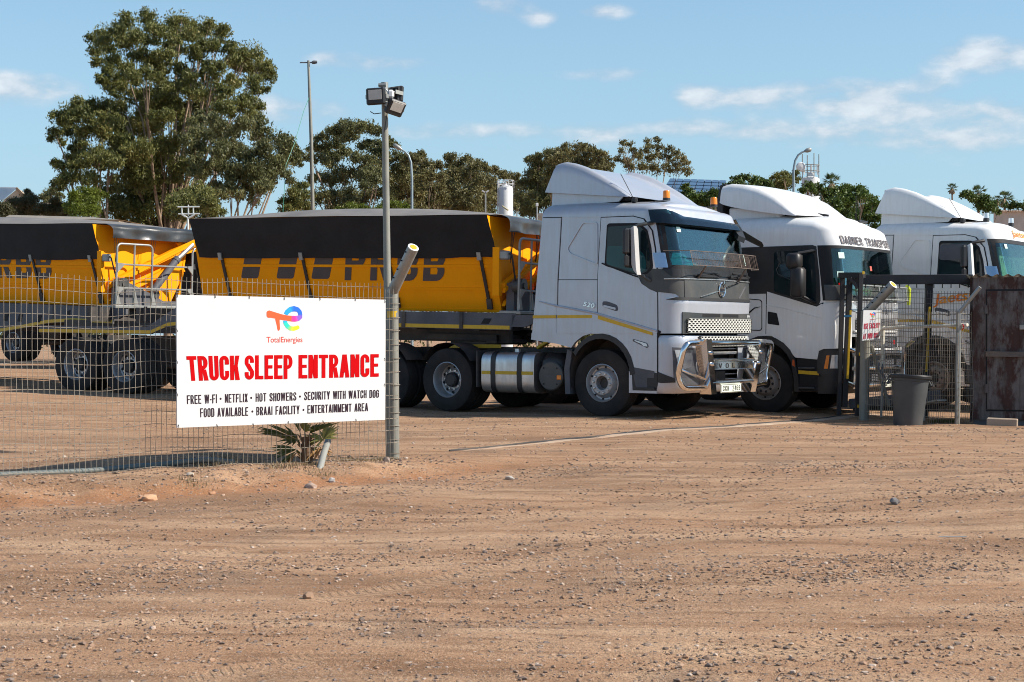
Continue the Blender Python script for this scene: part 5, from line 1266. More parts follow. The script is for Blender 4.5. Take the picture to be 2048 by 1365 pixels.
    ch.box((0, 0, .55), (.14, 1.9, .14)); ch.box((.15, 0, 1.15), (1.3, 1.3, .30)); ch.box((-.9, 0, .75), (.7, 2.2, .6)); ch.box((-2.2, 0, .8), (1.2, 2.3, .6), .1); ch.box((.95, 0, .5), (.7, 2.0, .25)); B('chassis', ch, M['dark'], t)
    return t
tractor_b()
# ---------------------------------------------------------------- side-tipper trailers
def tipper(label, loc, heading, pitch, L, paint, text=True, wheels=(), goose=False, letters=None, rear=None):
    t = thing('tipper_trailer', label, 'trailer', loc, (0, R(pitch), -R(heading)), 'side-tipper trailers under black tarpaulins')
    xf = .95; xr = xf - L; zt, zb = 3.27, 1.685; wt, wb = 1.28, .90
    wall = lambda x, z, o, sg=-1: Vector((x, sg * (wb + (wt - wb) * (z - zb) / (zt - zb) + o * .97), z - o * .23))
    # tub
    for sg in (-1, 1):
        B('side_wall', MB().patch([(xr, zb), (xr - .03, zt), (xf - .12, zt), (xf, zb)], lambda x, z, o: wall(x, z, o, sg), .0, .05), paint, t)
        mb = MB()
        for z in (2.06, 2.44): mb.patch([(xr, z - .022), (xr, z + .022), (xf - .05, z + .022), (xf - .03, z - .022)], lambda x, z, o: wall(x, z, o, sg), .016, .02)
        mb.patch([(xr, zb), (xr, zb + .04), (xf, zb + .04), (xf, zb)], lambda x, z, o: wall(x, z, o, sg), .02, .03); B('wall_rib', mb, paint, t)
        for x in (.62, -1.18, -2.95, -4.72, -6.5, -8.3, -10.1):
            if x < xr + .2: continue
            st = B('tie_down_strap', MB().patch([(x + .10, zb + .08), (x, 2.62), (x + .055, 2.62), (x + .155, zb + .08)], lambda x, z, o: wall(x, z, o, sg), .035, .02), M['black'], t)
            B('strap_end', MB().patch([(x - .012, 2.55), (x - .012, 2.68), (x + .058, 2.68), (x + .064, 2.55)], lambda x, z, o: wall(x, z, o, sg), .075, .03), M['steel'], st)
            B('strap_ratchet', MB().patch([(x + .085, zb + .05), (x + .08, zb + .22), (x + .175, zb + .22), (x + .18, zb + .05)], lambda x, z, o: wall(x, z, o, sg), .055, .04), M['dark'], st)
    # front end: wall, sloping ribs, ram
    fr = MB(); fr.prism([(xf - .12, -wt, zt), (xf - .12, wt, zt), (xf - .06, .98, 2.2), (xf, .62, zb - .02), (xf, -wb, zb - .02)], (-.05, 0, 0)); B('front_wall', fr, paint, t)
    mb = MB()
    mb.prism([(xf + .02, -1.06, 2.02), (xf + .02, -1.02, 2.16), (xf + .08, 1.20, 3.12), (xf + .08, 1.28, 2.99)], (.10, 0, 0))
    mb.prism([(xf + .10, -1.10, 2.00), (xf + .10, -1.07, 2.08), (xf + .16, 1.24, 3.11), (xf + .16, 1.27, 3.06)], (.05, 0, 0))
    mb.prism([(xf + .02, -.95, 1.78), (xf + .02, -.9, 1.86), (xf + .06, .55, 2.52), (xf + .06, .62, 2.42)], (.06, 0, 0))
    mb.prism([(xf - .02, -.22, zb), (xf - .02, -.16, zb), (xf - .02, -.16, 2.1), (xf - .02, -.22, 2.1)], (.07, 0, 0)); mb.prism([(xf - .02, .32, zb), (xf - .02, .38, zb), (xf - .02, .38, 2.3), (xf - .02, .32, 2.3)], (.07, 0, 0))
    mb.prism([(xf - .02, -1.22, 1.95), (xf - .02, -1.24, 2.75), (xf - .02, -1.18, 2.75), (xf - .02, -1.10, 1.95)], (.12, 0, 0)); mb.prism([(xf + .05, .75, 3.0), (xf + .05, 1.24, 3.14), (xf + .05, 1.26, 2.85), (xf + .05, .85, 2.75)], (.05, 0, 0)); B('front_rib', mb, paint, t)
    mb = MB(); mb.cyl((xf + .18, .02, 1.98), (xf + .18, .62, 2.62), .075, .075, 14); mb.cyl((xf + .18, .62, 2.62), (xf + .18, .68, 2.68), .085, .085, 14); rm = B('tipping_ram', mb, M['slate'], t, ang=50)
    B('ram_rod', MB().cyl((xf + .18, .66, 2.66), (xf + .18, 1.08, 2.98), .052, .052, 12), M['alu'], rm)
    mb = MB(); mb.prism([(xf + .12, -.98, zb), (xf + .12, -.98, 2.16), (xf + .12, -.80, 2.20), (xf + .12, -.10, 1.95), (xf + .12, .25, 1.80), (xf + .12, .95, 1.80), (xf + .12, .95, zb)], (.14, 0, 0)); B('ram_mount', mb, M['slate'], t)
    mb = MB(); mb.cyl((xf + .24, -.92, 2.12), (xf + .42, -.92, 2.12), .125, .125, 18); mb.cyl((xf + .42, -.92, 2.12), (xf + .44, -.92, 2.12), .05, .05, 10); mb.cyl((xf + .20, 0.0, 1.93), (xf + .34, 0, 1.93), .075, .075, 14); B('pivot_pin', mb, M['greyplastic'], t)
    # tarpaulin: sides, top, front flap
    def wob(x, k): return .018 * noise.noise((x * 1.1, k, 3.3)) + .008 * noise.noise((x * 4, k * 3, 1))
    for sg in (-1, 1):
        def side(u, v):
            x = xr - .06 + (xf - .10 - (xr - .06)) * u; z = zt + .015 - (.70 + .04 * noise.noise((x * .6, sg, 2)) + .015 * noise.noise((x * 3, sg, 2))) * v
            p = wall(x + .14 * v, z, .035 + .02 * v + wob(x, v * 3) * (0.2 + v), sg); return p
        B('side_tarpaulin', MB().grid(side, 70, 8), M['tarp'], t, ang=60, recalc=False)
        mb = MB()
        for k in range(26):
            u = (k + .5) / 26; mb.patch([(u - .0016, .05), (u + .0016, .05), (u + .0016, .95), (u - .0016, .95)], lambda a, b, o: side(a, b) + Vector((0, sg * (.004 + o), 0)), .001, .003)
    def top(u, v):
        x = xr - .06 + (xf - .10 - (xr - .06)) * u; y = (v * 2 - 1) * (wt + .035)
        rise = (.012 + .21 * math.sin(math.pi * min(1, max(0, u))) ** .6) * (1 - (v * 2 - 1) ** 2) + .012 * noise.noise((x * .8, y, 5))
        return Vector((x, y, zt + .016 + rise))
    B('top_tarpaulin', MB().grid(top, 60, 16), M['tarptop'], t, ang=60, recalc=False)
    def flap(u, v):
        y = -1.02 + 2.20 * u + (.0 if v > 0 else 0); e = abs(u * 2 - 1)
        x = xf - .11 + .30 * min(1, v * 3) + .04 * noise.noise((y * 2, v * 2, 4)) + .03 * math.sin(y * 9 + v * 2) * v
        return Vector((x, y - .16 * (1 - min(1, v * 2)) * (1 if u < .5 else -1) * (e ** 4), zt + .028 - .012 * v - .27 * max(0, v - .18) / .82))
    B('front_flap', MB().grid(flap, 40, 10), M['tarpgloss'], t, ang=60, recalc=False)
    mb = MB()
    for y0 in (-1.0, -.05): 
        mb.tube([(xf + .20, y0, 3.03), (xf + .16, y0 + .06, 2.55)], .006, 4); mb.tube([(xf + .20, y0 + .12, 3.03), (xf + .16, y0 + .07, 2.55)], .006, 4); mb.tube([(xf + .20, y0 + .05, 3.03), (xf + .16, y0 + .065, 2.50)], .006, 4)
    B('tie_cords', mb, M['black'], t)['kind'] = 'stuff'
    mb = MB(); mb.box((xf + .12, -1.16, 2.62), (.26, .12, .15), .02); cr = B('crank_bracket', mb, M['steel'], t)
    B('crank_handle', MB().tube([(xf + .24, -1.16, 2.65), (xf + .30, -1.16, 2.62), (xf + .30, -1.02, 2.22), (xf + .30, -.98, 2.18), (xf + .32, -.78, 2.19)], .016, 6), M['black'], cr)
    B('loose_strap', MB().tube([(xf + .05, -1.16, 2.55), (xf + .07, -1.18, 2.35), (xf + .03, -1.14, 2.2), (xf + .08, -1.12, 2.0)], .025, 5), M['black'], t)
    # catwalk rails on the front platform
    hx = xf + .42; hr = MB()
    P = [(-1.12), (-.68), (-.22), (.86), (1.24)]
    hr.tube([(hx, P[0], zb + .02), (hx, P[0], 2.80)] + [(hx, P[0] + .10 - .10 * math.cos(a), 2.80 + .10 * math.sin(a)) for a in [k * math.pi / 8 for k in range(1, 5)]] + [(hx, P[2] - .10, 2.90)] + [(hx, P[2] - .10 + .10 * math.sin(a), 2.80 + .10 * math.cos(a)) for a in [k * math.pi / 8 for k in range(1, 5)]] + [(hx, P[2], zb + .02)], .022, 8)
    hr.tube([(hx, P[1], zb + .02), (hx, P[1], 2.90)], .020, 8)
    hr.tube([(hx, P[3], zb + .02), (hx, P[3], 2.80), (hx, P[3] + .04, 2.88), (hx, P[3] + .12, 2.90), (hx, P[4], 2.90)], .022, 8); hr.tube([(hx, P[4], zb + .02), (hx, P[4], 2.92)], .035, 8)
    for z in (2.50, 2.04): hr.tube([(hx, P[0], z), (hx, P[3], z)], .018, 6)
    for y in (P[0], P[1], P[2], P[3]): hr.prism([(hx + .01, y - .02, zb + .04), (hx + .01, y + .10, zb + .04), (hx + .01, y + .01, zb + .32)], (.02, 0, 0))
    for z in (2.50, 2.04): hr.prism([(hx + .01, P[0], z - .16), (hx + .01, P[0], z + .03), (hx + .01, P[0] + .16, z + .02), (hx + .01, P[0] + .16, z - .02)], (.02, 0, 0)); hr.prism([(hx + .01, P[3], z - .16), (hx + .01, P[3], z + .03), (hx + .01, P[3] - .14, z + .02), (hx + .01, P[3] - .14, z - .02)], (.02, 0, 0))
    hr.box((hx - .12, 0.05, zb - .01), (.40, 2.50, .06), .01); B('catwalk_rail', hr, M['steel'], t)
    # chassis: ribbed side beam with tape along its lower edge
    for sg in (-1, 1):
        yb = sg * 1.20
        end = (xr - .2) if rear is None else rear
        if goose: low = [(hx, 1.34), (.2, 1.345), (-.55, 1.29), (-1.3, 1.17), (-2.0, 1.07), (-2.8, 1.02), (end, 1.0)]
        else: low = [(hx - .1, 1.385), (end, 1.385)] if rear is None else [(hx - .1, 1.385), (xr + .3, 1.385), (xr - .6, 1.30), (xr - 1.0, 1.15), (end, 1.12)]
        up = [(end, zb - .02), (hx, zb - .02)] if rear is None else [(end, 1.26), (xr - 1.1, 1.28), (xr - .4, zb - .02), (hx, zb - .02)]
        B('chassis_beam', MB().patch(low + up, lambda x, z, o: Vector((x, yb + sg * o, z)), 0, .05), M['slate'], t)
        tp = []
        for (x0, z0), (x1, z1) in zip(low[:-1], low[1:]):
            k = max(1, int((x0 - x1) / 1.6))
            for q in range(k):
                a, b = q / k, (q + 1) / k
                tp.append([(x0 + (x1 - x0) * a - (.015 if k > 1 else 0), z0 + (z1 - z0) * a + .01), (x0 + (x1 - x0) * b + (.015 if k > 1 else 0), z0 + (z1 - z0) * b + .01)])
        mb = MB()
        for (a, za), (b, zb_) in tp: mb.patch([(a, za), (a, za + .062), (b, zb_ + .062), (b, zb_)], lambda x, z, o: Vector((x, yb + sg * o, z)), .006, .008)
        B('reflective_tape', mb, M['tape'], t)
        mb = MB()
        if not goose:
            x = .35
            while x > end + .3:
                B('beam_rib', MB().box((x, yb + sg * .012, 1.53), (.06, .03, .27)), M['dark'], t); x -= 1.12
            mb = MB(); mb.patch([(.72, 1.48), (.78, 1.57), (.92, 1.57), (.86, 1.48)], lambda x, z, o: Vector((x, yb + sg * o, z)), .008, .01)
        else:
            for x in (-.9, -1.5, -1.95): B('beam_slot', MB().patch([(x, 1.30), (x + .05, 1.45), (x + .17, 1.45), (x + .12, 1.30)], lambda x, z, o: Vector((x, yb + sg * o, z)), .008, .01), M['seam'], t)
            mb.patch([(.05, 1.46), (.05, 1.55), (.13, 1.58), (.13, 1.49)], lambda x, z, o: Vector((x, yb + sg * o, z)), .008, .01)
        B('beam_slot', mb, M['seam'], t)
        mb = MB(); mb.prism([(hx - .08, yb, 1.64), (hx + .38, yb, 1.64), (hx + .38, yb, 1.53), (hx + .16, yb, 1.44), (hx - .08, yb, 1.44)], (0, -sg * .06, 0)); B('front_step', mb, M['steel'] if 0 else M['slate'], t)
    mb = MB(); e = xr if rear is None else rear
    for y in (-.45, .45): mb.box(((.9 + e) / 2, y, 1.27), (.9 - e, .12, .22))
    k = .6
    while k > e: mb.box((k, 0, 1.5), (.10, 2.3, .28)); k -= 1.2
    mb.box((0, 0, 1.24), (1.4, 1.2, .10)); B('underframe', mb, M['dark'], t)
    for x in wheels:
        for sg in (-1, 1): wheel(t, x, sg * 1.05, .53, 'rear', sg); wheel(t, x, sg * .72, .53, 'rear', sg)
        ax = MB(); ax.cyl((x, -1, .53), (x, 1, .53), .07, .07, 10); ax.box((x, 0, .85), (.2, 1.5, .5)); B('axle', ax, M['dark'], t)
    if letters:
        for kind, x0, x1, z0, z1 in letters:
            if kind == 'bar':
                sh = .11
                B('painted_bar', MB().patch(round_poly([(x0, z0), (x0 + sh * 2, 2.80), (x1 + sh * 2, 2.80), (x1, z0)], .05), lambda x, z, o: wall(x, z, o), .004, .004), M['letter'], t)
            else:
                print_block('side_lettering', kind, M['letter'], t, lambda u, v, o: wall(x0 + (x1 - x0) * u, z0 + (z1 - z0) * v, .006 + o * 2), .80, .26, .20, .22, .20)
    return t
BARS = [('bar', -4.33, -3.95, 2.21, 0), ('bar', -3.55, -3.18, 2.21, 0), ('bar', -2.80, -2.42, 2.21, 0), ('PRBB', -2.10, .0, 2.19, 2.74)]
tipper('yellow tipper trailer coupled behind the silver truck, PRBB lettering and three bars', (-.64, 27.66, 0), 27.0, 1.29, 6.2, M['yellow'], wheels=(-6.88, -8.07), letters=BARS, rear=-9.0)
tipper('yellow tipper trailer with tall grey handrails and open front, cut by the photo edge', (-8.22, 32.42, .20), 35.0, 2.0, 9.5, M['yellow'], goose=True, wheels=(-7.0, -8.3), letters=[('PRBB', -3.05, -.55, 2.19, 2.74)])
bt = M['slate']
tipper('dark tipper trailer parked behind the two yellow ones, only its black side showing', (-5.2, 40.6, .42), 33.0, .6, 11.0, M['tarp'], wheels=(-10.0,), letters=[('bar', -3.0, -2.7, 2.0, 0)])

# ---------------------------------------------------------------- mesh fence, corner post, sign
def wire_panel(P0, P1, ztop0, ztop1, nv, nh, seed, th=.0023, zb=.02):
    """welded wire between two ground points; slightly wavy"""
    mb = MB(); P0 = Vector(P0); P1 = Vector(P1); d = P1 - P0; L = d.length; nrm = Vector((d.y, -d.x, 0)).normalized()
    def pt(u, v):
        b = P0.lerp(P1, u); z0 = gz0(b.x, b.y) + zb; zt = ztop0 + (ztop1 - ztop0) * u
        z = z0 + (zt - zb) * v + .016 * noise.noise((u * L * .9, v * 4, seed)); o = .035 * noise.noise((u * L * .7, v * 1.6, seed + 5)) + .015 * noise.noise((u * L * 5, v * 6, seed + 2))
        s_ = .018 * noise.noise((u * L * 2.3, v * 2.2, seed + 9)) + .008 * noise.noise((u * L * 16, v * 5, seed + 4))
        return Vector((b.x, b.y, z)) + nrm * o + d.normalized() * s_
    for i in range(nv + 1):
        u = i / nv; ov = 1.0 + (.022 if 1 else 0)
        mb.tube([pt(u, v) for v in np.linspace(0, ov, 13)], th, 4, False)
    n = int(L * 14)
    hs = [(j / nh) ** .92 for j in range(nh + 1)] if nh > 8 else [j / nh for j in range(nh + 1)]
    for h in hs: mb.tube([pt(u, h) + nrm * .004 for u in np.linspace(0, 1, n)], th * 1.12, 4, False)
    return mb
fence_dir = Vector((FD.x, FD.y, 0)).normalized()
post_p = gp(787, 918)
pp = Vector((FEN[0], FEN[1], 0))
fr = thing('wire_fence', 'welded wire mesh fence with stout corner post, carrying the big white sign', 'fence', (0, 0, 0))
L0 = 6.2
wf = B('wire_mesh', wire_panel(pp + Vector((.05, -.085, 0)), pp + fence_dir * L0 + Vector((.05, -.085, 0)), 1.77, 1.74, 118, 15, 3.0), M['wire'], fr, recalc=False, ang=0); wf['kind'] = 'stuff'
z0 = gz0(pp.x, pp.y)
post = B('corner_post', MB().tube([(pp.x, pp.y, z0 - .1), (pp.x - .012, pp.y, z0 + 1.77)], .058, 20), M['concpost'], fr, ang=50)
d0 = Vector((.235, -.33, .44)).normalized(); e0 = Vector((pp.x - .015, pp.y, z0 + 1.72))
arm = B('angled_arm', MB().tube([e0, e0 + d0 * .60], .058, 20), M['steel'], fr, ang=50)
B('arm_cap', MB().tube([e0 + d0 * .598, e0 + d0 * .606], .058, 20), M['signwhite'], arm); B('cap_dot', MB().tube([e0 + d0 * .604, e0 + d0 * .610], .036, 16), M['tape'], arm)
mb = MB()
for k in range(4):
    q = e0 + d0 * (.18 + .115 * k) + Vector((-.042, -.035, .01)); mb.tube([q, q + Vector((-.016, -.008, .004))], .0075, 6)
B('arm_holes', mb, M['seam'], arm)
B('post_band', MB().tube([(pp.x - .012, pp.y, z0 + 1.455), (pp.x - .012, pp.y, z0 + 1.525)], .0592, 20, False), M['tape'], post, ang=50)
mb = MB()
for z in np.linspace(.06, 1.74, 13): mb.tube([Vector((pp.x, pp.y, z0 + z + .012 * noise.noise((z * 5, 1, 1)))) + Vector((math.cos(a), math.sin(a), 0)) * .063 for a in [R(180 + 18 * k) for k in range(11)]], .0036, 4)
B('binding_wires', mb, M['wire'], post, recalc=False, ang=0)
mb = MB().bar((pp.x - .20, pp.y + .02, z0 + 1.02), (pp.x - .03, pp.y + .01, z0 + 1.17), .035, .035, .01); B('brace_bolt', mb, M['concpost'], post)

# ---- the big sign
SL, SR = at(352, 590, 14.47), at(770, 600, 15.96)
SLb, SRb = at(353, 856, 14.47), at(769, 840, 15.96)
for v in (SL, SR, SLb, SRb): pass
sn = (SR - SL).cross(SL - SLb); sn.z = 0; sn.normalize()
if sn.y > 0: sn = -sn
sg_ = thing('entrance_sign', 'large white TRUCK SLEEP ENTRANCE board wired to the mesh fence', 'sign', (0, 0, 0))
def sgn(u, v, o=0.0): return (SLb.lerp(SRb, u)).lerp(SL.lerp(SR, u), v) + sn * o
board = MB(); c4 = [sgn(0, 0, .012), sgn(1, 0, .012), sgn(1, 1, .012), sgn(0, 1, .012)]; board.prism(c4, -sn * .016); B('sign_board', board, M['signwhite'], sg_)
U = lambda px: None
def sp(px, py):     # photograph pixel on the sign plane -> board u, v
    r = ray(px, py); n_ = sn; k = (SLb - Vector((0, 0, H))).dot(n_) / r.dot(n_); p = Vector((0, 0, H)) + r * k
    h = SRb - SLb; hl = Vector((h.x, h.y, 0)); u = (Vector((p.x, p.y, 0)) - Vector((SLb.x, SLb.y, 0))).dot(hl) / hl.dot(hl)
    a, b = sgn(u, 0).z, sgn(u, 1).z
    return u, (p.z - a) / (b - a)
def on_sign(tl, tr, bl, br, o=.0145):
    q = [sp(*x) for x in (tl, tr, bl, br)]
    def f(u, v, o2=0.0):
        a = Vector(q[2]).lerp(Vector(q[3]), u); b = Vector(q[0]).lerp(Vector(q[1]), u); w = a.lerp(b, v); return sgn(w.x, w.y, o + o2)
    return f
zz = lambda x, y: (340 + x / 3.4125, 560 + y / 3.4125)
print_block('heading_lettering', 'TRUCK', M['red'], sg_, on_sign(zz(108, 521), zz(471, 517), zz(123, 690), zz(471, 683)), .44, .185, .15, .05)
print_block('heading_lettering', 'SLEEP', M['red'], sg_, on_sign(zz(506, 516), zz(832, 513), zz(506, 681), zz(832, 676)), .44, .185, .15, .05)
print_block('heading_lettering', 'ENTRANCE', M['red'], sg_, on_sign(zz(872, 513), zz(1420, 507), zz(872, 674), zz(1420, 661)), .44, .185, .15, .05)
for s_, tl, tr, bl, br in (('FREE W-FI', (110, 788), (316, 781), (112, 848), (316, 842)), ('NETFLIX', (370, 780), (526, 776), (370, 839), (526, 834)), ('HOT SHOWERS', (580, 775), (858, 767), (580, 832), (858, 823)), ('SECURITY WITH WATCH DOG', (912, 765), (1422, 750), (912, 821), (1422, 804)),
                           ('FOOD AVAILABLE', (200, 877), (529, 868), (202, 938), (529, 927)), ('BRAAI FACILITY', (585, 867), (880, 857), (585, 925), (880, 915)), ('ENTERTAINMENT AREA', (934, 856), (1348, 841), (934, 912), (1348, 895))):
    print_block('small_lettering', s_, M['darktext'], sg_, on_sign(zz(*tl), zz(*tr), zz(*bl), zz(*br)), .42, .145, .115, .09)
mb = MB()
for x, y in ((341, 812), (550, 806), (883, 797), (558, 899), (907, 888)):
    u, v = sp(*zz(x, y)); c = sgn(u, v, .0135); du = (SR - SL).normalized(); mb.add([c + du * .011 * math.cos(a) + Vector((0, 0, .011 * math.sin(a))) for a in [k * math.pi / 8 for k in range(16)]], [tuple(range(16))])
B('bullet_dots', mb, M['darktext'], sg_, recalc=False, ang=0)
logo('brand_emblem', sg_, None, on_sign(zz(655, 178), zz(898, 178), zz(655, 350), zz(898, 350)))
print_text('brand_lettering', 'TotalEnergies', mat('brand_red_text', (.62, .06, .04), .5), sg_, on_sign(zz(655, 389), zz(900, 389), zz(655, 441), zz(900, 438)), .008)
mb = MB()
for x, y in ((48, 108), (305, 112), (538, 118), (776, 126), (1018, 128), (1259, 134), (1460, 145), (45, 560), (52, 995), (315, 992), (562, 985), (803, 970), (1040, 965), (1265, 955), (1460, 540), (1460, 715), (45, 345), (45, 782)):
    u, v = sp(*zz(x, y)); c = sgn(u, v, .014); mb.tube([c + Vector((0, 0, .018)) - sn * .015, c + sn * .006, c + Vector((.004, 0, -.016))], .0035, 4)
B('tie_wires', mb, M['seam'], sg_, recalc=False, ang=0)

# ---- floodlight pole
lp = thing('floodlight_pole', 'slim steel pole with three black floodlights behind the corner post', 'light pole', (0, 0, 0))
pb = Vector((-1.285, 16.62, gz0(-1.285, 16.62))); pt_ = at(769, 166, 16.62)
B('pole', MB().tube([pb, pb.lerp(pt_, .5), pt_], [.044, .038, .033], 16), M['concpost'], lp, ang=50)
top = lambda z: pb.lerp(pt_, (z - pb.z) / (pt_.z - pb.z))
mb = MB(); q = top(pt_.z - .06); mb.tube([q + Vector((0, 0, -.07)), q + Vector((0, 0, .06))], .040, 14); mb.tube([q + Vector((-.06, -.02, .03)), q + Vector((.02, -.03, .03))], .022, 8); B('pole_clamp', mb, M['steel'], lp)
def flood(px, py, w, h, nrm, roll, label, dep):
    c = at(px, py, 16.62 + dep); n_ = Vector(nrm).normalized(); up = Vector((0, 0, 1)); u = up.cross(n_).normalized(); v = n_.cross(u)
    if roll: u, v = u * math.cos(roll) + v * math.sin(roll), v * math.cos(roll) - u * math.sin(roll)
    rot = Matrix((u, v, n_)).transposed()
    mb = MB(); mb.box(c, (w, h, .055), .014, rot)
    for k in range(9): mb.box(c + u * (w * (.8 * k / 8 - .4)) - n_ * .035, (.008, h * .86, .035), 0, rot)
    fl = B('floodlight', mb, M['black'], lp, label=label)
    mb = MB(); mb.box(c + n_ * .028 + v * .015, (w * .70, h * .58, .006), .001, rot); B('lamp_lens', mb, mat('floodlight_lens', (.46, .43, .39), .35, 0, .1, 14), fl)
    mb = MB()
    for s_ in (-1, 1): mb.bar(c + u * s_ * (w / 2 + .006), c + u * s_ * (w / 2 + .006) - n_ * .11, .012, .04)
    mb.bar(c + u * (w / 2) - n_ * .11, c - u * (w / 2) - n_ * .11, .04, .012); B('lamp_bracket', mb, M['steel'], fl)
    q = top(c.z); B('lamp_arm', MB().bar(c - n_ * .11, (q.x, q.y, c.z - .02), .03, .03), M['steel'], fl)
flood(752, 193.5, .205, .175, (-.25, -1, -.06), 0.03, 'left-hand floodlight facing the road', -.14)
flood(791, 216, .20, .165, (.62, -1, -.62), -.22, 'lowest floodlight tilted down', -.12)
flood(792, 190, .20, .17, (.80, .9, -.10), .0, 'rear floodlight turned away, showing cooling fins', .12)
mb = MB(); q = top(3.80); 
mb.tube([q + Vector((.02, -.05, .05)), q + Vector((.07, -.08, -.02)), q + Vector((.10, -.06, .03)), q + Vector((.04, -.06, -.18))], .010, 6); mb.box(q + Vector((.07, -.06, 0)), (.07, .06, .09), .02); B('junction_box', mb, M['signwhite'], lp)
mb = MB(); mb.tube([q + Vector((-.10, -.10, .06)), q + Vector((0, -.08, -.06)), q + Vector((.03, -.05, -.2)), q + Vector((.0, -.05, -.4))], .005, 5); mb.tube([q + Vector((-.14, -.12, -.19)), q + Vector((-.10, -.12, -.215)), q + Vector((-.03, -.08, -.20))], .005, 5); B('lamp_cables', mb, M['black'], lp)

# ---- sliding gate threshold: concrete strip with steel rail
g0, g1 = gp(812, 912), gp(1742, 828); g0z, g1z = gz0(g0.x, g0.y), gz0(g1.x, g1.y)
gd = (g1 - g0); gd.z = 0; gl = gd.length; gd.normalize(); gn = Vector((gd.y, -gd.x, 0))
def strip(u, v):
    p = g0.lerp(g1, u); w = .12 + .20 * u + .05 * noise.noise((u * 9, v, 1)); o = gn * ((v - .35) * w * 1.6)
    q = p + o; return Vector((q.x, q.y, gz(q.x, q.y) + .004 + .010 * noise.noise((u * 20, v * 3, 2)) - (.03 if v in (0, 1) else 0) - (.02 * max(0, .10 - u) / .10)))
tag(B('gate_threshold', MB().grid(strip, 90, 6), mat('dusty_concrete', (.40, .30, .22), .95, 0, .15, 3, .5, 50, 0, .7, (.36, .21, .125)), ang=60, recalc=False), kind='structure')
tag(B('gate_rail', MB().tube([g0.lerp(g1, .06 + .94 * k / 30) * 1 + Vector((0, 0, .008 + gz(*(g0.lerp(g1, .06 + .94 * k / 30)).xy) - g0.lerp(g1, .06 + .94 * k / 30).z)) for k in range(31)], .012, 6), M['dark']), 'worn steel gate rail set in the concrete strip', 'rail')

# ---- black gate guide frame
gf = thing('gate_portal', 'tall narrow black steel portal with yellow marks that guides the gate', 'portal', (0, 0, 0))
fl_, fr2 = gp(1685.5, 829), gp(1711, 829)
dpt = fl_.y
def vpost(name, x0, y0, x1, y1, Y, w, m, par, zc=None):
    a, b = at(x0, y0, Y), at(x1, y1, Y); return B(name, MB().bar(a, b, w, w, .004), m, par)
fa, fb = at(1677.5, 831, 25.75), at(1685.5, 546, 25.75); fc, fd = at(1714, 832, 25.35), at(1721.5, 546, 25.35)
B('leg', MB().bar(fa, fb, .07, .07, .006, (0, 1, 0)), M['gateblack'], gf); B('leg', MB().bar(fc, fd, .07, .07, .006, (0, 1, 0)), M['gateblack'], gf)
mb = MB(); mb.bar(fb + Vector((-.05, 0, -.04)), fd + Vector((.05, 0, -.04)), .09, .09, .005); B('head_bar', mb, M['gateblack'], gf)
mb = MB(); mb.bar(fb + Vector((.05, 0, -.25)), fb + Vector((.16, -.05, -.08)), .04, .04); mb.bar(fd + Vector((-.05, 0, -.25)), fd + Vector((-.16, .05, -.08)), .04, .04); B('corner_brace', mb, M['gateblack'], gf)
mb = MB()
for x, y in ((1726.5, 546), (1720, 709), (1717, 813)): c = at(x, y, 25.25); mb.box(c, (.035, .02, .05), .003)
B('yellow_mark', mb, M['tape'], gf)

# ---- parked sliding gate
sgt = thing('sliding_gate', 'black steel sliding gate with wire infill, pushed open behind the bin', 'gate', (0, 0, 0))
ga, gb = at(1706, 560, 25.9), at(1945, 559, 25.6)
def gatez(z, u): p = ga.lerp(gb, u); return Vector((p.x, p.y, z))
ztop = ga.z
B('top_beam', MB().bar(ga + Vector((-.1, 0, 0)), gb, .12, .155, .006), M['gateblack'], sgt)
B('bottom_beam', MB().bar(gatez(.10, 0), gatez(.10, .72), .12, .12, .006), M['gateblack'], sgt)
ep = B('gate_post', MB().bar(at(1689, 815, 25.75), at(1699.5, 556, 25.75), .085, .085, .006, (0, 1, 0)), M['gateblack'], sgt); mid = B('gate_post', MB().bar(at(1849, 836, 25.75), at(1858, 566, 25.75), .11, .10, .006, (0, 1, 0)), M['gateblack'], sgt)
a, b = at(1695, 758, 25.62), at(1701, 621, 25.62); B('reflective_tape', MB().bar(a, b, .03, .055, 0, (0, 1, 0)), M['tape'], ep)
a, b = at(1853, 744, 25.62), at(1859.5, 614, 25.62); B('reflective_tape', MB().bar(a, b, .03, .035, 0, (0, 1, 0)), M['tape'], mid)
mb = MB(); mb.bar(at(1688, 633, 25.6), at(1703, 632, 25.6), .03, .035); B('blue_strap', mb, mat('blue_strap_web', (.02, .13, .25), .6), ep)
gm = wire_panel((ga.x + .05, ga.y, 0), (gb.x, gb.y, 0), ztop - .12, ztop - .12, 42, 20, 8.0, .0030, .16); gw = B('wire_infill', gm, M['slate'] if 0 else mat('dark_gate_wire', (.20, .18, .16), .55, .3), sgt, recalc=False, ang=0); gw['kind'] = 'stuff'
mb = MB()
for k in range(14): p = ga.lerp(gb, (k + .5) / 14); mb.bar(p + Vector((0, 0, -.07)), p + Vector((0, 0, -.14)), .02, .012)
B('mesh_hooks', mb, M['gateblack'], sgt)
mb = MB(); mb.tube([at(1713, 565, 25.6), at(1713, 565, 25.8)], .07, 12); B('guide_roller', mb, M['gateblack'], sgt)

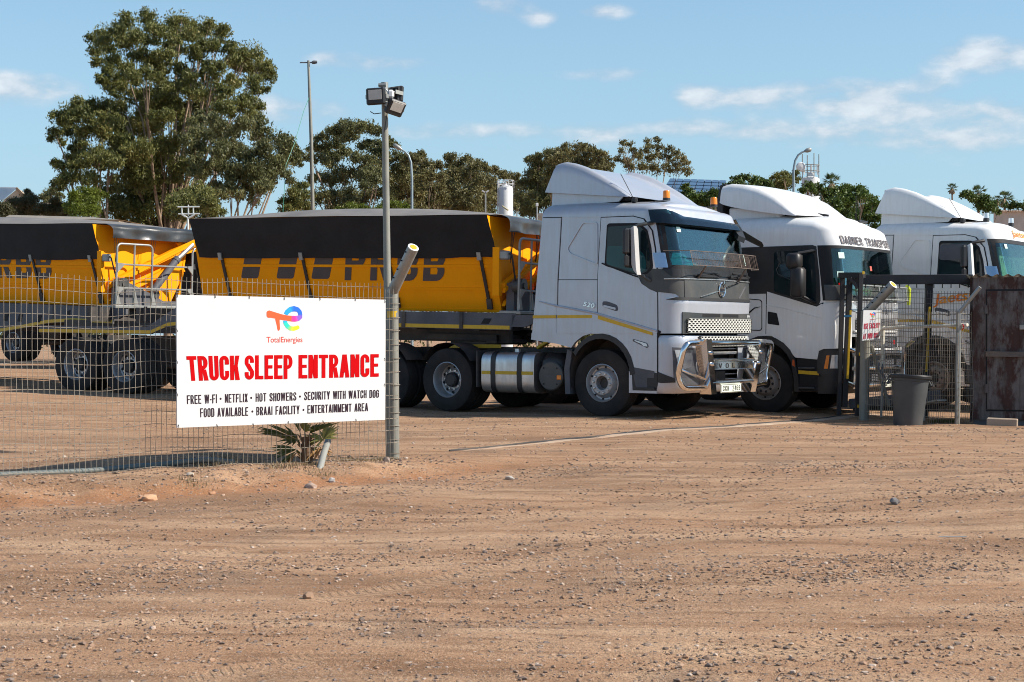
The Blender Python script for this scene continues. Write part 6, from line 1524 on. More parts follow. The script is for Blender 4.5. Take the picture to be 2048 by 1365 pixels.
# ---- right-hand fence with gate post, prop, sleeved rail
rf = thing('wire_fence', 'wire mesh fence between the gate post and the rusty shed', 'fence', (0, 0, 0))
q0, q1 = Vector((5.60, 25.15, 0)), Vector((6.68, 23.70, 0)); dr_ = (q1 - q0)
z0 = gz0(q0.x, q0.y)
B('gate_post', MB().tube([(q0.x, q0.y, z0 - .05), (q0.x + .03, q0.y, z0 + 1.74)], .078, 20), M['concpost'], rf, ang=50)
e1 = Vector((q0.x + .03, q0.y, z0 + 1.70)); d1 = Vector((.34, -.32, .43)).normalized(); a1 = B('angled_arm', MB().tube([e1, e1 + d1 * .66], .073, 20), M['steel'], rf, ang=50)
B('arm_cap', MB().tube([e1 + d1 * .658, e1 + d1 * .668], .073, 20), M['signwhite'], a1); B('cap_dot', MB().tube([e1 + d1 * .665, e1 + d1 * .672], .048, 16), M['tape'], a1)
mb = MB()
for k in range(5):
    q = e1 + d1 * (.12 + .115 * k) + Vector((-.055, -.045, .01)); mb.tube([q, q + Vector((-.014, -.01, .004))], .010, 6)
B('arm_holes', mb, M['seam'], a1)
z1 = gz0(q1.x, q1.y)
B('fence_post', MB().bar((q1.x, q1.y, z1 - .05), (q1.x + .02, q1.y, z1 + 1.72), .065, .065, .01, (0, 1, 0)), M['steel'], rf); a2 = Vector((q1.x + .02, q1.y, z1 + 1.70)); d2 = Vector((.27, -.15, .38)).normalized()
B('angled_arm', MB().tube([a2, a2 + d2 * .50], .030, 14), M['steel'], rf, ang=50)
w1 = B('wire_mesh', wire_panel((q0.x, q0.y - .09, 0), (q1.x, q1.y - .05, 0), 1.72, 1.70, 44, 17, 5.0, .0032), M['wire'], rf, recalc=False, ang=0); w1['kind'] = 'stuff'
w2 = B('wire_mesh', wire_panel((q1.x, q1.y - .04, 0), (7.0, 24.02, 0), 1.70, 1.70, 7, 17, 6.0, .0032), M['wire'], rf, recalc=False, ang=0); w2['kind'] = 'stuff'
mb = MB(); mb.bar(at(1742, 690, 25.3), at(1778, 812, 25.4), .075, .055, .01, (1, 0, 0)); B('slanted_prop', mb, M['concpost'], rf)
rp = MB(); rp.tube([at(1762, 658, 24.95), at(1795, 655, 24.7), at(1850, 653.5, 24.3), at(1918, 651, 23.75), at(1935, 650, 23.6)], .026, 8); rp.tube([at(1766, 652, 24.95), at(1765, 735, 24.95)], .032, 8); B('sleeved_rail', rp, M['rope'], rf)
mb = MB().tube([at(1765, 730, 24.95), at(1762.5, 835, 24.95)], .020, 8); B('thin_stake', mb, M['steel'], rf)
mb = MB(); P = [(1759, 725), (1757, 738), (1765, 750), (1768, 760), (1762, 770), (1769, 772), (1771, 757), (1763, 742), (1766, 728)]; mb.tube([at(x, y, 24.85) for x, y in P], .013, 6); mb.tube([at(1769, 765, 24.85), at(1776, 757, 24.8), at(1782, 740, 24.8)], .012, 6); B('chain_hook', mb, M['slate'], rf)
mb = MB().tube([at(1925, 648, 23.6), at(1928, 656, 23.6), at(1924, 660, 23.6)], .008, 5); B('red_tie', mb, M['red'], rf)
# ---- small sign on the gate post
ss = thing('warning_sign', 'small white USE FACILITY AT OWN RISK plate on the gate post', 'sign', (0, 0, 0))
Ys = 24.80; cs = [at(1724, 682, Ys - .06), at(1760, 677.5, Ys + .10), at(1763, 621, Ys + .10), at(1727, 621, Ys - .06)]
ns = (cs[1] - cs[0]).cross(cs[3] - cs[0]).normalized()
if ns.y > 0: ns = -ns
B('sign_board', MB().prism(cs, -ns * .006), M['signwhite'], ss)
f_ = lambda u0, u1, v0, v1, o=.003: (lambda u, v, o2=0.0: (cs[0].lerp(cs[1], u0 + (u1 - u0) * u)).lerp(cs[3].lerp(cs[2], u0 + (u1 - u0) * u), v0 + (v1 - v0) * v) + ns * (o + o2))
dr = mat('plate_red_text', (.50, .02, .05), .5)
print_block('plate_lettering', 'USE FACILITY', dr, ss, f_(.06, .94, .38, .565), .46, .17, .13, .10); print_block('plate_lettering', 'AT OWN RISK', dr, ss, f_(.05, .93, .045, .225), .46, .17, .13, .10)
logo('brand_emblem', ss, None, f_(.36, .64, .76, .94)); print_text('brand_lettering', 'TotalEnergies', dr, ss, f_(.36, .64, .67, .71), .008)

# ---- rubbish bin
bp = gp(1810, 844); bn = Vector((5.90, 23.55, gz0(5.90, 23.55)))
bt_ = thing('rubbish_bin', 'large dark grey plastic bin leaning beside the fence', 'bin', bn, (R(-1.5), R(3.5), 0))
r0, r1, hh = .205, .28, .76
B('bin_body', MB().lathe([(0.0, .0), (r0, .0), (r0 + .005, .02), (r1 - .012, hh - .09), (r1 - .004, hh - .085), (r1 - .002, hh - .05), (r1 + .006, hh - .05), (r1 + .02, hh - .045), (r1 + .022, hh - .005), (r1 + .012, hh), (r1 - .008, hh - .004), (r1 - .018, hh - .03), (r0 - .012, .03), (0, .03)], n=48, axis='z'), M['bin'], bt_, ang=35)
B('bin_rim', MB().lathe([(r1 + .014, hh - .050), (r1 + .030, hh - .045), (r1 + .033, hh - .01), (r1 + .020, hh + .006), (r1 + .0, hh + .002), (r1 + .0, hh - .02)], n=48, axis='z', closed=True), M['black'], bt_, ang=40)
for s_ in (-1, 1):
    mb = MB(); mb.tube([Vector((s_ * (r1 + .015), -.07, hh - .07)), Vector((s_ * (r1 + .05), -.05, hh - .14)), Vector((s_ * (r1 + .05), .05, hh - .14)), Vector((s_ * (r1 + .015), .07, hh - .07))], .013, 6); B('handle', mb, M['bin'], bt_)

# ---- rusty steel shed
A_ = Vector((6.97, 24.05, 0)); dS = Vector((.955, -.295, 0)).normalized(); nS = Vector((-dS.y, dS.x, 0))
if nS.y > 0: nS = -nS
sh_ = thing('steel_shed', 'rust-streaked steel store with corrugated roof edge and bolted door', 'shed', (0, 0, 0))
hS = 2.20; bz = -.05
def shp(u, z, o): return A_ + dS * u + nS * o + Vector((0, 0, z + bz))
B('side_wall', MB().patch([(0, .04), (0, hS), (3.2, hS), (3.2, .04)], shp, 0, .04), M['rust'], sh_)
B('end_wall', MB().prism([A_ + Vector((0, 0, bz)), A_ - nS * 2.4 + Vector((0, 0, bz)), A_ - nS * 2.4 + Vector((0, 0, hS + bz)), A_ + Vector((0, 0, hS + bz))], dS * .04), M['rust'], sh_)
B('end_wall', MB().prism([A_ + dS * 3.2 + Vector((0, 0, bz)), A_ + dS * 3.2 - nS * 2.4 + Vector((0, 0, bz)), A_ + dS * 3.2 - nS * 2.4 + Vector((0, 0, hS + bz)), A_ + dS * 3.2 + Vector((0, 0, hS + bz))], dS * -.04), M['rust'], sh_)
door = B('door', MB().patch([(.255, .20), (.255, 1.99), (1.3, 1.99), (1.3, .20)], shp, .022, .02), M['rust'], sh_)
mb = MB()
for o in ([(.232, .20), (.232, 2.01), (.25, 2.01), (.25, .20)], [(.232, 1.995), (.232, 2.018), (1.3, 2.018), (1.3, 1.995)], [(.232, .17), (.232, .195), (1.3, .195), (1.3, .17)]): mb.patch(o, shp, .003, .01)
B('door_gap', mb, M['seam'], sh_)
for u in (.48, .72): B('door_seam', MB().patch([(u, .22), (u, 1.97), (u + .014, 1.97), (u + .014, .22)], shp, .027, .01), M['rust'], door)
mb = MB(); mb.patch([(.23, 1.0), (.23, 1.08), (1.2, 1.07), (1.2, .99)], shp, .07, .05); B('door_bar', mb, mat('grey_rusty_bar', (.115, .095, .085), .8, 0, .2, 4, .3, 30, 0, .4), door)
mb = MB(); mb.patch([(.72, 1.41), (.72, 1.48), (.84, 1.48), (.84, 1.41)], shp, .05, .03); B('padlock_hasp', mb, M['steel'], door)
mb = MB()
for k in range(2): mb.patch([(.215, .45 + 1.2 * k), (.215, .58 + 1.2 * k), (.265, .58 + 1.2 * k), (.265, .45 + 1.2 * k)], shp, .035, .03)
B('hinge', mb, M['rust'], door)
def rf_(u, v): return A_ + dS * (-.06 + 3.4 * u) + nS * (.07 - 2.6 * v) + Vector((0, 0, hS + bz + .030 + .016 * math.cos(u * 3.4 / .076 * math.pi * 2 / 1.0 * .5)))
B('corrugated_roof', MB().grid(rf_, 360, 2), mat('green_grey_sheet', (.30, .36, .33), .5, .3, .15, 6, 0, 60, 0, .3), sh_, ang=60, recalc=False)
B('base_skid', MB().patch([(.05, -.04), (.05, .05), (3.2, .05), (3.2, -.04)], shp, -.03, .1), M['slate'], sh_)
k0 = gp(1966, 846); k1 = gp(2019, 849)
tag(B('concrete_block', MB().bar((6.90, 22.95, gz0(6.90, 22.95) + .05), (7.30, 22.80, gz0(7.30, 22.80) + .05), .16, .12, .012), M['concrete']), 'short concrete kerb block lying before the rusty shed', 'block')
# steel bits seen low through the right-hand fence
mb = MB(); mb.bar(at(1800, 818, 25.0), at(1884, 801, 24.2), .20, .03, .004); mb.bar(at(1843, 842, 24.6), at(1844, 818, 24.6), .09, .09, 0, (0, 1, 0)); tag(B('steel_bench', mb, M['steel']), 'low galvanised bench of flat steel behind the fence', 'bench')
mb = MB(); mb.bar(at(1700, 808, 25.9), at(1884, 790, 25.2), .12, .16, .01); tag(B('steel_channel', mb, M['slate']), 'grey steel channel lying behind the gate wire', 'beam')

# ---- hose and pipe stake
hp = [(-40, 955), (0, 953), (120, 951.5), (200, 947), (270, 941.5), (310, 935), (350, 927), (390, 921.5), (430, 920.5), (455, 925), (470, 934)]
pts = []
for x, y in hp:
    r = ray(x, y); k = 14.05 + (x / 470) * 1.25; p = Vector((r.x * k, k, 0)); zg = H + r.z * k; p.z = max(zg, gz0(p.x, p.y) + .015); pts.append(p)
sm = []
for i in range(len(pts) - 1):
    for t in range(5): sm.append(pts[i].lerp(pts[i + 1], t / 5))
for _ in range(3): sm = [sm[0]] + [(sm[i - 1] + sm[i] * 2 + sm[i + 1]) / 4 for i in range(1, len(sm) - 1)] + [sm[-1]]
tag(B('hose', MB().tube(sm, .027, 10), M['hose'], ang=60), 'thick grey-green hose humped along the bottom of the fence', 'hose')
s0, s1 = gp(636, 936), at(656, 882, 15.85)
tag(B('pipe_stake', MB().tube([s0 + Vector((0, 0, -.05)), s0.lerp(s1, .55), s1], .033, 12), M['pvc'], ang=60), 'pale plastic pipe leaning out of the ground beside the palm', 'pipe')
l0, l1 = gp(1878, 1077), gp(1934, 1077)
tag(B('paper_strip', MB().bar(l0 + Vector((0, 0, .012)), l1 + Vector((0, 0, .012)), .012, .004), M['signwhite']), 'thin white strip of litter on the gravel at right', 'litter')
# ---------------------------------------------------------------- vegetation
LM = {'gum': leafmat('gum_leaves', (.045, .06, .017), (.215, .21, .06), .34, (.31, .25, .085)),
      'gumblue': leafmat('blue_gum_leaves', (.05, .06, .024), (.20, .195, .075), .32, (.27, .22, .10)),
      'gumdry': leafmat('dry_gum_leaves', (.062, .06, .025), (.22, .195, .075), .32, (.29, .225, .10)),
      'lime': leafmat('bright_bush_leaves', (.05, .075, .010), (.17, .20, .022), .35),
      'ficus': leafmat('ficus_leaves', (.02, .042, .01), (.12, .17, .03), .28),
      'olive': leafmat('olive_bush_leaves', (.035, .040, .018), (.14, .13, .06), .3),
      'palm': leafmat('palm_leaves', (.025, .045, .015), (.12, .16, .05), .3)}
def leaf_cloud(blobs, n_per_r2, ll, lw, seed, droop=.5, sub_n=13, fill=.62):
    """blobs (x,y,z,r): each a puffy cluster built of smaller tufts of leaf-shaped faces"""
    rg = np.random.default_rng(seed); Vs = []
    for x, y, z, r in blobs:
        d = rg.normal(size=(sub_n, 3)); d /= np.linalg.norm(d, axis=1)[:, None]; d[:, 2] = d[:, 2] * .85 + .12
        rad = r * rg.uniform(.35, .82, sub_n)[:, None]
        sc = np.array([x, y, z]) + d * rad * np.array([1, 1, .85]); sr = r * rg.uniform(.26, .44, sub_n)
        r = r * 1.36; n = max(60, int(n_per_r2 * 3.14 * r * r / (ll * lw * .5))); k = rg.integers(0, sub_n, n)
        e = rg.normal(size=(n, 3)); e /= np.linalg.norm(e, axis=1)[:, None]
        u = rg.random(n) ** (1 / 3.0) * fill + (1 - fill) * rg.random(n) ** .3
        p = sc[k] + e * (u * sr[k])[:, None] * np.array([1.0, 1.0, .8])
        lo = rg.random(n) < .30; p[lo] = np.array([x, y, z]) + (e * (rg.random(n) ** .5 * r * .9)[:, None] * np.array([1, 1, .85]))[lo]
        ax = rg.normal(size=(n, 3)); ax[:, 2] -= droop * 2; ax /= np.linalg.norm(ax, axis=1)[:, None]
        w = np.cross(ax, rg.normal(size=(n, 3))); w /= np.linalg.norm(w, axis=1)[:, None]
        L = ll * rg.uniform(.6, 1.35, n)[:, None]; Wd = lw * rg.uniform(.7, 1.3, n)[:, None]
        Vs.append(np.stack([p - ax * L * .5, p + w * Wd * .5, p + ax * L * .5, p - w * Wd * .5], 1).reshape(-1, 3))
    V = np.concatenate(Vs); Q = np.arange(len(V)).reshape(-1, 4)
    return V, Q
def px_blobs(lst, Y, seed, spread, sc=1.0):
    rg = np.random.default_rng(seed); o = []
    for x, y, r in lst:
        rr = r * Y / F * sc; yy = Y + rg.normal() * spread; p = at(x, y, Y); p2 = at(x, y, yy); o.append((p2.x, p2.y, p2.z, rr * 1.12 * yy / Y))
    return o
def tree(name, label, lst, Y, lm, base_px, seed, spread=1.6, dens=2.4, ll=.13, lw=.042, bark='bark', trunk_r=.22, droop=.55, group='trees beyond the truck yard', cat='tree', forks=None, sub_n=13, vis_branch=.45, fill=.62, airy=False):
    rg = random.Random(seed)
    bl = px_blobs(lst, Y, seed, spread)
    bl0 = list(bl)
    for x, y, z, r in bl0:
        if airy: continue
        for _ in range(3):
            a = rg.uniform(0, 6.28); bl.append((x + math.cos(a) * r * .85, y + rg.uniform(-1.2, 1.6) * r * 1.5, z + math.sin(a) * r * .6 - .22 * r, r * rg.uniform(.5, .8)))
    b0 = at(base_px, HY, Y); b0.z = 0.0; trunk_r *= .48
    t = thing(name, label, cat, b0, group=group)
    V, Q = leaf_cloud(bl, dens, ll, lw, seed, droop, sub_n, fill); V = V - np.array(tuple(b0))
    cr = link('crown', np_mesh('crown', V, Q, LM[lm]), None, t)
    mb = MB(); zs = [b[2] for b in bl]; zt = max(zs); zl = min(zs)
    cx = sum(b[0] for b in bl) / len(bl) - b0.x; h = zt
    forks = forks or [(0, .35 * h), ]
    trunk_top = Vector((cx * .5, 0, h * .42))
    tp = [Vector((0, 0, -.2)), Vector((cx * .12, .1, h * .16)), Vector((cx * .3, 0, h * .30)), trunk_top]
    mb.tube(tp, [trunk_r * 1.25, trunk_r, trunk_r * .85, trunk_r * .7], 8)
    for x, y, z, r in bl0:
        if rg.random() > vis_branch: continue
        e = Vector((x, y, z)) - b0; e.z += r * .1
        f = min(1.0, max(.25, (e.z / h) * .75)); k = f * 3; i = min(int(k), 2); s_ = tp[i].lerp(tp[i + 1], min(1, k - i))
        if s_.z > e.z - .3: s_ = tp[1].lerp(tp[2], .3)
        d = e - s_; m1 = s_ + d * .38 + Vector((rg.uniform(-.3, .3), rg.uniform(-.3, .3), d.length * .06)); m2 = s_ + d * .72 + Vector((rg.uniform(-.25, .25), rg.uniform(-.2, .2), d.length * .05))
        q = trunk_r * rg.uniform(.30, .48) * min(1.2, .4 + d.length / 6)
        mb.tube([s_, m1, m2, e], [q, q * .75, q * .5, q * .2], 6)
        for _ in range(2):
            a = Vector((rg.uniform(-1, 1), rg.uniform(-1, .4), rg.uniform(.1, 1))).normalized() * r * .8; mb.tube([m2, m2.lerp(e, .5) + a * .4, e + a * .7], [q * .36, q * .24, q * .08], 5)
    B('trunk', mb, M[bark], t, ang=60, recalc=False)
    return t
Z = lambda s, ox, oy: (lambda l: [(ox + x / s, oy + y / s, r / s) for x, y, r in l])
zA = Z(3.012, 0, 0)
tall = zA([(1000, 330, 50), (980, 440, 55), (880, 450, 58), (1060, 300, 50), (1180, 350, 50), (1290, 410, 55), (1180, 570, 58), (650, 450, 45), (1010, 620, 55), (1200, 660, 62), (1080, 520, 50), (1110, 700, 55), (1330, 660, 60), (760, 140, 70), (890, 110, 62), (1070, 145, 80), (1230, 180, 72), (1340, 200, 52), (640, 215, 68), (600, 275, 60), (800, 240, 75), (950, 200, 55), (1130, 225, 62), (1280, 285, 66), (1395, 300, 55), (1500, 335, 85), (1590, 400, 55), (1440, 400, 55), (1535, 500, 58), (1580, 545, 24), (600, 385, 36), (700, 385, 58), (612, 490, 36), (920, 370, 62), (855, 330, 50), (760, 450, 55), (1100, 425, 55), (1150, 485, 52), (1240, 430, 48), (690, 530, 66), (800, 590, 75), (900, 560, 62), (990, 525, 52), (1250, 560, 85), (1330, 540, 55), (1390, 490, 45), (1480, 625, 75), (1560, 650, 44), (960, 650, 62), (1060, 605, 50), (700, 650, 70), (780, 760, 85), (900, 780, 70), (1000, 720, 60), (1130, 640, 55), (860, 890, 70), (960, 880, 70), (850, 970, 85), (950, 970, 80), (760, 960, 85), (800, 1060, 95), (900, 1060, 85), (1060, 850, 55), (1100, 1010, 80), (1060, 1130, 75), (700, 1130, 80), (790, 1190, 95), (900, 1180, 95), (1000, 1250, 90), (690, 1240, 80), (860, 1280, 80), (760, 870, 70), (1120, 760, 50), (720, 780, 60)])
tree('gum_tree', 'tallest gum tree, broad open crown against the sky at the left', tall, 62, 'gum', 335, 21, 2.0, 2.3, 0.136, 0.045, trunk_r=.34)
left = zA([(470, 610, 34), (400, 680, 56), (340, 705, 44), (330, 805, 46), (400, 785, 58), (490, 690, 66), (560, 660, 56), (620, 640, 52), (640, 730, 70), (560, 780, 68), (680, 850, 60), (480, 860, 58), (440, 960, 56), (335, 985, 32), (370, 1100, 42), (520, 960, 66), (600, 930, 66), (650, 970, 64), (420, 1080, 50), (380, 1010, 40), (700, 950, 50), (540, 1060, 50)])
tree('gum_tree', 'dark gum tree on the left flank of the tallest gum, orange trunk showing', left, 60, 'gum', 224, 22, 1.3, 2.3, 0.136, 0.045, trunk_r=.26)
right = zA([(1230, 720, 62), (1240, 810, 66), (1180, 880, 58), (1320, 750, 62), (1400, 800, 62), (1480, 760, 62), (1580, 785, 66), (1680, 845, 66), (1740, 905, 56), (1768, 965, 36), (1700, 980, 66), (1600, 920, 75), (1500, 950, 75), (1400, 900, 75), (1330, 880, 55), (1640, 1035, 66), (1730, 1055, 40), (1550, 1060, 75), (1450, 1060, 75), (1300, 1000, 62), (1380, 1020, 62), (1220, 1000, 60), (1400, 1140, 66), (1500, 1150, 62), (1600, 1130, 50), (1300, 1120, 40)])
tree('gum_tree', 'lower gum tree right of the tallest gum with pale forked stems', right, 56, 'gumblue', 437, 23, 1.4, 2.3, 0.130, 0.045, trunk_r=.22)
tree('round_bush', 'dense rounded bush under the tall gums, behind the white pipe rack', zA([(1180, 1160, 75), (1110, 1200, 75), (1230, 1190, 62), (1270, 1235, 55), (1060, 1230, 60), (1180, 1260, 80), (1280, 1290, 60)]), 52, 'gum', 392, 24, .8, 2.3, 0.112, 0.042, trunk_r=.08, cat='bush', group='bushes beyond the truck yard')
zB = Z(3.657, 560, 100)
tree('gum_tree', 'spreading gum tree behind the tall lamp mast', zB([(400, 595, 56), (480, 560, 56), (560, 560, 56), (650, 565, 56), (700, 600, 46), (330, 655, 48), (280, 722, 50), (210, 770, 40), (350, 722, 52), (430, 660, 52), (520, 640, 52), (620, 700, 52), (700, 700, 48), (790, 655, 38), (840, 700, 36), (480, 755, 55), (380, 800, 66), (300, 790, 46), (560, 800, 66), (660, 820, 76), (740, 760, 56), (850, 780, 56), (222, 950, 36), (330, 940, 66), (430, 900, 64), (540, 900, 64), (620, 940, 76), (720, 900, 76), (300, 1060, 60), (400, 1050, 70), (500, 1050, 70), (640, 1065, 80), (740, 1040, 80), (840, 880, 76), (420, 1130, 70), (560, 1140, 70)]), 88, 'gumblue', 715, 25, 1.8, 2.3, 0.161, 0.060, trunk_r=.28)
tree('gum_tree', 'gum tree behind the curved street lamp', zB([(1030, 765, 42), (960, 795, 48), (1060, 830, 56), (1140, 845, 42), (1010, 900, 66), (1100, 920, 58), (930, 950, 62), (1160, 930, 38), (1050, 1010, 80), (1130, 1020, 60), (960, 1060, 75), (1080, 1100, 75), (1180, 1110, 60), (1000, 1145, 65), (880, 980, 80), (840, 1090, 80), (900, 860, 60), (930, 1150, 60)]), 92, 'gumdry', 858, 26, 1.8, 2.3, 0.161, 0.060, trunk_r=.22)
tree('gum_tree', 'gum tree left of the white silo', zB([(1250, 800, 46), (1350, 800, 46), (1300, 860, 66), (1390, 860, 56), (1450, 840, 46), (1500, 875, 46), (1250, 920, 66), (1350, 950, 76), (1440, 930, 66), (1520, 955, 56), (1225, 1010, 66), (1310, 1040, 80), (1400, 1050, 75), (1480, 1050, 75), (1240, 1100, 65), (1360, 1120, 75), (1460, 1130, 65), (1290, 1160, 60)]), 98, 'gumdry', 930, 27, 1.6, 2.3, 0.167, 0.060, trunk_r=.22)
tree('gum_tree', 'small gum tree just behind the white silo', zB([(1550, 885, 38), (1600, 905, 38), (1560, 1010, 55), (1640, 925, 38), (1720, 935, 42), (1700, 1000, 52), (1560, 1100, 55), (1640, 1020, 50), (1740, 1080, 55), (1650, 1120, 60)]), 104, 'gumdry', 1004, 28, 1.4, 2.3, 0.167, 0.060, trunk_r=.16)
tree('gum_tree', 'upright gum tree right of the silo, behind the silver cab', zB([(1900, 785, 42), (1840, 805, 38), (1870, 850, 56), (1940, 855, 46), (1830, 920, 56), (1920, 930, 70), (1840, 1010, 70), (1930, 1030, 80), (1785, 970, 38), (1800, 1090, 75), (1900, 1120, 80), (1985, 765, 54), (2030, 835, 58), (1980, 900, 60), (2010, 1000, 70), (2020, 1120, 70), (1800, 1160, 50)]), 82, 'gumblue', 1078, 29, 1.5, 2.3, 0.149, 0.054, trunk_r=.22)
zC = Z(3.938, 980, 250)
tree('gum_tree', 'domed gum tree above the silver roof deflector', zC([(520, 232, 46), (600, 195, 52), (690, 175, 46), (780, 195, 46), (860, 235, 46), (920, 285, 46), (560, 270, 58), (660, 260, 68), (760, 270, 68), (840, 310, 58), (480, 272, 38), (620, 330, 68), (720, 340, 68), (900, 350, 55), (520, 350, 60), (800, 390, 70), (660, 420, 70)]), 78, 'gumdry', 1150, 30, 1.2, 2.3, 0.136, 0.051, trunk_r=.22)
tree('gum_tree', 'thin airy gum tree with wispy top right of the domed one', zC([(1050, 145, 33), (1100, 155, 33), (1130, 205, 38), (1040, 205, 33), (1010, 270, 38), (1080, 290, 48), (1160, 260, 48), (1240, 135, 36), (1310, 125, 36), (1250, 190, 46), (1330, 182, 42), (1200, 222, 42), (1280, 260, 56), (1360, 250, 42), (1410, 202, 42), (1470, 222, 38), (1420, 272, 46), (1500, 262, 42), (1540, 302, 38), (1560, 372, 42), (1480, 350, 55), (1400, 350, 55), (1300, 345, 58), (1200, 335, 58), (1100, 335, 48)]), 84, 'gumdry', 1300, 31, 1.3, 2.0, 0.149, 0.051, trunk_r=.20, sub_n=9, airy=True)
zD = Z(3.368, 1440, 270)
tree('shade_tree', 'bright green shade tree behind the second roof deflector', zD([(90, 300, 26), (160, 300, 36), (225, 312, 36), (285, 318, 34), (335, 330, 30), (130, 345, 44), (240, 350, 48), (320, 370, 40), (60, 340, 30), (180, 390, 60), (300, 410, 60)]), 72, 'ficus', 1500, 32, 1.0, 2.3, 0.124, 0.060, 'barkgrey', trunk_r=.15, droop=.1)
tree('shade_tree', 'clipped green tree seen between silver deflector and solar roof', zC([(1560, 525, 42), (1600, 562, 40), (1680, 560, 42), (1750, 552, 42), (1540, 490, 30), (1640, 620, 60), (1740, 620, 60), (1560, 640, 60), (1800, 600, 50)]), 66, 'ficus', 1402, 33, .8, 2.3, 0.112, 0.054, 'barkgrey', trunk_r=.12, droop=.1)
tree('gum_tree', 'small dark gum behind the right street lamp', zD([(380, 278, 28), (430, 266, 28), (510, 266, 28), (460, 300, 38), (400, 312, 38), (530, 300, 18), (450, 340, 45), (380, 350, 40)]), 92, 'gum', 1575, 34, .8, 2.3, 0.136, 0.054, trunk_r=.15)
tree('shade_tree', 'big dense fig tree between the second and third cabs', zD([(600, 352, 38), (660, 355, 38), (720, 402, 48), (790, 402, 56), (860, 372, 42), (920, 372, 42), (970, 392, 38), (830, 432, 58), (900, 442, 58), (980, 442, 48), (1040, 442, 36), (760, 462, 48), (860, 502, 58), (960, 512, 58), (1040, 512, 48), (920, 562, 58), (1020, 572, 48), (830, 552, 38), (780, 520, 50), (900, 620, 60), (1020, 640, 50)]), 60, 'ficus', 1700, 35, 1.2, 2.3, 0.112, 0.054, 'barkgrey', trunk_r=.2, droop=.1)
tree('shade_tree', 'green bush right of the third roof deflector', zD([(1690, 412, 36), (1800, 462, 46), (1780, 430, 36), (2030, 478, 40), (1870, 522, 22), (1960, 480, 36), (1740, 450, 40), (1650, 400, 30), (1830, 500, 40)]), 70, 'ficus', 1965, 36, .8, 2.3, 0.112, 0.054, 'barkgrey', trunk_r=.12, droop=.1)
zE = Z(10.24, 0, 360)
tree('round_bush', 'bright yellow-green bush at the foot of the left gum', zE([(1700, 250, 140), (1550, 350, 140), (1850, 290, 140), (1700, 450, 190), (1500, 480, 110), (1950, 420, 130), (1650, 620, 200), (1880, 600, 180), (1480, 620, 110), (2000, 300, 120)]), 56, 'lime', 172, 37, .6, 2.3, 0.074, 0.036, 'barkgrey', trunk_r=.08, droop=.1, cat='bush', group='bushes beyond the truck yard')
tree('gum_tree', 'small faraway gum tree over the ruined walls at left', zE([(960, 260, 90), (1100, 230, 90), (1220, 320, 75), (920, 370, 72), (1060, 380, 110), (1180, 420, 80), (980, 450, 70)]), 100, 'gumblue', 104, 38, .8, 2.3, 0.124, 0.048, trunk_r=.13)
tree('wispy_bush', 'feathery olive bush in front of the gabled house', zE([(570, 250, 70), (600, 330, 100), (480, 420, 130), (620, 450, 150), (380, 520, 150), (560, 580, 170), (300, 620, 150), (700, 600, 130), (440, 670, 130), (180, 560, 100)]), 64, 'olive', 52, 39, .8, 2.3, 0.136, 0.021, 'barkgrey', trunk_r=.06, droop=-.5, cat='bush', group='bushes beyond the truck yard')
tree('wispy_bush', 'feathery olive bush against the broken pale wall', zE([(1100, 440, 90), (1040, 560, 120), (1180, 570, 120), (1000, 660, 110), (1150, 660, 120), (860, 650, 90), (1340, 560, 90), (1300, 660, 100)]), 64, 'olive', 108, 40, .8, 2.3, 0.124, 0.021, 'barkgrey', trunk_r=.06, droop=-.5, cat='bush', group='bushes beyond the truck yard')
tree('wispy_bush', 'olive bush cut by the left photo edge', zE([(60, 520, 110), (40, 620, 130), (-100, 560, 160), (120, 660, 110), (-120, 680, 150)]), 58, 'olive', -5, 41, .6, 2.3, 0.112, 0.030, 'barkgrey', trunk_r=.06, droop=0, cat='bush', group='bushes beyond the truck yard')
tree('round_bush', 'low yellow-green bush behind the pale trailer roof, left of the pole', zB([(520, 1160, 50), (600, 1165, 40), (440, 1175, 40), (680, 1180, 40)]), 70, 'lime', 705, 42, .5, 2.3, 0.093, 0.042, 'barkgrey', trunk_r=.05, droop=.1, cat='bush', group='bushes beyond the truck yard')
tree('round_bush', 'low yellow-green bush right of the floodlight pole', zB([(830, 1140, 46), (780, 1155, 46), (890, 1150, 46), (930, 1165, 36), (720, 1170, 36), (840, 1190, 50)]), 70, 'lime', 788, 43, .5, 2.3, 0.093, 0.042, 'barkgrey', trunk_r=.05, droop=.1, cat='bush', group='bushes beyond the truck yard')
tree('round_bush', 'leafy bush between the right-hand gum and the tall mast', zB([(160, 1010, 50), (130, 1060, 56), (190, 1070, 50), (110, 1140, 60), (190, 1150, 56), (60, 1100, 50), (40, 1170, 50)]), 66, 'gum', 597, 44, .6, 2.3, 0.112, 0.042, 'barkgrey', trunk_r=.08, cat='bush', group='bushes beyond the truck yard')
tree('round_bush', 'grey-green bushes filling under the distant gums', zB([(1200, 1150, 60), (1100, 1170, 55), (1300, 1170, 55), (1400, 1165, 50), (1500, 1170, 50), (1840, 1175, 50), (1750, 1160, 46), (980, 1170, 50)]), 110, 'gumblue', 890, 45, 1.0, 2.3, 0.149, 0.060, 'barkgrey', trunk_r=.1, cat='bush', group='bushes beyond the truck yard')

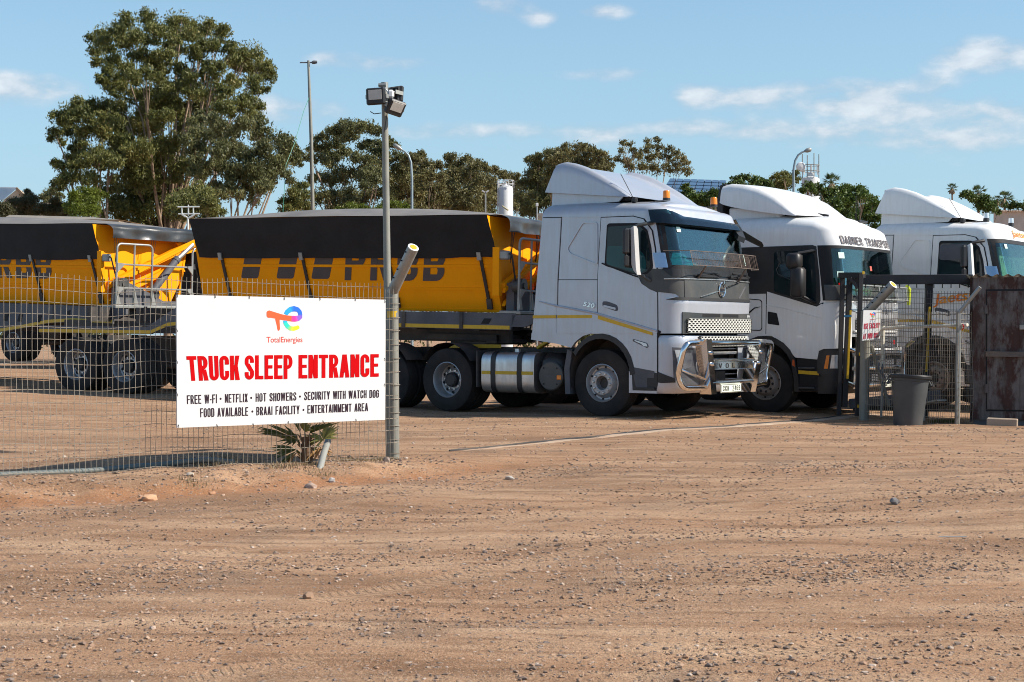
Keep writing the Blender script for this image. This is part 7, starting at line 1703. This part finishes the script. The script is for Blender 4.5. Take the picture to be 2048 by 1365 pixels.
def palm_tree(label, px, py, rpx, Y, seed, skirt=True):
    rg = random.Random(seed); c = at(px, py, Y); b = Vector((c.x, c.y, 0)); r = rpx * Y / F
    t = thing('palm_tree', label, 'palm', b, group='fan palms behind the trucks')
    mb = MB(); n = 30; h = c.z
    for k in range(n):
        a = rg.uniform(0, 6.28); el = rg.uniform(-.5, 1.25); d = Vector((math.cos(a) * math.cos(el), math.sin(a) * math.cos(el), math.sin(el))); L = r * rg.uniform(.45, .62)
        s_ = Vector((0, 0, h)) + d * L; 
        sd_ = d.cross(Vector((0, 0, 1))).normalized(); up = sd_.cross(d)
        for q in range(11):
            th = (q / 10 - .5) * 2.3; dd = (d * math.cos(th) + sd_ * math.sin(th)).normalized(); tip = s_ + dd * r * .55 * (1 - .25 * abs(th)) - Vector((0, 0, r * .10 * (1 + abs(th)))); m_ = s_.lerp(tip, .5) + up * r * .02; w_ = sd_ * math.cos(th) * r * .03 - d * math.sin(th) * r * .03
            mb.add([s_, m_ + w_, tip, m_ - w_], [(0, 1, 2, 3)])
        mb.tube([Vector((0, 0, h)), s_], r * .015, 4, False)
    B('crown', mb, LM['palm'], t, recalc=False, ang=0)
    tr = MB(); tr.tube([(0, 0, -.1), (.05, 0, h * .5), (0, 0, h)], [r * .16, r * .12, r * .12], 10); B('trunk', tr, M['palmtrunk'], t)
    if skirt:
        mb = MB()
        for k in range(90):
            a = rg.uniform(0, 6.28); p = Vector((math.cos(a) * r * .12, math.sin(a) * r * .12, h - rg.uniform(.02, .25) * r)); q = p + Vector((math.cos(a) * r * .34, math.sin(a) * r * .34, -r * rg.uniform(.35, .75))); w_ = Vector((-math.sin(a), math.cos(a), 0)) * r * .06
            mb.add([p - w_, p + w_, q + w_, q - w_], [(0, 1, 2, 3)])
        B('dead_fronds', mb, mat('dry_frond', (.36, .26, .16), .9, 0, .25, 5), t, recalc=False, ang=0)
zp = lambda x, y: (1440 + x / 3.368, 270 + y / 3.368)
for lb, x, y, r, Y, s_ in (('fan palm rising right of the pale telecom tank', 752, 325, 24, 70, 1), ('small fan palm head left of the telecom tank', 590, 345, 15, 68, 2), ('fan palm just above the third roof deflector', 1562, 362, 13, 84, 3), ('tallest fan palm right of the third roof deflector', 1738, 395, 21, 78, 4), ('fan palm with tan skirt near the right edge', 1915, 430, 20, 76, 5), ('fan palm between the tallest palm and the skirted one', 1865, 440, 12, 80, 6)):
    palm_tree(lb, *zp(x, y), r, Y, s_)

# ---- young fan palm growing through the fence
pl = gp(610, 927); yp = thing('palm_plant', 'young fan palm with some dry fronds growing at the fence foot', 'palm', (pl.x, pl.y + .05, pl.z))
def fan(par, base, tip, wdir, L, n, spread, m, name='frond', bend=.12, seed=1):
    rg = random.Random(seed); base = Vector(base); tip = Vector(tip); d = (tip - base).normalized(); w = Vector(wdir).normalized(); w = (w - d * w.dot(d)).normalized(); up = w.cross(d)
    mb = MB(); mb.tube([base, base.lerp(tip, .5) + Vector((0, 0, .01)), tip], [.011, .008, .006], 5)
    for k in range(n):
        th = (k / (n - 1) - .5) * spread + rg.uniform(-.05, .05); dd = d * math.cos(th) + w * math.sin(th); l_ = L * (1 - .28 * abs(th) / (spread / 2)) * rg.uniform(.85, 1.05)
        a = tip; m1 = tip + dd * l_ * .5 + up * .01 * rg.uniform(-1, 1); e = tip + dd * l_ + Vector((0, 0, -bend * l_ * rg.uniform(.4, 1.4))); pw = (w * math.cos(th) - d * math.sin(th)) * .0135; fold = up * .006
        mb.add([a, m1 + pw, m1 + fold, m1 - pw, e], [(0, 1, 2), (0, 2, 3), (1, 4, 2), (2, 4, 3)])
    return B(name, mb, m, par, recalc=False, ang=0)
g1 = leafmat('young_palm_green', (.05, .065, .02), (.15, .165, .05), .3); g2 = leafmat('young_palm_yellow', (.22, .21, .06), (.34, .34, .12), .3); g3 = mat('dry_palm_leaf', (.36, .19, .07), .8, 0, .3, 9)
fan(yp, (0, 0, .03), (-.06, .02, .30), (0, 1, .5), .40, 12, 1.9, g1, seed=1)
fan(yp, (0, 0, .05), (-.05, -.02, .24), (-.2, .3, 1), .62, 15, 1.5, g1, seed=2, bend=.05) if 0 else None
def fan_px(b, c, tips, m, name='frond', Yb=None, seed=0):
    """leaflets from a fan centre to tips given in the photograph, each at its own depth"""
    rg = random.Random(seed); Y = (Yb or (pl.y + .05)); o = yp.location
    P = lambda x, y, dy=0: at(x, y, Y + dy) - o
    zp_ = lambda q: (480 + q[0] / 8.533, 830 + q[1] / 8.533)
    cc = P(*zp_(c)); mb = MB(); mb.tube([P(*zp_(b)), P(*zp_(b)).lerp(cc, .5) + Vector((0, 0, .012)), cc], [.012, .010, .007], 5)
    for q in tips:
        e = P(*zp_(q), rg.uniform(-.10, .10)); d = e - cc; w = d.cross(Vector((rg.uniform(-.3, .3), -1, rg.uniform(-.2, .2)))).normalized() * .013; m1 = cc + d * .5 + Vector((0, -.01, .012)); f_ = Vector((0, -.008, 0))
        mb.add([cc, m1 + w, m1 + f_, m1 - w, e], [(0, 1, 2), (0, 2, 3), (1, 4, 2), (2, 4, 3)])
    return B(name, mb, m, yp, recalc=False, ang=0)
fan_px((1130, 760), (985, 425), [(255, 190), (240, 215), (250, 270), (245, 300), (300, 255), (430, 150), (480, 140), (600, 180), (380, 330), (640, 395), (600, 465), (740, 170), (790, 260), (820, 300), (690, 520), (770, 545), (880, 545), (560, 330), (500, 300), (850, 290), (940, 320)], g1, seed=3)
fan_px((1110, 780), (960, 600), [(420, 570), (480, 590), (545, 520), (590, 545), (540, 620), (600, 650), (520, 700), (560, 770), (640, 560), (700, 545), (760, 560), (620, 700), (720, 620)], g1, seed=4)
fan_px((1120, 760), (960, 620), [(655, 890), (700, 830), (740, 800), (640, 860), (690, 880)], g1, seed=5)
fan_px((1120, 760), (965, 640), [(745, 890), (780, 905), (800, 860), (830, 850)], g3, 'dry_frond', seed=6)
fan_px((1130, 740), (1105, 300), [(1010, 130), (1040, 100), (1080, 60), (1120, 50), (1160, 90), (1195, 140), (1220, 200), (1260, 250), (1230, 150)], g2, seed=7)
fan_px((1140, 740), (1190, 320), [(1260, 165), (1330, 140), (1400, 135), (1480, 130), (1560, 128), (1620, 122), (1300, 230), (1340, 190), (1730, 120)], g1, seed=8)
fan_px((1160, 760), (1420, 420), [(1485, 140), (1540, 130), (1600, 140), (1650, 150), (1690, 180), (1700, 230), (1660, 300), (1690, 330), (1700, 400), (1360, 260), (1430, 190), (1500, 300), (1570, 370)], g2, seed=9)
fan_px((1160, 760), (1410, 420), [(1100, 350), (1130, 380), (1190, 300), (1215, 330), (1280, 440), (1240, 430), (1180, 530), (1110, 580), (1300, 340), (1180, 480)], g2, seed=10)
fan_px((1170, 770), (1390, 590), [(1600, 660), (1560, 700), (1540, 720), (1480, 680), (1560, 640)], g3, 'dry_frond', seed=11)
fan_px((1170, 770), (1380, 560), [(1270, 780), (1250, 800), (1300, 740), (1330, 640), (1310, 700), (1180, 720), (1120, 780)], g3, 'dry_frond', seed=12)
mb = MB(); mb.tube([(0, 0, -.03), (.008, 0, .12), (0, 0, .26)], [.045, .05, .035], 10); mb.tube([(.03, 0, .0), (.05, .01, .14)], [.035, .03], 8)
for k in range(26): a = random.random() * 6.28; z_ = random.uniform(.02, .24); mb.tube([Vector((math.cos(a) * .04, math.sin(a) * .04, z_)), Vector((math.cos(a) * .085, math.sin(a) * .085, z_ + random.uniform(.02, .08)))], [.012, .004], 4)
B('trunk', mb, M['palmtrunk'], yp)
# ---- grass
def grass(label, spots, n, h, m, seed):
    rg = random.Random(seed); mb = MB()
    for (px, py, rx) in spots:
        c = gp(px, py)
        for k in range(n):
            x = c.x + rg.gauss(0, rx); y = c.y + rg.gauss(0, rx * .8); z = gz(x, y); a = rg.uniform(0, 6.28); hh = h * rg.uniform(.4, 1.2); l_ = hh * rg.uniform(.2, .9); w = .004
            d = Vector((math.cos(a), math.sin(a), 0)); s_ = Vector((-d.y, d.x, 0)) * w
            p = Vector((x, y, z - .005)); mb.add([p - s_, p + s_, p + d * l_ * .5 + Vector((0, 0, hh * .8)) + s_ * .6, p + d * l_ + Vector((0, 0, hh)), p + d * l_ * .5 + Vector((0, 0, hh * .8)) - s_ * .6], [(0, 1, 2, 4), (4, 2, 3)])
    tag(B('grass', mb, m, recalc=False, ang=0), label, 'grass', kind='stuff')
grass('low green grass growing beside the shed base', [(1884, 846, .07), (1892, 846, .06), (1873, 847, .06), (1905, 846, .05)], 140, .06, leafmat('green_grass', (.08, .10, .03), (.24, .25, .08), .3), 3)
grass('dry weeds and litter along the foot of the fence', [(600, 936, .10), (640, 938, .10), (560, 937, .08), (740, 922, .12), (700, 922, .08), (770, 920, .05), (420, 948, .10), (450, 948, .12), (385, 952, .08)], 110, .045, leafmat('dry_weeds', (.20, .14, .08), (.34, .25, .14), .3), 4)

# ---------------------------------------------------------------- poles, tanks, buildings beyond
def lathe_part(name, prof, m, par, n=24): return B(name, MB().lathe(prof, n=n, axis='z'), m, par, ang=40)
def pole_at(px, y0, Y):
    p = at(px, y0, Y); return Vector((p.x, p.y, 0)), p
b, p = pole_at(623, 425, 58); tp = at(617, 122, 58)
t = thing('lamp_mast', 'tall slender mast with a short crossarm between two gum trees', 'mast', b)
bb_ = at(628, 425, 58) - b; base = Vector((bb_.x + .08, 0, -.2)); B('mast_tube', MB().tube([base, bb_.lerp(tp - b, .5), tp - b], [.085, .066, .045], 12), M['concpost'], t, ang=60)
mb = MB(); mb.bar(at(600, 126, 58) - b, at(627, 126, 58) - b, .04, .04); B('crossarm', mb, M['slate'], t)
mb = MB(); mb.tube([at(624, 126, 58) - b, at(628, 125.5, 58) - b, at(634.5, 125, 58) - b], [.05, .07, .05], 8); B('lamp_head', mb, M['slate'], t)
B('guy_wire', MB().tube([at(619, 195, 58) - b, at(608, 222, 57) - b, at(590, 285, 56) - b, at(572, 330, 55) - b, at(566, 425, 55) - b], .010, 4), mat('green_wire', (.03, .22, .15), .5), t)
def street_lamp(label, path, Y, r, headw, m=None):
    b = Vector((at(*path[0], Y).x, Y, 0)); t = thing('street_lamp', label, 'street lamp', b, group='street lamps beyond the yard')
    pts = [Vector((0, 0, -.2))] + [at(x, y, Y) - b for x, y in path]
    B('lamp_post', MB().tube(pts, [r * 1.3] + [r * (1.15 - .5 * k / len(path)) for k in range(len(path))], 10), m or M['steel'], t, ang=60)
    e = pts[-1]; d = (pts[-1] - pts[-2]).normalized(); B('lamp_head', MB().tube([e - d * .05, e + d * headw * .3, e + d * headw * .8, e + d * headw], [r * .8, r * 2.0, r * 1.9, r * .7], 10), M['steel'], t, ang=60)
grp = mat('pale_blue_post', (.26, .32, .35), .45, .2)
street_lamp('curved blue-grey street lamp behind the yellow trailer', [(824, 420), (824, 360), (822, 325), (817, 311), (810, 304), (802, 299)], 62, .045, .36, grp)
street_lamp('curved pale street lamp above the second cab', [(1587, 390), (1587, 340), (1590, 322), (1596, 311), (1604, 305), (1610, 303)], 70, .05, .30, grp)
b, _ = pole_at(971, 420, 88); t = thing('yard_lamp', 'short twin-headed lamp post left of the white silo', 'lamp post', b)
B('lamp_post', MB().tube([(0, 0, -.1), at(971, 384, 88) - b], .045, 8), M['steel'], t); mb = MB()
for s_ in (-1, 1): mb.bar(at(971 + s_ * 1.2, 385, 88) - b, at(971 + s_ * 7, 381.5, 88) - b, .16, .07)
B('lamp_head', mb, M['signwhite'], t)
b, _ = pole_at(1074, 430, 74); t = thing('yard_lamp', 'thin post with white lamp behind the silver cab', 'lamp post', b); B('lamp_post', MB().tube([(0, 0, -.1), at(1074, 412, 74) - b], .035, 8), M['steel'], t); B('lamp_head', MB().box(at(1074, 410, 74) - b, (.12, .12, .16), .02), M['signwhite'], t)
# silo
b, _ = pole_at(1012, 420, 90); r = .40; k = F / 90; zt = at(0, 373, 90).z
t = thing('silo', 'white cylindrical silo with a railed top', 'silo', b)
lathe_part('tank', [(r, 0), (r, zt - .12), (r * .8, zt), (r * .15, zt + .10), (.05, zt + .2), (0, zt + .2)], M['signwhite'], t, 28)
for z_ in (1.2, 2.6, 4.0, 5.4, 6.8): B('tank_band', MB().lathe([(r + .002, z_), (r + .012, z_ + .02), (r + .002, z_ + .04)], n=28, axis='z'), M['white'], t)
mb = MB(); rz = zt - .1
for q in range(10): a = q * .628; mb.tube([(r * 1.12 * math.cos(a), r * 1.12 * math.sin(a), rz), (r * 1.12 * math.cos(a), r * 1.12 * math.sin(a), rz + .42)], .014, 5)
for z_ in (.22, .42): mb.tube([(r * 1.12 * math.cos(a), r * 1.12 * math.sin(a), rz + z_) for a in [q * .314 for q in range(20)]], .014, 5, closed=True)
mb.tube([(-r * 1.2, -.1, 0), (-r * 1.2, -.1, rz + .4)], .018, 5); mb.tube([(-r * 1.08, -.1, 0), (-r * 1.08, -.1, rz + .4)], .018, 5); B('top_railing', mb, M['signwhite'], t)
B('outlet_pipe', MB().tube([at(1005, 413, 89.3) - b, at(1016, 421, 89.0) - b], .05, 8), mat('cream_pipe', (.55, .48, .28), .6), t)
# telecom tank
b, _ = pole_at(1621, 380, 105); r = 17.5 * 105 / F; zt = at(0, 357, 105).z
t = thing('water_tower', 'pale round tank topped with antennas and railing', 'tower', b); lathe_part('tank', [(r, 0), (r, zt - .1), (r * .95, zt), (r * .45, zt + .12), (r * .4, zt + .35), (0, zt + .42)], mat('pale_concrete_tank', (.60, .60, .59), .8, 0, .06), t, 32)
mb = MB()
for q in range(8): a = q * math.pi / 4 + .2; mb.tube([(r * math.cos(a), r * math.sin(a), zt), (r * math.cos(a), r * math.sin(a), zt + (1.0 if q % 2 else 1.6))], .035, 5)
for z_ in (.45, .85): mb.tube([(r * math.cos(a), r * math.sin(a), zt + z_) for a in [q * .314 for q in range(20)]], .025, 5, closed=True)
B('top_railing', mb, M['steel'], t)
mb = MB()
for x in (1608, 1622, 1635): mb.tube([at(x, 350, 105) - b, at(x, 331, 105) - b], .04, 5); mb.box(at(x, 337, 105) - b, (.12, .12, .5), .02)
mb.lathe([(0, 0), (.25, .03), (.32, .10)], at(1602, 334, 104.5) - b, 'y', 16); B('antenna', mb, M['signwhite'], t)
# solar roof
t = thing('solar_roof_building', 'building with a sloping roof of dark blue solar panels', 'building', (0, 0, 0))
c0, c1 = at(1318, 392, 100), at(1452, 396, 100); u = (c1 - c0); e0, e1 = at(1340, 358, 112), at(1452, 362, 112)
sp_ = mat('solar_cell', (.010, .028, .075), .18, 0, .15, 3); fr_ = M['alu']
B('roof_deck', MB().prism([c0 + Vector((0, 0, -.05)), c1 + Vector((0, 0, -.05)), e1 + Vector((0, 0, -.05)), e0 + Vector((0, 0, -.05))], (0, 0, -.15)), M['slate'], t); B('wall', MB().prism([c0 + Vector((0, .3, -.2)), c1 + Vector((0, .3, -.2)), e1 + Vector((0, -.3, -1.2)), e0 + Vector((0, -.3, -1.2))], (0, 0, -9)), M['concrete'], t)
pm = None
for j in range(5):
    for i in range(8):
        q = lambda a, b_: c0.lerp(c1, a).lerp(e0.lerp(e1, a), b_)
        a0, a1, b0, b1 = i / 8 + .006, (i + 1) / 8 - .006, j / 5 + .02, (j + 1) / 5 - .02
        B('solar_panel', MB().prism([q(a0, b0), q(a1, b0), q(a1, b1), q(a0, b1)], (0, 0, .05)), sp_, t)
# houses, walls, roofs
beige = mat('beige_plaster', (.50, .40, .29), .9, 0, .15, .8); grroof = mat('grey_sheet_roof', (.62, .61, .59), .6, .2, .1, 1)
t = thing('gabled_house', 'gabled house with grey roof and weathered tan gable at far left', 'house', (0, 0, 0)); Y = 120
g = [at(-2, 420, Y), at(55, 430, Y), at(50, 395, Y), at(34, 378.5, Y), at(5, 402, Y)]
B('gable_wall', MB().prism([at(0, 440, Y), at(52, 440, Y), at(49, 393, Y), at(34, 379, Y), at(8, 400, Y)], (0, 1.2, 0)), beige, t)
B('roof', MB().prism([at(34, 377.5, Y), at(6, 401, Y), at(-70, 401, Y + 6), at(-60, 376, Y + 6)], (0, .2, .12)), grroof, t)
B('roof_edge', MB().bar(at(33, 377, Y - .1), at(50, 394, Y - .1), .2, .18), mat('brown_barge_board', (.2, .14, .09), .8), t)
wl = [(74, 432), (74, 412), (80, 406), (127, 406), (127, 424), (141, 424), (147, 424), (147, 434)]
tag(B('ruined_wall', MB().prism([at(x, y, 96) for x, y in wl], (0, .35, 0)), beige), 'broken pale yellow wall behind the olive bushes', 'wall')
t = thing('low_roof_building', 'long low building with a cream roof edge just over the left trailer', 'building', (0, 0, 0)); B('roof', MB().prism([at(12, 437, 50), at(12, 434, 50), at(20, 430.5, 50), at(180, 434.5, 50), at(240, 440, 50)], (0, 6, .15)), mat('cream_roof', (.66, .58, .48), .8), t); B('wall', MB().prism([at(14, 437, 50.1), at(238, 441, 50.1), at(238, 640, 50.1), at(14, 640, 50.1)], (0, 5, 0)), beige, t)
t = thing('boundary_wall', 'pinkish boundary wall with coping behind the third cab', 'wall', (0, 0, 0)); pk = mat('pink_plaster', (.55, .44, .36), .9); B('wall_face', MB().prism([at(1990, 424, 74), at(2110, 424, 74), at(2110, 660, 74), at(1990, 660, 74)], (0, .25, 0)), pk, t); mb = MB()
for k in range(18): p = at(1992 + 6.5 * k, 422.6, 73.95); mb.box(p, (.10, .30, .07), .01)
B('coping', mb, pk, t)
t = thing('shed_roof', 'far sliver of pale roof right of the silo', 'building', (0, 0, 0)); B('roof', MB().prism([at(1072, 432, 80), at(1078, 427, 80), at(1110, 427, 80), at(1110, 432, 80)], (0, 4, 0)), mat('pale_roof', (.6, .5, .42), .8), t); B('wall', MB().prism([at(1072, 432.2, 80), at(1110, 432.2, 80), at(1110, 665, 80), at(1072, 665, 80)], (0, 3.8, 0)), beige, t)
# pipe rack above the dark trailer
b, _ = pole_at(377, 440, 46); t = thing('pipe_rack', 'white tubular rack on a forked stand above the trailers', 'rack', b); P = lambda x, y: at(x, y, 46) - b
mb = MB(); mb.tube([P(355.5, 414.5), P(399, 414)], .022, 6); mb.tube([P(357, 428.5), P(399, 428)], .022, 6)
for x in (364, 377, 387): mb.tube([P(x, 414), P(x, 428)], .020, 6)
mb.tube([P(377, 410), P(377, 432)], .016, 6); B('rack_frame', mb, M['cream'], t)
mb = MB(); mb.tube([P(364, 429), P(370, 433), P(376, 436), (0, 0, 0)], .03, 6); mb.tube([P(390, 429), P(384, 433), P(378, 436)], .03, 6); B('stand', mb, M['cream'], t)
# trees further off closing the gaps, read as one mass
V, Q = [], []
rgm = np.random.default_rng(5); bl = []
for k in range(130):
    az = rgm.uniform(-.60, .60); Y = rgm.uniform(130, 190); bl.append((math.tan(az) * Y, Y, rgm.uniform(.5, 5.0) * (1 if az < .12 else .8), rgm.uniform(1.6, 3.0)))
V, Q = leaf_cloud(bl, 1.6, .42, .2, 9, .1, 10)
tag(link('far_trees', np_mesh('far_trees', V, Q, LM['gumblue']), None), 'distant belt of trees closing the view behind the yard', 'trees', kind='stuff')
